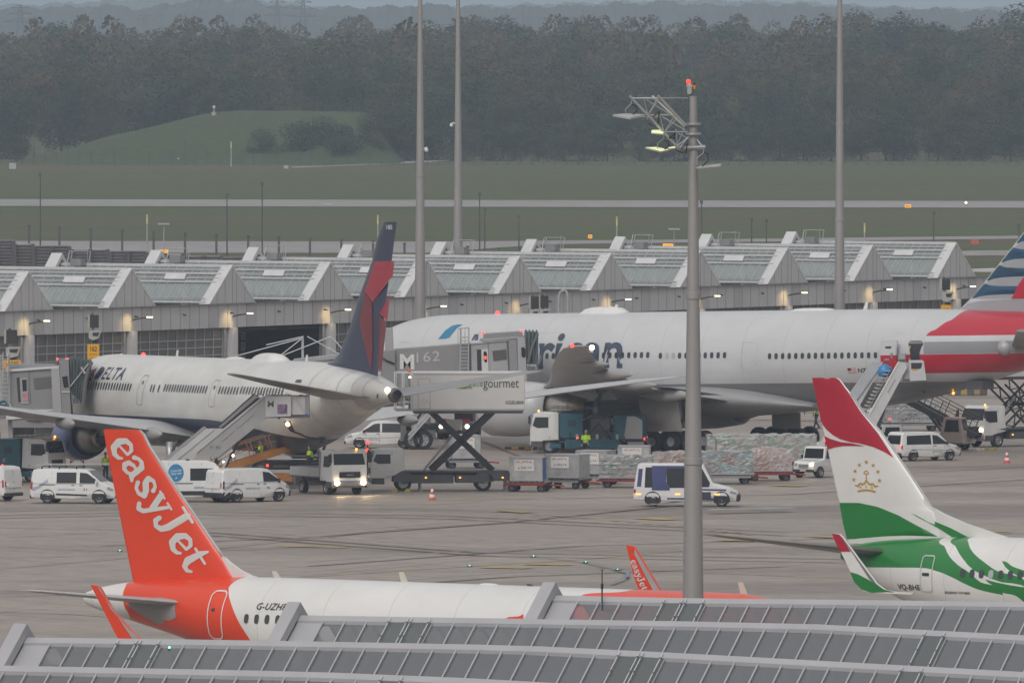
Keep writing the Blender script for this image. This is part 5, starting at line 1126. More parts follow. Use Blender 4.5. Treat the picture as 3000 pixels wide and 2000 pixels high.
# ------------------------------------------------------------------ airliner with the dark blue and red fin (left, seen from behind)
dx_, dy_ = math.cos(R(109.5)), math.sin(R(109.5))
FD = F = Frame(-6.63 + 27 * dx_, 775 + 27 * dy_, 109.5, .69, -.13); tD = thing('airliner', 'white airliner seen from behind with a dark blue and red fin and a blue engine', 'airliner', M=F.M)
hd = Hull(33, [(0, 3.7, 3.4, .05), (.5, 4.4, 3.0, .6), (1.5, 5.1, 2.6, 1.15), (3.2, 6.2, 2.25, 1.75), (5, 7.0, 2.08, 2.2), (7.2, 7.35, 2.0, 2.45), (9, 7.4, 2.0, 2.515), (42, 7.4, 2.0, 2.515), (45, 7.4, 2.35, 2.49), (49, 7.32, 3.2, 2.25), (53, 7.1, 4.15, 1.75), (56.5, 6.75, 4.85, 1.15), (58.8, 6.35, 5.15, .72), (60, 6.05, 5.25, .42)])
PD = lambda px, py: F.on(px, py, hd.side, 1)
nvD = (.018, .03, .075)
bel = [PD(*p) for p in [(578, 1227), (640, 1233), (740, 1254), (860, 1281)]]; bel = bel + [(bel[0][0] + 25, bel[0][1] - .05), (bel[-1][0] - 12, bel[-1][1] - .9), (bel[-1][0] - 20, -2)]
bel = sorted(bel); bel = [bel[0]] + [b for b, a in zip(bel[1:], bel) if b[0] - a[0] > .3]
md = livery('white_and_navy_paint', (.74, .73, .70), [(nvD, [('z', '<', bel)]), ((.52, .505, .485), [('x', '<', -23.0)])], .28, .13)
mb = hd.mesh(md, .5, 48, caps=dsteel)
tb = mat('navy_lettering', (.03, .035, .09), .4, var=0)
cz0, cz1 = PD(330, 1112)[1], PD(330, 1076)[1]
hd.text(mb, 'DELTA', tb, PD(283, 1095)[0], PD(366, 1095)[0], cz0, cz1, 1, shear=.0, bold=.01, space=1.12)
for pl in ([(285, 1074), (273, 1108), (268, 1098), (259, 1105)], [(256, 1114), (266, 1103), (270, 1115)]): hd.decal(mb, [[PD(*p) for p in pl]], mat('crimson_emblem', (.38, .01, .03), .4, var=0), 1, .025, 0)
for x in (-22.9, -21.2, -17.5, -24.3):
    mb2 = 0; vs = []; zt, zb_, hw = hd.sec(33 - x)
    for k in range(33):
        a = 2 * math.pi * k / 32; r_ = 1.004; vs += [(x, hw * r_ * math.sin(a), (zt + zb_) / 2 + (zt - zb_) / 2 * r_ * math.cos(a)), (x - .06, hw * r_ * math.sin(a), (zt + zb_) / 2 + (zt - zb_) / 2 * r_ * math.cos(a))]
    mb.add(vs, [(2 * k, 2 * k + 1, 2 * k + 3, 2 * k + 2) for k in range(32)], grey)
for pl in ([(870, 1112), (885, 1112), (882, 1121), (865, 1120)], [(1103, 1154), (1107, 1154), (1107, 1165), (1103, 1165)], [(925, 1266), (944, 1274), (940, 1276), (921, 1268)], [(1062, 1196), (1110, 1184), (1111, 1186), (1063, 1199)], [(1000, 1205), (1040, 1168), (1041, 1170), (1002, 1207)]): hd.decal(mb, [[PD(*p) for p in pl]], dsteel, 1, .03, 0)
mb.build('fuselage', tD, fix=False)
for a, b, n in [(257.5, 383, 17), (443, 451, 2), (467, 467.01, 2), (482, 605, 17), (643, 696, 7), (706, 828, 15)]:
    if n == 2 and b - a < 1: windows(hd, tD, [PD(a, 1133)[0]], PD(a, 1138)[1], .26, .47, 1)
    else: wrow(hd, tD, PD, a, b, n, 1131.5 + (a - 257) * .031, .26, .47, 1)
dgo = mat('door_outline_soft', (.40, .39, .38), .5, var=0)
for (a, b, c, d) in [(412, 1186, 428, 1098), (622, 1192, 637, 1112)]:
    mb = MB(); p, q = PD(a, b), PD(c, d); xm = (p[0] + q[0]) / 2; hd.ring(mb, xm - .55, xm + .55, p[1], q[1], dgo, 1, .05, .2); hd.decal(mb, [[(xm - .12, q[1] - .55), (xm + .12, q[1] - .55), (xm + .12, q[1] - .35), (xm - .12, q[1] - .35)]], winm, 1, .03, 0); mb.build('door', tD, fix=False)
leD = [(1125, 650), (1108, 700), (1093, 766), (1057, 864), (1027, 961), (998, 1034), (981, 1055), (960, 1066)]
finD = fin_from(F, leD, [(1162, 650), (1147, 766), (1134, 855), (1121, 961), (1106, 1100), (1103, 1120)], .10)
mb = finD.mesh(mat('fin_navy_paint', nvD, .32, var=.15, coat=.35))
Z2 = lambda zx, zy_: F.pl(900 + zx / 2.352, 600 + zy_ / 2.352, .2)
cr = mat('fin_crimson', (.42, .010, .035), .32, var=.1, coat=.35); dr = mat('fin_dark_crimson', (.20, .008, .022), .34, var=.1, coat=.35)
finD.decal(mb, [[Z2(*p) for p in [(462, 388), (580, 388), (570, 490), (447, 672), (405, 600), (378, 660)]]], cr, 1, .02)
finD.decal(mb, [[Z2(*p) for p in [(552, 610), (532, 800), (486, 748)]]], cr, 1, .02)
finD.decal(mb, [[Z2(*p) for p in [(403, 606), (446, 678), (442, 1000), (430, 1150), (400, 980), (368, 800)]]], dr, 1, .03)
finD.decal(mb, [[Z2(*p) for p in [(484, 762), (528, 812), (512, 960), (492, 1150), (466, 1120), (478, 900)]]], dr, 1, .03)
finD.flat = None
vs, fs = text2d('185', .02); a, b = F.pl(1129, 672, .2), F.pl(1143, 659, .2)
finD.decal(mb, [[(a[0] + (b[0] - a[0]) * vs[i][0], a[1] + (b[1] - a[1]) * vs[i][1]) for i in f] for f in fs], white, 1, .03, 0)
mb.build('fin', tD, fix=False)
mb = MB(); mb.tube([(F.pl(*p, 0)[0], 0, F.pl(*p, 0)[1]) for p in leD[:6]], .07, mat('fin_edge_bronze', (.30, .20, .15), .35, metal=.4, var=.1), 8); mb.build('fin_leading_edge', tD)
for sg in (1, -1):
    mb = wing([(sg * .8, -18.6, 6.4, 5.45, .10, -1), (sg * 1.6, -19.1, 5.9, 5.55, .10, -1), (sg * 8.8, -24.0, 2.2, 6.85, .08, -1), (sg * 9.25, -24.6, 1.5, 6.92, .07, -1)], wingu if sg > 0 else mat('tailplane_silver', (.30, .30, .305), .35, var=.12, metal=.2)); mb.build('tailplane', tD)
wzD = lambda y: 3.0 + (abs(y) - 2.5) * .125 + max(0, abs(y) - 12) * .02
for sg in (1, -1):
    ws = [(2.4, 13.0, 13.0, 1.5), (5.0, 11.3, 10.2, 1), (7.9, 9.3, 7.6, .5), (13, 6.0, 5.6, 0), (19, 2.2, 4.0, -1), (23.6, -.9, 2.6, -1), (25.4, -3.2, 1.1, -1), (25.9, -4.2, .5, -1)]
    o = wing([(sg * y, xl, c, wzD(y), .11, tw) for y, xl, c, tw in ws], mat('wing_light_paint', (.50, .50, .505), .36, var=.1, scale=.9, metal=.1, stretch=(.5, 2, 1))).build('wing', tD)
    for (y, xl, l, r_) in [(5.2, 3.6, 3.8, .42), (10.6, 3.3, 3.6, .36), (16.2, .8, 2.8, .28)]:
        q = MB(); q.lathe([(r_ * math.sin(math.pi * k / 10) ** .7 + .01, -l * k / 10) for k in range(11)], wingu, (xl, sg * y, wzD(y) - .32), 'X', 14); q.build('flap_fairing', o)
    nacelle(11.9, sg * 6.9, 2.7, 1.34, 3.5, mat('engine_blue', (.085, .115, .27), .3, var=.15, coat=.4), tD, cone=.8)
    mb = MB(); mb.prism([(11.2, 3.65), (10.0, 3.75), (5, 3.3), (4.5, 2.9), (8, 2.8)], sg * 6.9 - .18, sg * 6.9 + .18, wingu); mb.build('pylon', tD)
    bogie(tD, 0, sg * 4.65, 2, .58, .45, 1.1, 1.4, 2.6)
mb = MB(); mb.lathe([(.43, -60), (.43, -60.02), (.30, -60.5), (.28, -60.2)], dsteel, (33, 0, 5.65), 'X', 16); mb.build('tail_cone', tD)
p = PD(1132, 1150); lampball(tD, (-26.95, .42, 5.95), .16, mat('tail_glow', (1, .72, .38), .3, emit=12)); p = PD(846, 1240); 
mb = MB(); hd.decal(mb, [[PD(*p) for p in [(833, 1233), (852, 1233), (862, 1262), (885, 1284), (930, 1296), (905, 1296), (870, 1284), (850, 1262)]]], mat('hatch_dark', (.07, .05, .035), .6, var=.2), 1, .03, .3); mb.build('cargo_hatch', tD, fix=False)
lampball(tD, tuple(hd.side(*PD(846, 1240), 1, .06)[0]), .14, mat('hatch_glow', (1, .7, .32), .3, emit=6), 'hatch_lamp')
dome(hd, tD, PD(780, 1045)[0], 4.4, .45, 1.3); dome(hd, tD, PD(678, 1042)[0], 2.3, .16, 1.0); blade(tD, F.pl(515, 1040, 0)[0], 7.35, .42); blade(tD, F.pl(894, 1054, 0)[0], 7.35, .42); lampball(tD, (F.pl(420, 1037, 0)[0], 0, 7.42), .13, redl)
dome(hd, tD, F.pl(355, 1036, 0)[0], .6, .08, .3)
# ================================================================== VEHICLES
rimm = mat('wheel_rim', (.34, .34, .35), .4, metal=.5, var=.1); platem = mat('number_plate', (.5, .5, .48), .5, var=0)
lens_r = mat('red_lens', (.45, .02, .02), .25, var=0); lens_c = mat('clear_lens', (.35, .36, .38), .15, var=0); shadow_gap = mat('panel_gap', (.06, .06, .065), .7, var=0)
vw = mat('van_white', (.72, .72, .715), .3, var=.05, coat=.4, scale=2)
def wheel_at(parent, x, y, r, wd, rim=True, big=False):
    mb = MB(); h = wd / 2
    mb.lathe([(r * .6, -h), (r * .92, -h), (r, -h * .6), (r, h * .6), (r * .92, h), (r * .6, h)], black, (x, y, r), 'Y', 22)
    sg = 1 if y > 0 else -1; mb.lathe([(r * .62, sg * h * .95), (r * .55, sg * h * .6), (r * .2, sg * h * .55), (.01, sg * h * .9)], rimm if rim else dgrey, (x, y, r), 'Y', 18)
    for k in range(6): a = k * math.pi / 3; mb.box((x + math.cos(a) * r * .38, y + sg * h * .62, r + math.sin(a) * r * .38), (r * .12, .02, r * .12), blackp)
    return mb.build('wheel', parent, fix=False)
class Body:
    def __init__(s, outline, W, belt=1.0, tumble=.12, nose=0.0):
        s.o = outline; s.W = W; s.belt = belt; s.t = tumble; s.nose = nose; s.H = max(p[1] for p in outline); s.xf = max(p[0] for p in outline); s.xr = min(p[0] for p in outline)
    def w(s, x, z):
        a = s.W / 2
        if z > s.belt: a -= s.t * ((z - s.belt) / (s.H - s.belt)) ** 1.2
        if z < .5: a -= .05 * (.5 - z) / .3
        f = max(0, (x - (s.xf - .9)) / .9); a -= s.nose * f * f; r = max(0, ((s.xr + .25) - x) / .25); a -= .06 * r * r
        return a
    def shell(s, mb, m, inset=.045, step=.3):
        cx = sum(p[0] for p in s.o) / len(s.o); cz_ = sum(p[1] for p in s.o) / len(s.o); n = len(s.o)
        ins_ = []
        for i in range(n):
            a, b, c = Vector(s.o[i - 1]), Vector(s.o[i]), Vector(s.o[(i + 1) % n]); d1 = (b - a).normalized(); d2 = (c - b).normalized()
            nn = Vector((d1.y + d2.y, -(d1.x + d2.x))); nn = nn.normalized() if nn.length > 1e-4 else Vector((0, 0))
            if nn.dot(Vector((cx, cz_)) - b) < 0: nn = -nn
            ins_.append(b + nn * inset)
        for sg in (1, -1): mb.flat([[tuple(p) for p in ins_]], lambda x, z: Vector((x, sg * s.w(x, z), z)), m, step, False)
        for i in range(n):
            j = (i + 1) % n; a, b, ai, bi = s.o[i], s.o[j], ins_[i], ins_[j]
            wa, wb = s.w(*a) - inset, s.w(*b) - inset
            mb.quad((a[0], -wa, a[1]), (b[0], -wb, b[1]), (b[0], wb, b[1]), (a[0], wa, a[1]), m)
            for sg in (1, -1): mb.quad((a[0], sg * wa, a[1]), (b[0], sg * wb, b[1]), (bi[0], sg * s.w(*bi), bi[1]), (ai[0], sg * s.w(*ai), ai[1]), m)
        return mb
    def side(s, mb, poly, m, sg=0, off=.012, step=.3):
        for g_ in ((1, -1) if sg == 0 else (sg,)): mb.flat([poly], lambda x, z: Vector((x, g_ * (s.w(x, z) + off), z)), m, step)
    def face(s, mb, i, f0, f1, y0, y1, m, off=.014, depth=0):
        """panel on the strip between outline points i and i+1; f along it, y as a fraction of the half width"""
        a, b = Vector(s.o[i % len(s.o)]), Vector(s.o[(i + 1) % len(s.o)]); p, q = a + (b - a) * f0, a + (b - a) * f1; d = (b - a).normalized(); nn = Vector((d.y, -d.x))
        c = Vector((sum(t[0] for t in s.o) / len(s.o), sum(t[1] for t in s.o) / len(s.o)))
        if nn.dot((a + b) / 2 - c) < 0: nn = -nn
        p, q = p + nn * off, q + nn * off; wp, wq = s.w(*p) - .03, s.w(*q) - .03
        mb.quad((p.x, y0 * wp, p.y), (q.x, y0 * wq, q.y), (q.x, y1 * wq, q.y), (p.x, y1 * wp, p.y), m)
def vehicle(name, label, cat, px, py, head, group=None, dz=0):
    p = gnd(px, py); return thing(name, label, cat, (p.x, p.y, dz), R(head), group)
def arch(B, parent, xs, r, m=blackp):
    mb = MB()
    for x in xs:
        poly = [(x + r * math.cos(a), max(.22, r * .92 + r * math.sin(a))) for a in [math.pi * k / 12 for k in range(-2, 15)]]
        B.side(mb, poly, m, 0, .006, 0)
    mb.build('wheel_arch', parent, fix=False)
def lamps(B, parent, sets):
    for (i, f0, f1, y0, y1, m, nm) in sets:
        for sg in (1, -1): mb = MB(); B.face(mb, i, f0, f1, sg * y0, sg * y1, m, .02); mb.build(nm, parent, fix=False)
def panel_van(label, px, py, head, glazed='crew', rack=False, H=1.95, text='76', swirl=True, dark_bumper=False, L_=4.95):
    t = vehicle('panel_van', label, 'van', px, py, head); k = L_ / 4.95
    o = [(-2.42, .34), (-2.47, .55), (-2.44, 1.15), (-2.36, H - .2), (-2.28, H - .06), (-1.9, H), (.45, H), (.85, H - .07), (1.65, 1.22), (2.1, 1.05), (2.38, .86), (2.46, .6), (2.42, .32), (0, .26)]
    o = [(x * k, z) for x, z in o]; B = Body(o, 1.98, 1.02, .14, .22); mb = B.shell(MB(), vw)
    for x in (-1.2 * k, .25 * k, 1.15 * k): B.side(mb, [(x, .42), (x + .018, .42), (x + .018, H - .25), (x, H - .25)], shadow_gap, 0, .008, 0)
    B.side(mb, [(-2.3 * k, 1.12), (1.2 * k, 1.12), (1.2 * k, 1.135), (-2.3 * k, 1.135)], shadow_gap, 0, .008, 0)
    B.side(mb, [(-1.9 * k, 1.06), (-1.0 * k, 1.04), (-1.0 * k, 1.075), (-1.9 * k, 1.095)], blackp, 0, .012, 0)
    for x in (-.05, .42): B.side(mb, [(x, 1.03), (x + .17, 1.03), (x + .17, 1.07), (x, 1.07)], blackp, 0, .015, 0)
    B.face(mb, 2, -.0, 1.0, -.012, .012, shadow_gap, .008); B.face(mb, 1, .1, 1, -.012, .012, shadow_gap, .008)
    if not dark_bumper: B.side(mb, [(-.95, .50), (.85, .46), (.85, .54), (-.95, .60)], blackp, 0, .02, 0)
    if swirl:
        for q in range(3):
            pts = [(-2.32 + .13 * j, .98 - .07 * q + .10 * math.sin(-1.4 + j * .42) + .006 * j * j) for j in range(8)]
            B.side(mb, [(a, b) for a, b in pts] + [(a, b + .022) for a, b in pts[::-1]], mat('swoosh_blue', (.08, .12, .32), .4, var=0), 0, .014, 0)
    lt = mat('faint_blue_lettering', (.12, .20, .34), .5, var=0)
    for sg in (1, -1):
        vs, fs = text2d('AIRPORT SERVICES', .01); mb.add([Vector(((-.85 + 1.0 * p[0]) * -sg if False else (-.85 + 1.0 * (p[0] if sg < 0 else 1 - p[0])), sg * (.99 + .012), .76 + .09 * p[1])) for p in vs], fs, lt)
        vs, fs = text2d(text, .01); mb.add([Vector((.62 + .24 * (p[0] if sg < 0 else 1 - p[0]), sg * (.99 + .012), .76 + .13 * p[1])) for p in vs], fs, dgrey)
    mb.build('body', t)
    for sg in (1, -1):
        mb = MB(); B.side(mb, [(.42 * k, 1.17), (.42 * k, H - .2), (.85 * k, H - .24), (1.48 * k, 1.3), (1.42 * k, 1.17)], glass, sg, .013, .3); mb.build('side_window', t, fix=False)
        if glazed == 'crew': mb = MB(); B.side(mb, [(-.92 * k, 1.17), (-.92 * k, H - .2), (.22 * k, H - .2), (.22 * k, 1.17)], glass, sg, .013, .3); mb.build('side_window', t, fix=False)
    mb = MB(); B.face(mb, 7, .06, .95, -.93, .93, glass); mb.build('windscreen', t, fix=False)
    mb = MB(); B.face(mb, 2, -.55, .12, -.86, .86, vw, .016); B.face(mb, 2, .05, .45, -.3, .3, vw, .02); B.face(mb, 1, .35, .62, -.35, .1, platem, .02); B.face(mb, 1, .8, .95, -.12, .12, blackp, .02); mb.build('rear_door', t, fix=False)
    if dark_bumper: mb = MB(); mb.box((-2.44 * k, 0, .45), (.16, 1.9, .28), blackp, bevel=.04); mb.box((2.4 * k, 0, .5), (.18, 1.7, .36), blackp, bevel=.05); B.side(mb, [(-2.42, .34), (-1.9, .34), (-1.9, .62), (-2.42, .62)], blackp, 0, .012, 0); mb.build('bumper', t)
    else: mb = MB(); mb.box((-2.43 * k, 0, .4), (.14, 1.86, .2), blackp, bevel=.04); mb.box((2.4 * k, 0, .42), (.14, 1.5, .16), blackp, bevel=.05); mb.build('bumper', t)
    for sg in (1, -1):
        mb = MB(); B.side(mb, [(2.0 * k, .82), (2.3 * k, .74), (2.36 * k, .86), (2.05 * k, .99)], lens_c, sg, .02, 0); B.face(mb, 10, .0, .5, sg * .55, sg * .95, lens_c, .02); mb.build('headlight', t, fix=False)
        mb = MB(); B.side(mb, [(-2.43 * k, .82), (-2.33 * k, .82), (-2.31 * k, 1.25), (-2.40 * k, 1.25)], lens_r if not dark_bumper else mat('dark_red_lens', (.05, .01, .01), .3, var=0), sg, .015, 0); B.face(mb, 1, .5, 1, sg * .9, sg * .99, lens_r, .02); mb.build('tail_light', t, fix=False)
        mb = MB(); mb.box((1.42 * k, sg * 1.12, 1.22), (.12, .2, .26), vw if not dark_bumper else blackp, bevel=.04); mb.build('wing_mirror', t)
    arch(B, t, (-1.45 * k, 1.55 * k), .43)
    for x in (-1.45 * k, 1.55 * k):
        for y in (-.86, .86): wheel_at(t, x, y, .34, .24)
    if rack:
        mb = MB()
        for x in (-1.8, -.8, .2): mb.box((x, 0, H + .12), (.06, 1.7, .05), dgrey); [mb.box((x, y, H + .05), (.08, .06, .14), blackp) for y in (-.8, .8)]
        for (y0, z0, x0, x1) in ((-.55, .2, -2.3, 1.9), (.0, .22, -2.1, 2.3), (.5, .2, -2.2, 1.6)):
            for y in (y0, y0 + .36): mb.beam((x0, y, H + z0), (x1, y, H + z0 + .06), .05, steel)
            q = x0 + .15
            while q < x1: mb.beam((q, y0, H + z0 + .02), (q, y0 + .36, H + z0 + .02), .03, steel); q += .28
        mb.build('roof_ladders', t, fix=False)
    return t
panel_van('white crew van with ladders on its roof rack at the lower left', 225, 1474, -13, 'crew', True, 1.97, '21')
panel_van('white panel van with dark bumpers seen from behind, right of the orange tail fin', 724, 1470, 38, None, False, 1.93, '76', dark_bumper=True)
panel_van('white van cut off by the left edge of the photo', -65, 1466, 148, None, False, 2.0, '75', swirl=False)
# tall van with the round blue sticker
t = vehicle('high_roof_van', 'tall white van with a round blue sticker behind the orange tail fin', 'van', 560, 1470, 4)
H = 2.35; o = [(-2.9, .34), (-2.95, .6), (-2.9, 1.3), (-2.82, H - .1), (-2.7, H), (.9, H), (1.3, H - .12), (2.05, 1.42), (2.5, 1.2), (2.8, .95), (2.85, .6), (2.8, .34), (0, .28)]
B = Body(o, 2.05, 1.1, .12, .2); mb = B.shell(MB(), vw)
for x in (-1.3, .55): B.side(mb, [(x, .45), (x + .02, .45), (x + .02, H - .1), (x, H - .1)], shadow_gap, 0, .008, 0)
B.side(mb, [(-1.5, 1.06), (0.05, 1.06), (0.05, 1.11), (-1.5, 1.11)], blackp, 0, .012, 0); B.side(mb, [(-1.2, .42), (1.1, .42), (1.1, .66), (-1.2, .66)], blackp, 0, .014, 0)
B.side(mb, [(-.9 + .44 * math.cos(a), 1.68 + .50 * math.sin(a)) for a in [k * math.pi / 12 for k in range(24)]], mat('sticker_blue', (.02, .20, .42), .4, var=0), 0, .014, .3)
for k, s_ in enumerate(['CLEAN FOR', 'TAKE OFF']):
    vs, fs = text2d(s_, .02); mb.add([Vector((-1.22 + .64 * p[0], -(B.w(-.9, 1.75 - .16 * k) + .022), 1.72 - .17 * k + .11 * p[1] + .05 * p[0])) for p in vs], fs, white)
vs, fs = text2d('AIRPORT', .01); mb.add([Vector((.1 + .6 * p[0], -(B.w(.3, .8) + .018), .78 + .13 * p[1])) for p in vs], fs, mat('faint_blue_lettering', (.12, .20, .34)))
mb.prism([(-.98, 1.34), (-.86, 1.44), (-.8, 1.42), (-.9, 1.34)], -1.04, -1.06, white)
mb.build('body', t)
for sg in (1, -1):
    mb = MB(); B.side(mb, [(-.1, 1.25), (-.1, H - .42), (1.2, H - .42), (1.2, 1.25)], glass, sg, .013, .3); mb.build('side_window', t, fix=False)
    mb = MB(); B.side(mb, [(1.35, 1.35), (1.35, H - .45), (1.55, H - .5), (1.95, 1.5), (1.9, 1.35)], glass, sg, .013, .3); mb.build('side_window', t, fix=False)
mb = MB(); B.face(mb, 6, .1, .95, -.92, .92, glass); mb.build('windscreen', t, fix=False)
for x in (-2.3, -.2): mb = MB(); mb.box((x, 0, H + .04), (.2, .5, .07), blackp, bevel=.02); mb.build('roof_fitting', t)
arch(B, t, (-1.75, 1.85), .46); [wheel_at(t, x, y, .36, .26) for x in (-1.75, 1.85) for y in (-.88, .88)]
def family_van(label, px, py, head, lit_rear=False, L_=4.75):
    t = vehicle('family_van', label, 'van', px, py, head); H = 1.83; k = L_ / 4.75
    o = [(-2.34, .34), (-2.38, .6), (-2.34, 1.0), (-2.2, H - .16), (-2.05, H - .03), (-.8, H), (.3, H - .04), (.62, H - .14), (1.32, 1.08), (1.95, .95), (2.28, .76), (2.36, .5), (2.3, .3), (0, .25)]
    o = [(x * k, z) for x, z in o]; B = Body(o, 1.8, .98, .16, .2); mb = B.shell(MB(), vw)
    B.side(mb, [(-1.5, .72), (1.35, .66), (1.35, .68), (-1.5, .74)], shadow_gap, 0, .01, 0)
    for x in (.1, .95): B.side(mb, [(x, .4), (x + .018, .4), (x + .018, 1.0), (x, 1.0)], shadow_gap, 0, .008, 0)
    B.side(mb, [(.15, .92), (.32, .92), (.32, .96), (.15, .96)], blackp, 0, .015, 0)
    for sg in (1, -1): vs, fs = text2d('AIRPORT SERVICE', .01); mb.add([Vector((.05 + .75 * (p[0] if sg < 0 else 1 - p[0]), sg * (.9 + .012), .56 + .06 * p[1])) for p in vs], fs, dgrey)
    mb.build('body', t)
    for sg in (1, -1):
        for pol in ([(-1.95, 1.05), (-1.88, H - .25), (-.05, H - .22), (-.05, 1.05)], [(.08, 1.05), (.08, H - .22), (.45, H - .26), (1.12, 1.16), (1.1, 1.05)]):
            mb = MB(); B.side(mb, [(x * k, z) for x, z in pol], glass, sg, .013, .3); mb.build('side_window', t, fix=False)
        mb = MB(); B.face(mb, 1, .45, .98, sg * .86, sg * .99, redl if lit_rear else lens_r, .02); B.side(mb, [(-2.36 * k, .78), (-2.26 * k, .78), (-2.24 * k, 1.0), (-2.33 * k, 1.0)], lens_r, sg, .015, 0); mb.build('tail_light', t, fix=False)
        mb = MB(); B.side(mb, [(1.85 * k, .74), (2.2 * k, .68), (2.22 * k, .78), (1.88 * k, .9)], lens_c, sg, .02, 0); B.face(mb, 10, .0, .6, sg * .6, sg * .95, lens_c, .02); mb.build('headlight', t, fix=False)
        mb = MB(); mb.box((1.1 * k, sg * 1.0, 1.1), (.12, .18, .18), blackp, bevel=.03); mb.build('wing_mirror', t)
    mb = MB(); B.face(mb, 2, .1, .9, -.88, .88, glass); mb.build('rear_window', t, fix=False)
    mb = MB(); B.face(mb, 1, .35, .62, -.32, .32, platem, .02); B.face(mb, 1, .8, .9, -.06, .06, dgrey, .02); mb.build('number_plate', t, fix=False)
    mb = MB(); B.face(mb, 7, .06, .96, -.92, .92, glass); mb.build('windscreen', t, fix=False)
    mb = MB(); mb.box((-2.34 * k, 0, .42), (.16, 1.72, .26), blackp, bevel=.05); mb.box((2.3 * k, 0, .4), (.14, 1.5, .22), blackp, bevel=.05); mb.build('bumper', t)
    arch(B, t, (-1.42 * k, 1.4 * k), .38); [wheel_at(t, x, y, .31, .22) for x in (-1.42 * k, 1.4 * k) for y in (-.79, .79)]
family_van('white estate van parked side-on behind the blue and red tail, beside the scissor lift', 1120, 1313, 176)
family_van('white estate van seen from behind with glowing red rear lights at the right', 2706, 1349, 33, True, 4.6)
# minibus passing behind the floodlight mast
t = vehicle('minibus', 'white and dark blue airport minibus driving right behind the floodlight mast', 'minibus', 2013, 1483, -2)
H = 2.42; o = [(-2.95, .4), (-3.0, .7), (-2.92, 1.3), (-2.72, H - .05), (-2.6, H), (.65, H), (.95, H - .08), (1.5, 1.3), (2.35, 1.1), (2.85, .85), (2.95, .55), (2.9, .32), (0, .3)]
B = Body(o, 2.0, 1.05, .12, .22); mb = B.shell(MB(), vw); bn = mat('bus_navy', (.045, .05, .17), .35, var=0)
B.side(mb, [(-2.78, 1.15), (-2.68, H - .28), (-2.45, H - .28), (-2.55, 1.15)], bn, 0, .012, 0)
B.side(mb, [(-1.95, .94), (-1.95, H - .12), (.8, H - .12), (.8, H - .25), (-1.1, H - .25), (-1.15, 1.4), (-.95, 1.15), (-.95, .94)], bn, 0, .022, .3); B.side(mb, [(-1.1, .44), (1.5, .40), (1.5, .5), (-1.1, .52)], bn, 0, .012, 0)
B.side(mb, [(.55, .95), (2.2, .9), (2.2, 1.0), (.55, 1.04)], bn, 0, .012, 0); B.side(mb, [(.6, .5), (1.35, .5), (1.35, .85), (.6, .85)], mat('step_dark', (.04, .04, .045), .5, var=0), 0, .012, 0)
mb.build('body', t)
for sg in (1, -1):
    for pol in ([(-2.35, 1.1), (-2.3, H - .2), (-1.9, H - .2), (-1.9, 1.1)], [(-1.12, 1.08), (-1.12, H - .2), (.4, H - .2), (.4, 1.08)], [(.48, 1.12), (.48, H - .22), (.85, H - .26), (1.3, 1.35), (1.25, 1.12)]):
        mb = MB(); B.side(mb, pol, glass, sg, .014, .3); mb.build('side_window', t, fix=False)
    for x in (-2.7, -.5, 1.7): mb = MB(); mb.box((x, sg * (B.w(x, .72) + .02), .72), (.26, .03, .05), amber); mb.build('side_marker', t, fix=False)
    mb = MB(); B.side(mb, [(2.4, .78), (2.75, .7), (2.8, .82), (2.45, .92)], lens_c, sg, .02, 0); B.face(mb, 9, .0, .4, sg * .55, sg * .95, lens_c, .02); mb.build('headlight', t, fix=False)
    mb = MB(); B.face(mb, 1, .2, .6, sg * .85, sg * .98, lens_r, .02); B.side(mb, [(-2.98, .8), (-2.86, .8), (-2.84, 1.0), (-2.95, 1.0)], lens_r, sg, .015, 0); mb.build('tail_light', t, fix=False)
mb = MB(); B.face(mb, 6, .06, .96, -.92, .92, glass); mb.build('windscreen', t, fix=False)
mb = MB(); mb.box((2.86, 0, .52), (.24, 1.75, .42), blackp, bevel=.06); mb.build('bumper', t)
arch(B, t, (-1.9, 1.95), .46); [wheel_at(t, x, y, .36, .26) for x in (-1.9, 1.95) for y in (-.86, .86)]
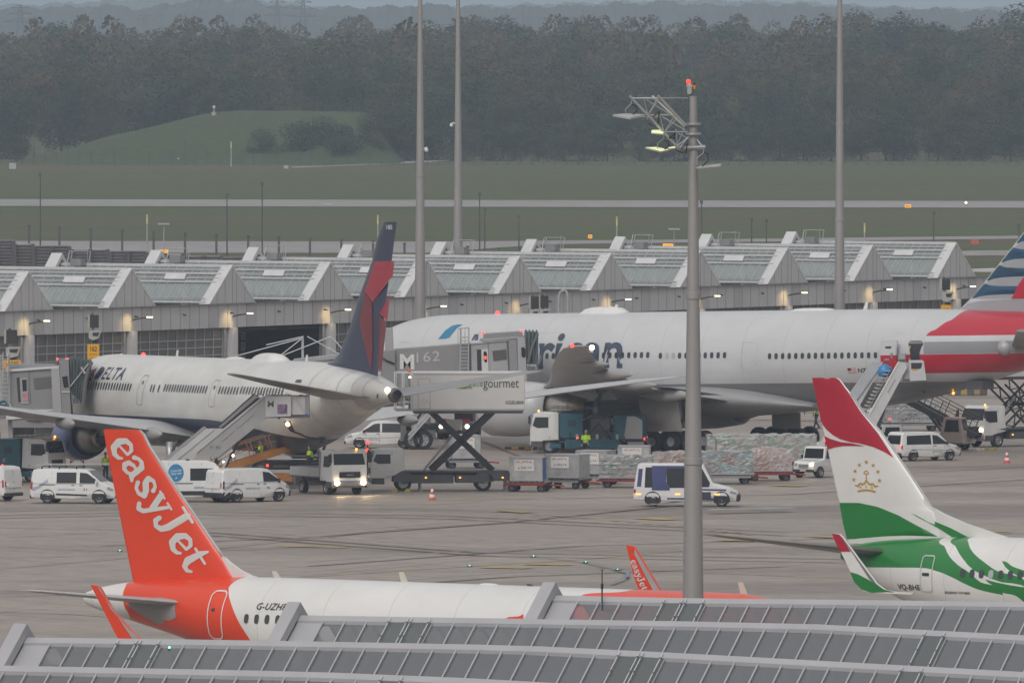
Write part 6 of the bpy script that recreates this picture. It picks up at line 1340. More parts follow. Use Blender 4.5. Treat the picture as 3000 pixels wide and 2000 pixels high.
def truck_cab(t, x0, W=2.3, H=2.75, zb=.85, L_=1.75, grille=dgrey, lit=True, beacon=True, m=vw, name='cab', slope=.18, badge=None):
    """forward-control cab with its front at x0"""
    o = [(x0 - L_, zb), (x0 - L_, H - .1), (x0 - L_ + .1, H), (x0 - .55, H), (x0 - slope - .06, H - .14), (x0 - .02, 1.72), (x0, 1.5), (x0, .55), (x0 - .3, .42), (x0 - .75, .42), (x0 - .8, .8)]
    B = Body(o, W, 1.5, .1, .0); mb = B.shell(MB(), m)
    B.side(mb, [(x0 - 1.25, zb + .1), (x0 - 1.23, zb + .1), (x0 - 1.23, H - .2), (x0 - 1.25, H - .2)], shadow_gap, 0, .008, 0); B.side(mb, [(x0 - .8, .42), (x0 - .05, .42), (x0 - .05, .78), (x0 - .8, .78)], dgrey, 0, .012, 0)
    c = mb.build(name, t)
    for sg in (1, -1):
        mb = MB(); B.side(mb, [(x0 - 1.15, 1.62), (x0 - 1.15, H - .32), (x0 - .32, H - .32), (x0 - .16, 1.75), (x0 - .45, 1.6)], glass, sg, .013, .3); mb.build('side_window', c, fix=False)
        mb = MB(); mb.box((x0 + .02, sg * (W / 2 + .16), 2.1), (.14, .2, .5), blackp, bevel=.03); mb.beam((x0 - .1, sg * W / 2, 2.4), (x0, sg * (W / 2 + .14), 2.38), .04, blackp); mb.build('wing_mirror', c)
        mb = MB(); mb.box((x0 + .02, sg * (W / 2 - .28), .72), (.06, .3, .2), headl if lit else lens_c, bevel=.01); mb.build('headlight', c)
    mb = MB(); B.face(mb, 4, .06, .97, -.93, .93, glass); mb.build('windscreen', c, fix=False)
    mb = MB(); mb.box((x0 + .015, 0, 1.17), (.05, W * .6, .34), grille, bevel=.01); mb.box((x0 + .02, 0, .68), (.08, W * .98, .3), grey, bevel=.03)
    for k in range(3): mb.box((x0 + .045, 0, 1.07 + .1 * k), (.02, W * .56, .025), blackp)
    mb.build('grille', c)
    if badge: vs, fs = text2d(badge, .02); mb = MB(); mb.add([Vector((x0 + .06, -.22 + .44 * p[0], 1.12 + .09 * p[1])) for p in vs], fs, lgrey); mb.build('badge', c, fix=False)
    if beacon: mb = MB(); mb.ball((0, 0, 0), .07, amber, 6); q = mb.build('beacon', c, fix=False); q.location = (x0 - .5, W * .3, H + .06)
    return c, B
# flat-bed lorry with bright headlamps
t = vehicle('flatbed_lorry', 'small white flat-bed lorry with dazzling headlamps facing the camera', 'lorry', 966, 1446, -62.5); t_flat = t
c, B = truck_cab(t, 2.55, 2.25, 2.55, .8, 1.7, blackp, True, True, badge='MAN')
mb = MB(); mb.box((-.2, 0, .72), (5.2, .8, .2), dgrey); mb.box((-1.0, 0, 1.0), (3.7, 2.2, .12), dgrey)
mb.build('chassis', t)
mb = MB()
for sg in (1, -1): mb.box((-1.0, sg * 1.1, 1.28), (3.7, .05, .5), lgrey)
mb.box((-2.83, 0, 1.28), (.05, 2.2, .5), lgrey); mb.box((.82, 0, 1.6), (.05, 2.2, 1.1), lgrey); mb.build('load_bed', t)
[wheel_at(t, x, y, .4, .28) for x in (-1.5, 1.6) for y in (-.92, .92)]
for sg in (1, -1):
    ld = bpy.data.lights.new('headlight_beam', 'SPOT'); ld.energy = 260; ld.color = (1, .75, .4); ld.spot_size = R(60); ld.spot_blend = .8; ld.shadow_soft_size = .08
    lb = bpy.data.objects.new('headlight_beam', ld); C.objects.link(lb); lb.parent = t; lb.location = (2.75, sg * .85, .72); lb.rotation_euler = Vector((1, 0, -.12)).to_track_quat('-Z', 'Y').to_euler()
for sg in (1, -1): mb = MB(); mb.ball((2.6, sg * .84, .72), .15, mat('headlight_bloom', (1, .72, .38), .3, emit=22), 8); mb.build('headlight_glow', t, fix=False)  # glowing balls added over the headlamps to imitate their glare
# catering lorry with raised box
def scissor(t, xa, xb, z0, z1, ys, wd, m, lattice=False):
    mb = MB()
    for y in ys:
        for (a, b) in (((xa, y, z0), (xb, y, z1)), ((xb, y, z0), (xa, y, z1))):
            if not lattice: mb.beam(a, b, .12, m, wd)
            else:
                a_, b_ = Vector(a), Vector(b); d = (b_ - a_).normalized(); nn = Vector((-d.z, 0, d.x)) * wd / 2
                mb.beam(a_ + nn, b_ + nn, .1, m); mb.beam(a_ - nn, b_ - nn, .1, m); n = 9
                for k in range(n): p, q = a_ + (b_ - a_) * k / n, a_ + (b_ - a_) * (k + 1) / n; mb.beam(p + nn * (1 if k % 2 else -1), q + nn * (-1 if k % 2 else 1), .06, m)
    mb.tube([((xa + xb) / 2, ys[0], (z0 + z1) / 2), ((xa + xb) / 2, ys[-1], (z0 + z1) / 2)], .12, m, 10)
    mb.tube([(xa + .5, 0, z0 - .1), ((xa + xb) / 2 + .3, 0, (z0 + z1) / 2 + .6)], .07, steel, 8)
    mb.build('scissor_lift', t, fix=False)
t = vehicle('catering_lorry', 'white catering lorry with its long box raised on black scissor arms, facing left', 'lorry', 1290, 1437, 183); sC = FPX / gnd(1290, 1437).y
Xc = lambda px: (1290 - px) / sC            # local x runs to the left of the photo
Zc = lambda py: CZ - (py - 30) / sC
c, B = truck_cab(t, Xc(1083), 2.3, Zc(1312), 1.0, 1.95, blackp, True, False, slope=.16)
mb = MB(); mb.box((Xc(1310), 0, .98), (7.2, .9, .26), dsteel); mb.box((Xc(1250), 0, .72), (3.0, 2.2, .5), dgrey); mb.box((Xc(1375), 0, .72), (1.6, 2.2, .45), dgrey); mb.box((Xc(1460), 0, .85), (1.2, 2.3, .5), dsteel); mb.box((Xc(1330), 0, 1.15), (6.2, 2.3, .08), dgrey)
for x in (1180, 1413): mb.prism([(Xc(x) + .62 * math.cos(a), .55 + .62 * math.sin(a)) for a in [k * math.pi / 8 for k in range(9)]], -1.15, 1.15, dgrey)
mb.build('chassis', t)
for px in (1245, 1345, 1470):
    for sg in (1, -1): mb = MB(); mb.box((Xc(px), sg * 1.16, .8), (.1, .03, .07), amber); mb.build('side_marker', t, fix=False)
for px in (1230, 1480):
    for sg in (1, -1): mb = MB(); mb.tube([(Xc(px), sg * 1.0, .7), (Xc(px), sg * 1.0, .02)], .05, steel, 8); mb.box((Xc(px), sg * 1.0, .03), (.25, .25, .05), steel); mb.build('support_jack', t, fix=False)
[wheel_at(t, Xc(x), y, .47, .3) for x in (1179, 1413) for y in (-.97, .97)]
scissor(t, Xc(1262), Xc(1442), 1.2, Zc(1205), (-.85, .85), .34, scissorm)
bxm = mat('catering_box_white', (.64, .625, .61), .45, var=.06, scale=.5)
mb = MB(); x0, x1, z0, z1 = Xc(1535), Xc(1206), Zc(1202), Zc(1088); mb.box(((x0 + x1) / 2, 0, (z0 + z1) / 2), (x1 - x0, 2.45, z1 - z0), bxm, bevel=.04); mb.box(((x0 + x1) / 2, 0, z0 - .08), (x1 - x0 - .2, 2.2, .14), dsteel)
mb.box(((x0 + x1) / 2, 1.23, z1 - .12), (x1 - x0 - .1, .03, .06), lgrey); mb.box(((x0 + x1) / 2, 1.23, z0 + .1), (x1 - x0 - .1, .03, .06), lgrey)
def sidetext(mb, s_, px0, px1, py0, py1, m, y=1.24, bold=0, space=1.0):
    vs, fs = text2d(s_, bold, 0, space); mb.add([Vector((Xc(px0) + (Xc(px1) - Xc(px0)) * p[0], y, Zc(py1) + (Zc(py0) - Zc(py1)) * p[1])) for p in vs], fs, m)
gt = mat('grey_lettering', (.07, .075, .07), .5, var=0); gg = mat('green_lettering', (.12, .26, .04), .5, var=0)
sidetext(mb, 'gate', 1370, 1412, 1114, 1137, gg, 1.25, 0, 1.0); sidetext(mb, 'gourmet', 1413, 1517, 1112, 1142, gt, 1.25, 0, 1.0); sidetext(mb, 'GGEU004', 1478, 1531, 1172, 1182, gt, 1.25, .012)
mb.add([Vector((Xc(a), 1.25, Zc(b))) for a, b in [(1331, 1136), (1372, 1128), (1375, 1130), (1362, 1137)]], [(0, 1, 2, 3)], gg)
mb.build('raised_box', t)
mb = MB(); a, b = Xc(1258), Xc(1221); mb.box(((a + b) / 2, 1.235, (Zc(1196) + Zc(1106)) / 2), (b - a, .02, Zc(1106) - Zc(1196)), lgrey); mb.box(((a + b) / 2, 1.243, (Zc(1194) + Zc(1108)) / 2), (b - a - .09, .02, Zc(1108) - Zc(1194)), bxm)
mb.add([Vector(((a + b) / 2 + dx, 1.257, Zc(1172) + dz)) for dx, dz in [(-.2, 0), (0, -.2), (.2, 0), (0, .2)]], [(0, 1, 2, 3)], lgrey); mb.add([Vector(((a + b) / 2 + dx, 1.262, Zc(1172) + dz)) for dx, dz in [(-.17, 0), (0, -.17), (.17, 0), (0, .17)]], [(0, 1, 2, 3)], bxm); mb.build('box_door', t, fix=False)
mb = MB(); z2 = Zc(1090); a, b = Xc(1204), Xc(1158)                    # front platform with its cage
mb.box(((a + b) / 2, 0, z0 + .05), (b - a, 2.3, .12), lgrey)
for x in (a, (a + b) / 2, b):
    for y in (-1.1, 1.1): mb.box((x, y, (z0 + z2) / 2), (.07, .07, z2 - z0), white)
for z in (z0 + .5, z0 + 1.05, z2):
    for y in (-1.1, 1.1): mb.box(((a + b) / 2, y, z), (b - a, .06, .06), white)
mb.box((a + .1, 0, (z0 + z2) / 2), (.05, 1.4, z2 - z0 - .2), grey); mb.box((b - .35, .2, z0 + .7), (.3, .5, .9), whited); mb.box(((a + b) / 2, .9, z0 + 1.0), (.4, .3, .5), mat('control_box', (.18, .12, .09), .6)); mb.build('platform', t, fix=False)
mb = MB(); mb.lathe([(.07, 0), (.07, .14), (.05, .2), (.01, .22)], mat('beacon_dull', (.45, .07, .03), .4, emit=.6), (Xc(1197), 1.0, z2 + .02), n=10); mb.build('beacon', t, fix=False); mb = MB(); mb.ball((Xc(1198), 1.1, Zc(1103)), .06, whitel, 6); mb.build('work_lamp', t, fix=False)
# second catering lorry at the right edge with lattice scissor arms
t = vehicle('catering_lorry', 'white catering lorry with lit headlamps and black lattice scissor arms at the right edge', 'lorry', 2935, 1308, 221); 
c, B = truck_cab(t, 2.6, 2.3, 2.65, 1.0, 1.95, blackp, True, True)
for sg in (1, -1): mb = MB(); mb.box((2.62, sg * .87, 1.12), (.05, .26, .2), headl); mb.build('headlight', c)
mb = MB(); mb.box((-1.8, 0, .98), (7.2, .9, .26), dsteel); mb.box((-1.0, 0, .75), (2.6, 2.2, .45), dgrey); mb.box((-4.2, 0, .75), (1.4, 2.2, .45), dgrey); mb.box((-2, 0, 1.16), (6.4, 2.3, .1), dgrey); mb.build('chassis', t)
[wheel_at(t, x, y, .47, .3) for x in (1.35, -3.6) for y in (-.97, .97)]
for x in (.1, -2.2):
    for sg in (1, -1): mb = MB(); mb.box((x, sg * 1.13, .8), (.1, .03, .07), amber); mb.build('side_marker', t, fix=False)
scissor(t, .4, -3.6, 1.2, 4.2, (-.9, .9), .55, scissorm, True)
mb = MB(); mb.box((-1.4, 0, 5.6), (6.6, 2.45, 2.3), bxm, bevel=.04); mb.box((-1.4, 0, 4.35), (6.4, 2.2, .14), dsteel)
# the box is out of view behind the fuselage
mb.build('raised_box', t)
def service_truck(label, px, py, head, mirror=1):
    t = vehicle('hydrant_truck', label, 'lorry', px, py, head)
    c, B = truck_cab(t, 3.3, 2.25, 2.6, .85, 1.8, blackp, False, True, slope=.14)
    tb = MB(); tb.box((-1.0, 0, .85), (6.2, .9, .25), dsteel); tb.box((.7, 0, 1.75), (1.5, 2.3, 1.6), teal, bevel=.05); tb.box((-2.9, 0, 1.65), (1.9, 2.3, 1.5), teal, bevel=.05); tb.box((-1.1, 0, 1.1), (2.2, 2.2, .5), teal)
    tb.box((-1.1, .6, 1.75), (1.2, .7, .9), dgrey); tb.box((-.4, -.6, 1.7), (.8, .8, 1.1), mat('dark_teal', (.012, .05, .075), .5)); tb.box((-1.6, -.9, 1.5), (.5, .3, .6), lgrey)
    for sg in (1, -1):
        tb.box((-.6, sg * 1.08, .62), (3.4, .1, .55), teal); tb.box((1.7, sg * 1.08, .5), (.7, .1, .3), teal); tb.box((.65, sg * 1.17, 1.9), (.5, .02, .4), mat('dark_teal', (.012, .05, .075)))
        for z in (.45, .8, 1.1): tb.box((.15, sg * 1.16, z), (.5, .06, .05), teal)
        tb.prism([(-3.75, .95), (-3.75, 2.1), (-3.3, 2.35), (-2.8, 2.35), (-2.6, .95)], sg * 1.02, sg * 1.17, lgrey)
    for k in range(4): tb.tube([(-1.0 - .15 * k, .3, 1.4), (-1.3 - .15 * k, .35, 2.3), (-1.9, .3, 2.35), (-2.1, .25, 1.9)], .05, blackp, 6)
    for k in range(9): tb.box((-2.6 + .42 * k, 1.17, .95 + .12 * (k % 3)), (.16, .04, .3), (dgrey, lgrey, blackp)[k % 3]); tb.box((-2.4 + .4 * k, -1.17, 1.0 + .1 * (k % 4)), (.2, .04, .22), (blackp, grey, dgrey)[k % 3])
    tb.box((-.9, 1.0, 1.25), (1.5, .3, .5), blackp); tb.box((-.9, -1.0, 1.25), (1.5, .3, .5), blackp); tb.tube([(-1.8, 1.1, .9), (-1.0, 1.2, 1.9), (-.2, 1.1, 1.0)], .05, blackp, 6); tb.tube([(-1.5, 1.15, 2.2), (-.6, 1.15, 2.4), (.2, 1.1, 2.0)], .05, dgrey, 6)
    tb.build('pump_body', t)
    bo = MB(); bo.tube([(-.7, 0, 1.5), (-.7, 0, 3.4)], .11, teal, 8); bo.tube([(-.7, 0, 3.3), (-1.6, 0, 4.2)], .09, teal, 8); bo.tube([(-1.6, 0, 4.2), (-.2, 0, 4.75)], .08, teal, 8); bo.tube([(-.2, 0, 4.75), (.1, 0, 4.4)], .06, teal, 8)
    for k in range(3): bo.tube([(-.5, .1, 4.5 - .1 * k), (-1.1, .15, 3.7 - .15 * k), (-.75, .12, 3.1)], .04, blackp, 6)
    bo.box((-.7, 0, 2.7), (.3, .3, .4), dsteel); bo.build('hose_boom', t, fix=False)
    mb = MB(); mb.box((1.4, 0, 2.72), (1.3, 1.5, .06), lgrey); [mb.tube([(.8 + .3 * k, -.7, 2.6), (.8 + .3 * k, -.7, 2.9)], .02, dgrey, 5) for k in range(5)]; mb.tube([(.8, -.7, 2.9), (2.0, -.7, 2.9)], .02, dgrey, 5); mb.build('roof_rail', t, fix=False)
    for sg in (1, -1):
        mb = MB(); mb.box((-3.85, sg * .85, .95), (.05, .3, .16), redl); mb.build('tail_light', t, fix=False); mb = MB(); mb.box((.3, sg * 1.2, 1.0), (.1, .03, .1), redl); mb.build('side_marker', t, fix=False)
    st_ = MB(); st_.beam((-3.95, -.95, .5), (-3.6, -.95, 2.4), .06, lgrey); st_.beam((-3.95, -.6, .5), (-3.6, -.6, 2.4), .06, lgrey); [st_.beam((-3.95 + .05 * k, -.95, .6 + .26 * k), (-3.95 + .05 * k, -.6, .6 + .26 * k), .04, lgrey) for k in range(7)]; st_.build('ladder', t, fix=False)
    [wheel_at(t, x, y, .45, .3) for x in (2.1, -2.2) for y in (-.93, .93)]; return t
service_truck('blue-green fuel hydrant truck with white cab parked under the big wing, facing left', 1712, 1327, 174)
service_truck('blue-green fuel hydrant truck with white cab in front of the blue engine, facing right', 22, 1410, -26)
# small white tractor facing the camera
def tug(label, px, py, head, m=vw):
    t = vehicle('tow_tractor', label, 'tow tractor', px, py, head)
    o = [(-1.6, .4), (-1.6, 1.0), (-1.0, 1.05), (-.95, 1.78), (-.85, 1.85), (.25, 1.85), (.38, 1.78), (.55, 1.12), (1.5, 1.0), (1.62, .85), (1.62, .4)]
    B = Body(o, 1.55, 1.0, .05, .05); mb = B.shell(MB(), m, .04); b_ = mb.build('body', t)
    mb = MB(); B.face(mb, 6, .08, .95, -.9, .9, glass); mb.build('windscreen', t, fix=False)
    for sg in (1, -1):
        mb = MB(); B.side(mb, [(-.8, 1.1), (-.75, 1.7), (.2, 1.7), (.38, 1.15)], glass, sg, .012, 0); mb.build('side_window', t, fix=False)
        mb = MB(); mb.box((1.64, sg * .55, .82), (.04, .18, .15), headl if sg > 0 else lens_c, bevel=.01); mb.build('headlight', t); mb = MB(); mb.box((.4, sg * .9, 1.25), (.08, .12, .22), blackp); mb.build('wing_mirror', t)
    mb = MB(); mb.box((1.64, 0, .72), (.04, .7, .22), lgrey); [mb.box((1.665, 0, .64 + .07 * k), (.02, .66, .02), dgrey) for k in range(3)]; mb.box((1.66, 0, .45), (.1, 1.5, .16), blackp, bevel=.03); mb.box((1.72, 0, .46), (.03, .4, .1), platem); mb.build('grille', t)
    mb = MB(); mb.tube([(-.3, .3, 1.85), (-.3, .3, 2.15)], .03, dgrey, 6); mb.ball((-.3, .3, 2.2), .07, redl, 6); mb.build('beacon', t, fix=False)
    [wheel_at(t, x, y, .36, .24) for x in (-1.0, 1.0) for y in (-.7, .7)]; return t
tug('small white tow tractor with one bright headlamp left of the red fin', 2398, 1398, 236)
tug('white tow tractor mostly hidden behind the white leading edge of the red fin', 2588, 1330, 205)
# belt loader at the right with a white and orange cab
def belt_loader(label, px, py, head, ang, l, m, belt, cab=True, rails=yellow, z0=1.0):
    t = vehicle('belt_loader', label, 'belt loader', px, py, head); a = R(ang)
    mb = MB(); mb.box((0, 0, .65), (4.2, 1.9, .45), m, bevel=.05); mb.box((-1.2, .2, 1.0), (1.6, 1.2, .4), m); mb.build('chassis', t)
    c, s_ = math.cos(a), math.sin(a); p = lambda u, y, w_=0: Vector((-l * .45 * c + u * c - w_ * s_, y, z0 + u * s_ + w_ * c))
    mb = MB(); q = [p(0, -.45), p(l, -.45), p(l, .45), p(0, .45)]; mb.quad(*q, blackp)
    for y in (-.5, .5): mb.beam(p(0, y, -.1), p(l, y, -.1), .1, belt, .38)
    mb.beam(p(0, 0, -.25), p(l, 0, -.25), .7, dsteel, .1); mb.tube([p(l, -.5, -.05), p(l, .5, -.05)], .14, dsteel, 8); mb.build('conveyor', t, fix=False)
    mb = MB()
    for y in (-.55, .55):
        mb.beam(p(.6, y, 1.0), p(l * .95, y, 1.0), .05, rails); mb.beam(p(.6, y, .55), p(l * .95, y, .55), .04, rails)
        for k in range(6): u = .6 + (l * .95 - .6) * k / 5; mb.beam(p(u, y, 0), p(u, y, 1.0), .05, rails)
    mb.build('hand_rail', t, fix=False)
    mb = MB(); mb.beam((-.6, .3, .8), tuple(p(l * .55, .3, -.2)), .14, dsteel); mb.beam((-.6, -.3, .8), tuple(p(l * .55, -.3, -.2)), .14, dsteel); mb.build('lift_strut', t, fix=False)
    if cab:
        o = [(-2.1, .5), (-2.15, 1.2), (-1.95, 2.1), (-1.0, 2.15), (-.8, 2.05), (-.6, 1.2), (-.5, .5)]
        B = Body(o, 1.0, 1.1, .04); mb = B.shell(MB(MB and Matrix.Translation((0, .75, 0))), mat('faded_pink_paint', (.58, .46, .42), .5, var=.25)); B.side(mb, [(-1.9, 1.2), (-1.8, 1.95), (-1.0, 1.95), (-.85, 1.2)], glass, 0, .012, 0); B.face(mb, 4, .1, .9, -.9, .9, glass); B.face(mb, 1, .1, .9, -.9, .9, glass); mb.build('cab', t)
    for x in (-1.4, 1.4):
        for y in (-.8, .8): wheel_at(t, x, y, .34, .24)
    mb = MB(); mb.ball(tuple(p(l * .93, -.62, .1)), .06, whitel, 6); mb.build('work_lamp', t, fix=False)
    return t
belt_loader('black conveyor loader with a faded pink cab reaching under the silver airliner', 2752, 1318, 155, 25, 6.6, whited, dsteel, True, mat('rail_dull', (.14, .12, .07), .6))
belt_loader('orange conveyor loader with railings under the rear of the airliner with the blue engine', 745, 1432, 14, 17, 6.6, mat('orange_machine_paint', (.40, .17, .04), .5, var=.3), mat('orange_machine_paint', (.40, .17, .04)), False, mat('rail_orange', (.30, .13, .06), .5))
# ------------------------------------------------------------------ passenger stairs
def plane_frame(px, Y): return Matrix.Translation(((px - 1500) * Y / FPX, Y, 0))
Ys = 776.5; sS = FPX / Ys; t = thing('passenger_stairs', 'white passenger stairs with a small purple picture beside the airliner with the blue engine', 'passenger stairs', M=plane_frame(700, Ys))
XS = lambda px: (px - 700) / sS; ZS = lambda py: CZ - (py - 30) / sS; Q = lambda l: [(XS(a), ZS(b)) for a, b in l]
stw = mat('stair_panel_white', (.50, .49, .49), .42, var=.08, scale=.8); stg = mat('stair_panel_grey', (.34, .33, .33), .5, var=.08)
mb = MB(); mb.prism(Q([(576, 1323), (772, 1160), (779, 1158), (779, 1226), (638, 1338), (597, 1333)]), -1.3, -1.2, stg); mb.prism(Q([(634, 1253), (743, 1156), (760, 1160), (660, 1253)]), 1.2, 1.3, stg)
mb.beam((XS(576), -1.32, ZS(1322)), (XS(774), -1.32, ZS(1159)), .1, stw); mb.beam((XS(634), 1.2, ZS(1253)), (XS(743), 1.2, ZS(1155)), .06, blackp); mb.prism(Q([(640, 1258), (752, 1165), (765, 1165), (655, 1258)]), -.9, 1.2, blackp)
def slant(mb, s_, p0, p1, h, m, y):
    vs, fs = text2d(s_); a, b = Vector((XS(p0[0]), ZS(p0[1]))), Vector((XS(p1[0]), ZS(p1[1]))); d = (b - a); n = Vector((-d.y, d.x)).normalized() * h
    mb.add([Vector(((a + d * p[0] + n * p[1]).x, y, (a + d * p[0] + n * p[1]).y)) for p in vs], fs, m)
lg_ = mat('stair_lettering', (.13, .13, .14), .5, var=0)
slant(mb, 'Living values - Connecting lives', (654, 1294), (746, 1216), .13, lg_, -1.312); mb.text('AT 423', (XS(615), -1.312, ZS(1312)), (1, 0, 0), (0, 0, 1), 32 / sS, 9 / sS, lg_, .01)
mb.build('upper_flight', t)
mb = MB(); mb.prism(Q([(487, 1350), (604, 1253), (655, 1253), (560, 1350)]), -1.1, -1.0, stw); mb.prism(Q([(487, 1350), (430, 1398), (500, 1398), (560, 1350)]), -1.1, -1.0, stw)
mb.beam((XS(512), -1.12, ZS(1350)), (XS(628), -1.12, ZS(1254)), .08, stw); mb.prism(Q([(470, 1352), (595, 1250), (604, 1253), (487, 1350)]), .95, 1.05, stg)
for k in range(14): u = k / 14; mb.box((XS(470 + 150 * u), 0, ZS(1390 - 125 * u)), (.28, 2.0, .1), grey)
mb.build('lower_flight', t)
mb = MB(); mb.prism(Q([(778, 1158), (853, 1158), (853, 1217), (779, 1220)]), -1.35, -1.2, stw); mb.prism(Q([(778, 1158), (853, 1158), (853, 1217), (779, 1220)]), 1.2, 1.3, stw); mb.box((XS(840), 0, ZS(1219)), (2.6, 2.5, .12), dsteel)
mb.text('M', (XS(785), -1.362, ZS(1190)), (1, 0, 0), (0, 0, 1), 18 / sS, 18 / sS, lg_, .01)
pm = mat('purple_picture', (.24, .15, .26), .5, var=.9, scale=4); mb.box((XS(828), -1.36, ZS(1196)), (29 / sS, .02, 28 / sS), pm); mb.build('platform', t)
mb = MB(); mb.box((XS(874), 0, ZS(1186)), (42 / sS, 2.2, 54 / sS), stw); mb.box((XS(900), 0, ZS(1186)), (12 / sS, 2.3, 56 / sS), grey); mb.build('canopy_end', t); mb = MB(); mb.beam((XS(868), -1.15, ZS(1162)), (XS(897), -1.15, ZS(1215)), .05, lgrey); mb.box((XS(898), -1.16, ZS(1213)), (.16, .06, .1), blue)
for px, py in ((777, 1222), (818, 1222)): mb.box((XS(px), -1.2, ZS(py)), (.14, .14, .12), blackp)
mb.build('canopy_strut', t, fix=False); mb = MB()
for k in range(4): mb.tube([(XS(752 + 40 * k), -1.25, ZS(1160)), (XS(760 + 40 * k), -1.25, ZS(1150 + 4 * (k % 2))), (XS(775 + 40 * k), -1.25, ZS(1157))], .025, dgrey, 5)
mb.build('roof_cable', t, fix=False)
mb = MB(); mb.box((XS(590), 0, .75), (6.5, 2.0, .5), dgrey); mb.beam((XS(640), -.9, 1.0), (XS(668), -.9, ZS(1335)), .16, lgrey); mb.beam((XS(640), .9, 1.0), (XS(700), .9, ZS(1290)), .16, dsteel); mb.box((XS(655), -1.0, ZS(1322)), (1.0, .25, .5), stw, ('Y', R(-35))); mb.beam((XS(600), 0, 1.0), (XS(690), 0, ZS(1270)), .3, dsteel); mb.build('chassis', t)
for px in (525, 650):
    for y in (-.85, .85): wheel_at(t, XS(px), y, .4, .28)
mb = MB(); mb.ball((XS(684), -1.3, ZS(1332)), .07, whitel, 6); mb.ball((XS(655), -1.3, ZS(1350)), .05, whitel, 6); mb.build('work_lamp', t, fix=False)
# stairs at the open rear door of the silver airliner
Yt = 846.0; sT = FPX / Yt; t = thing('passenger_stairs', 'open white passenger stairs leading up to the open rear door of the striped airliner', 'passenger stairs', M=plane_frame(2600, Yt))
XT = lambda px: (px - 2600) / sT; ZT = lambda py: CZ - (py - 30) / sT; Q2 = lambda l: [(XT(a), ZT(b)) for a, b in l]
stw2 = mat('stair_white_bright', (.56, .56, .56), .42, var=.1, scale=1)
mb = MB(); mb.prism(Q2([(2490, 1310), (2632, 1058), (2650, 1060), (2656, 1075), (2530, 1310)]), -1.2, -1.12, stw2); mb.beam((XT(2490), -1.22, ZT(1310)), (XT(2632), -1.22, ZT(1057)), .09, white)
vs, fs = text2d('SWISSPORT' if False else 'ground service'); a, b = Vector((XT(2604), ZT(1150))), Vector((XT(2626), ZT(1112))); d = b - a; n = Vector((-d.y, d.x)).normalized() * .2
mb.add([Vector(((a + d * p[0] + n * p[1]).x, -1.235, (a + d * p[0] + n * p[1]).y)) for p in vs], fs, grey); mb.build('near_side_panel', t)
mb = MB(); mb.prism(Q2([(2395, 1310), (2556, 1058), (2574, 1056), (2575, 1090), (2455, 1310)]), 1.12, 1.2, stw2); mb.prism(Q2([(2440, 1225), (2555, 1060), (2590, 1062), (2500, 1190)]), 1.0, 1.1, mat('clear_side_guard', (.45, .47, .50), .3, var=.1)); mb.build('far_side_panel', t)
mb = MB()
for k in range(26): u = k / 26; mb.box((XT(2455 + 150 * u), 0, ZT(1340 - 265 * u)), (.32, 2.2, .06), lgrey); mb.box((XT(2458 + 150 * u), 0, ZT(1345 - 265 * u)), (.04, 2.2, .2), grey)
mb.build('steps', t, fix=False)
mb = MB(); mb.prism(Q2([(2664, 1056), (2705, 1056), (2713, 1112), (2664, 1114)]), -1.25, -1.15, stw2); mb.prism(Q2([(2664, 1056), (2705, 1056), (2713, 1112), (2664, 1114)]), 1.2, 1.3, stw2); mb.box((XT(2685), -.0, ZT(1113)), (1.2, 2.4, .12), dsteel); mb.prism(Q2([(2668, 1061), (2700, 1061), (2698, 1076), (2690, 1079), (2668, 1079)]), -1.27, -1.26, blackp)
mb.box((XT(2678), -1.28, ZT(1080)), (.3, .02, .05), yellow); mb.prism(Q2([(2643, 1060), (2664, 1060), (2664, 1112), (2643, 1108)]), -.9, -.8, lgrey); mb.box((XT(2655), -.9, ZT(1112)), (.45, .5, .14), dgrey); mb.build('platform', t)
mb = MB(); mb.box((XT(2520), 0, .7), (6.0, 2.0, .5), whited); mb.beam((XT(2560), -.8, .9), (XT(2610), -.8, ZT(1130)), .18, dsteel); mb.beam((XT(2560), .8, .9), (XT(2610), .8, ZT(1130)), .18, dsteel); mb.build('chassis', t)
for px in (2460, 2580):
    for y in (-.85, .85): wheel_at(t, XT(px), y, .4, .28)
# bright blue rubbish bag on the steps
mb = MB(); rb = random.Random(3); n = 12; vs = []
for i in range(9):
    for j in range(n):
        a = 2 * math.pi * j / n; r_ = (.02, .42, .62, .68, .66, .58, .46, .3, .03)[i] * (1 + rb.uniform(-.14, .14)); vs.append((r_ * math.cos(a) * 1.12, r_ * math.sin(a) * .7, (0, .02, .15, .36, .56, .76, .96, 1.12, 1.25)[i] + rb.uniform(-.03, .03)))
mb.add(vs, [(i * n + j, i * n + (j + 1) % n, (i + 1) * n + (j + 1) % n, (i + 1) * n + j) for i in range(8) for j in range(n)], mat('blue_plastic_bag', (.02, .22, .52), .35, var=.3, scale=3), True)
o = mb.build('rubbish_bag'); o.location = ((2593 - 1500) / sT, Yt - .1, ZT(1102)); o.scale = (.62, .6, .62); tag(o, 'bright blue rubbish bag lying on the white passenger stairs', 'rubbish bag')
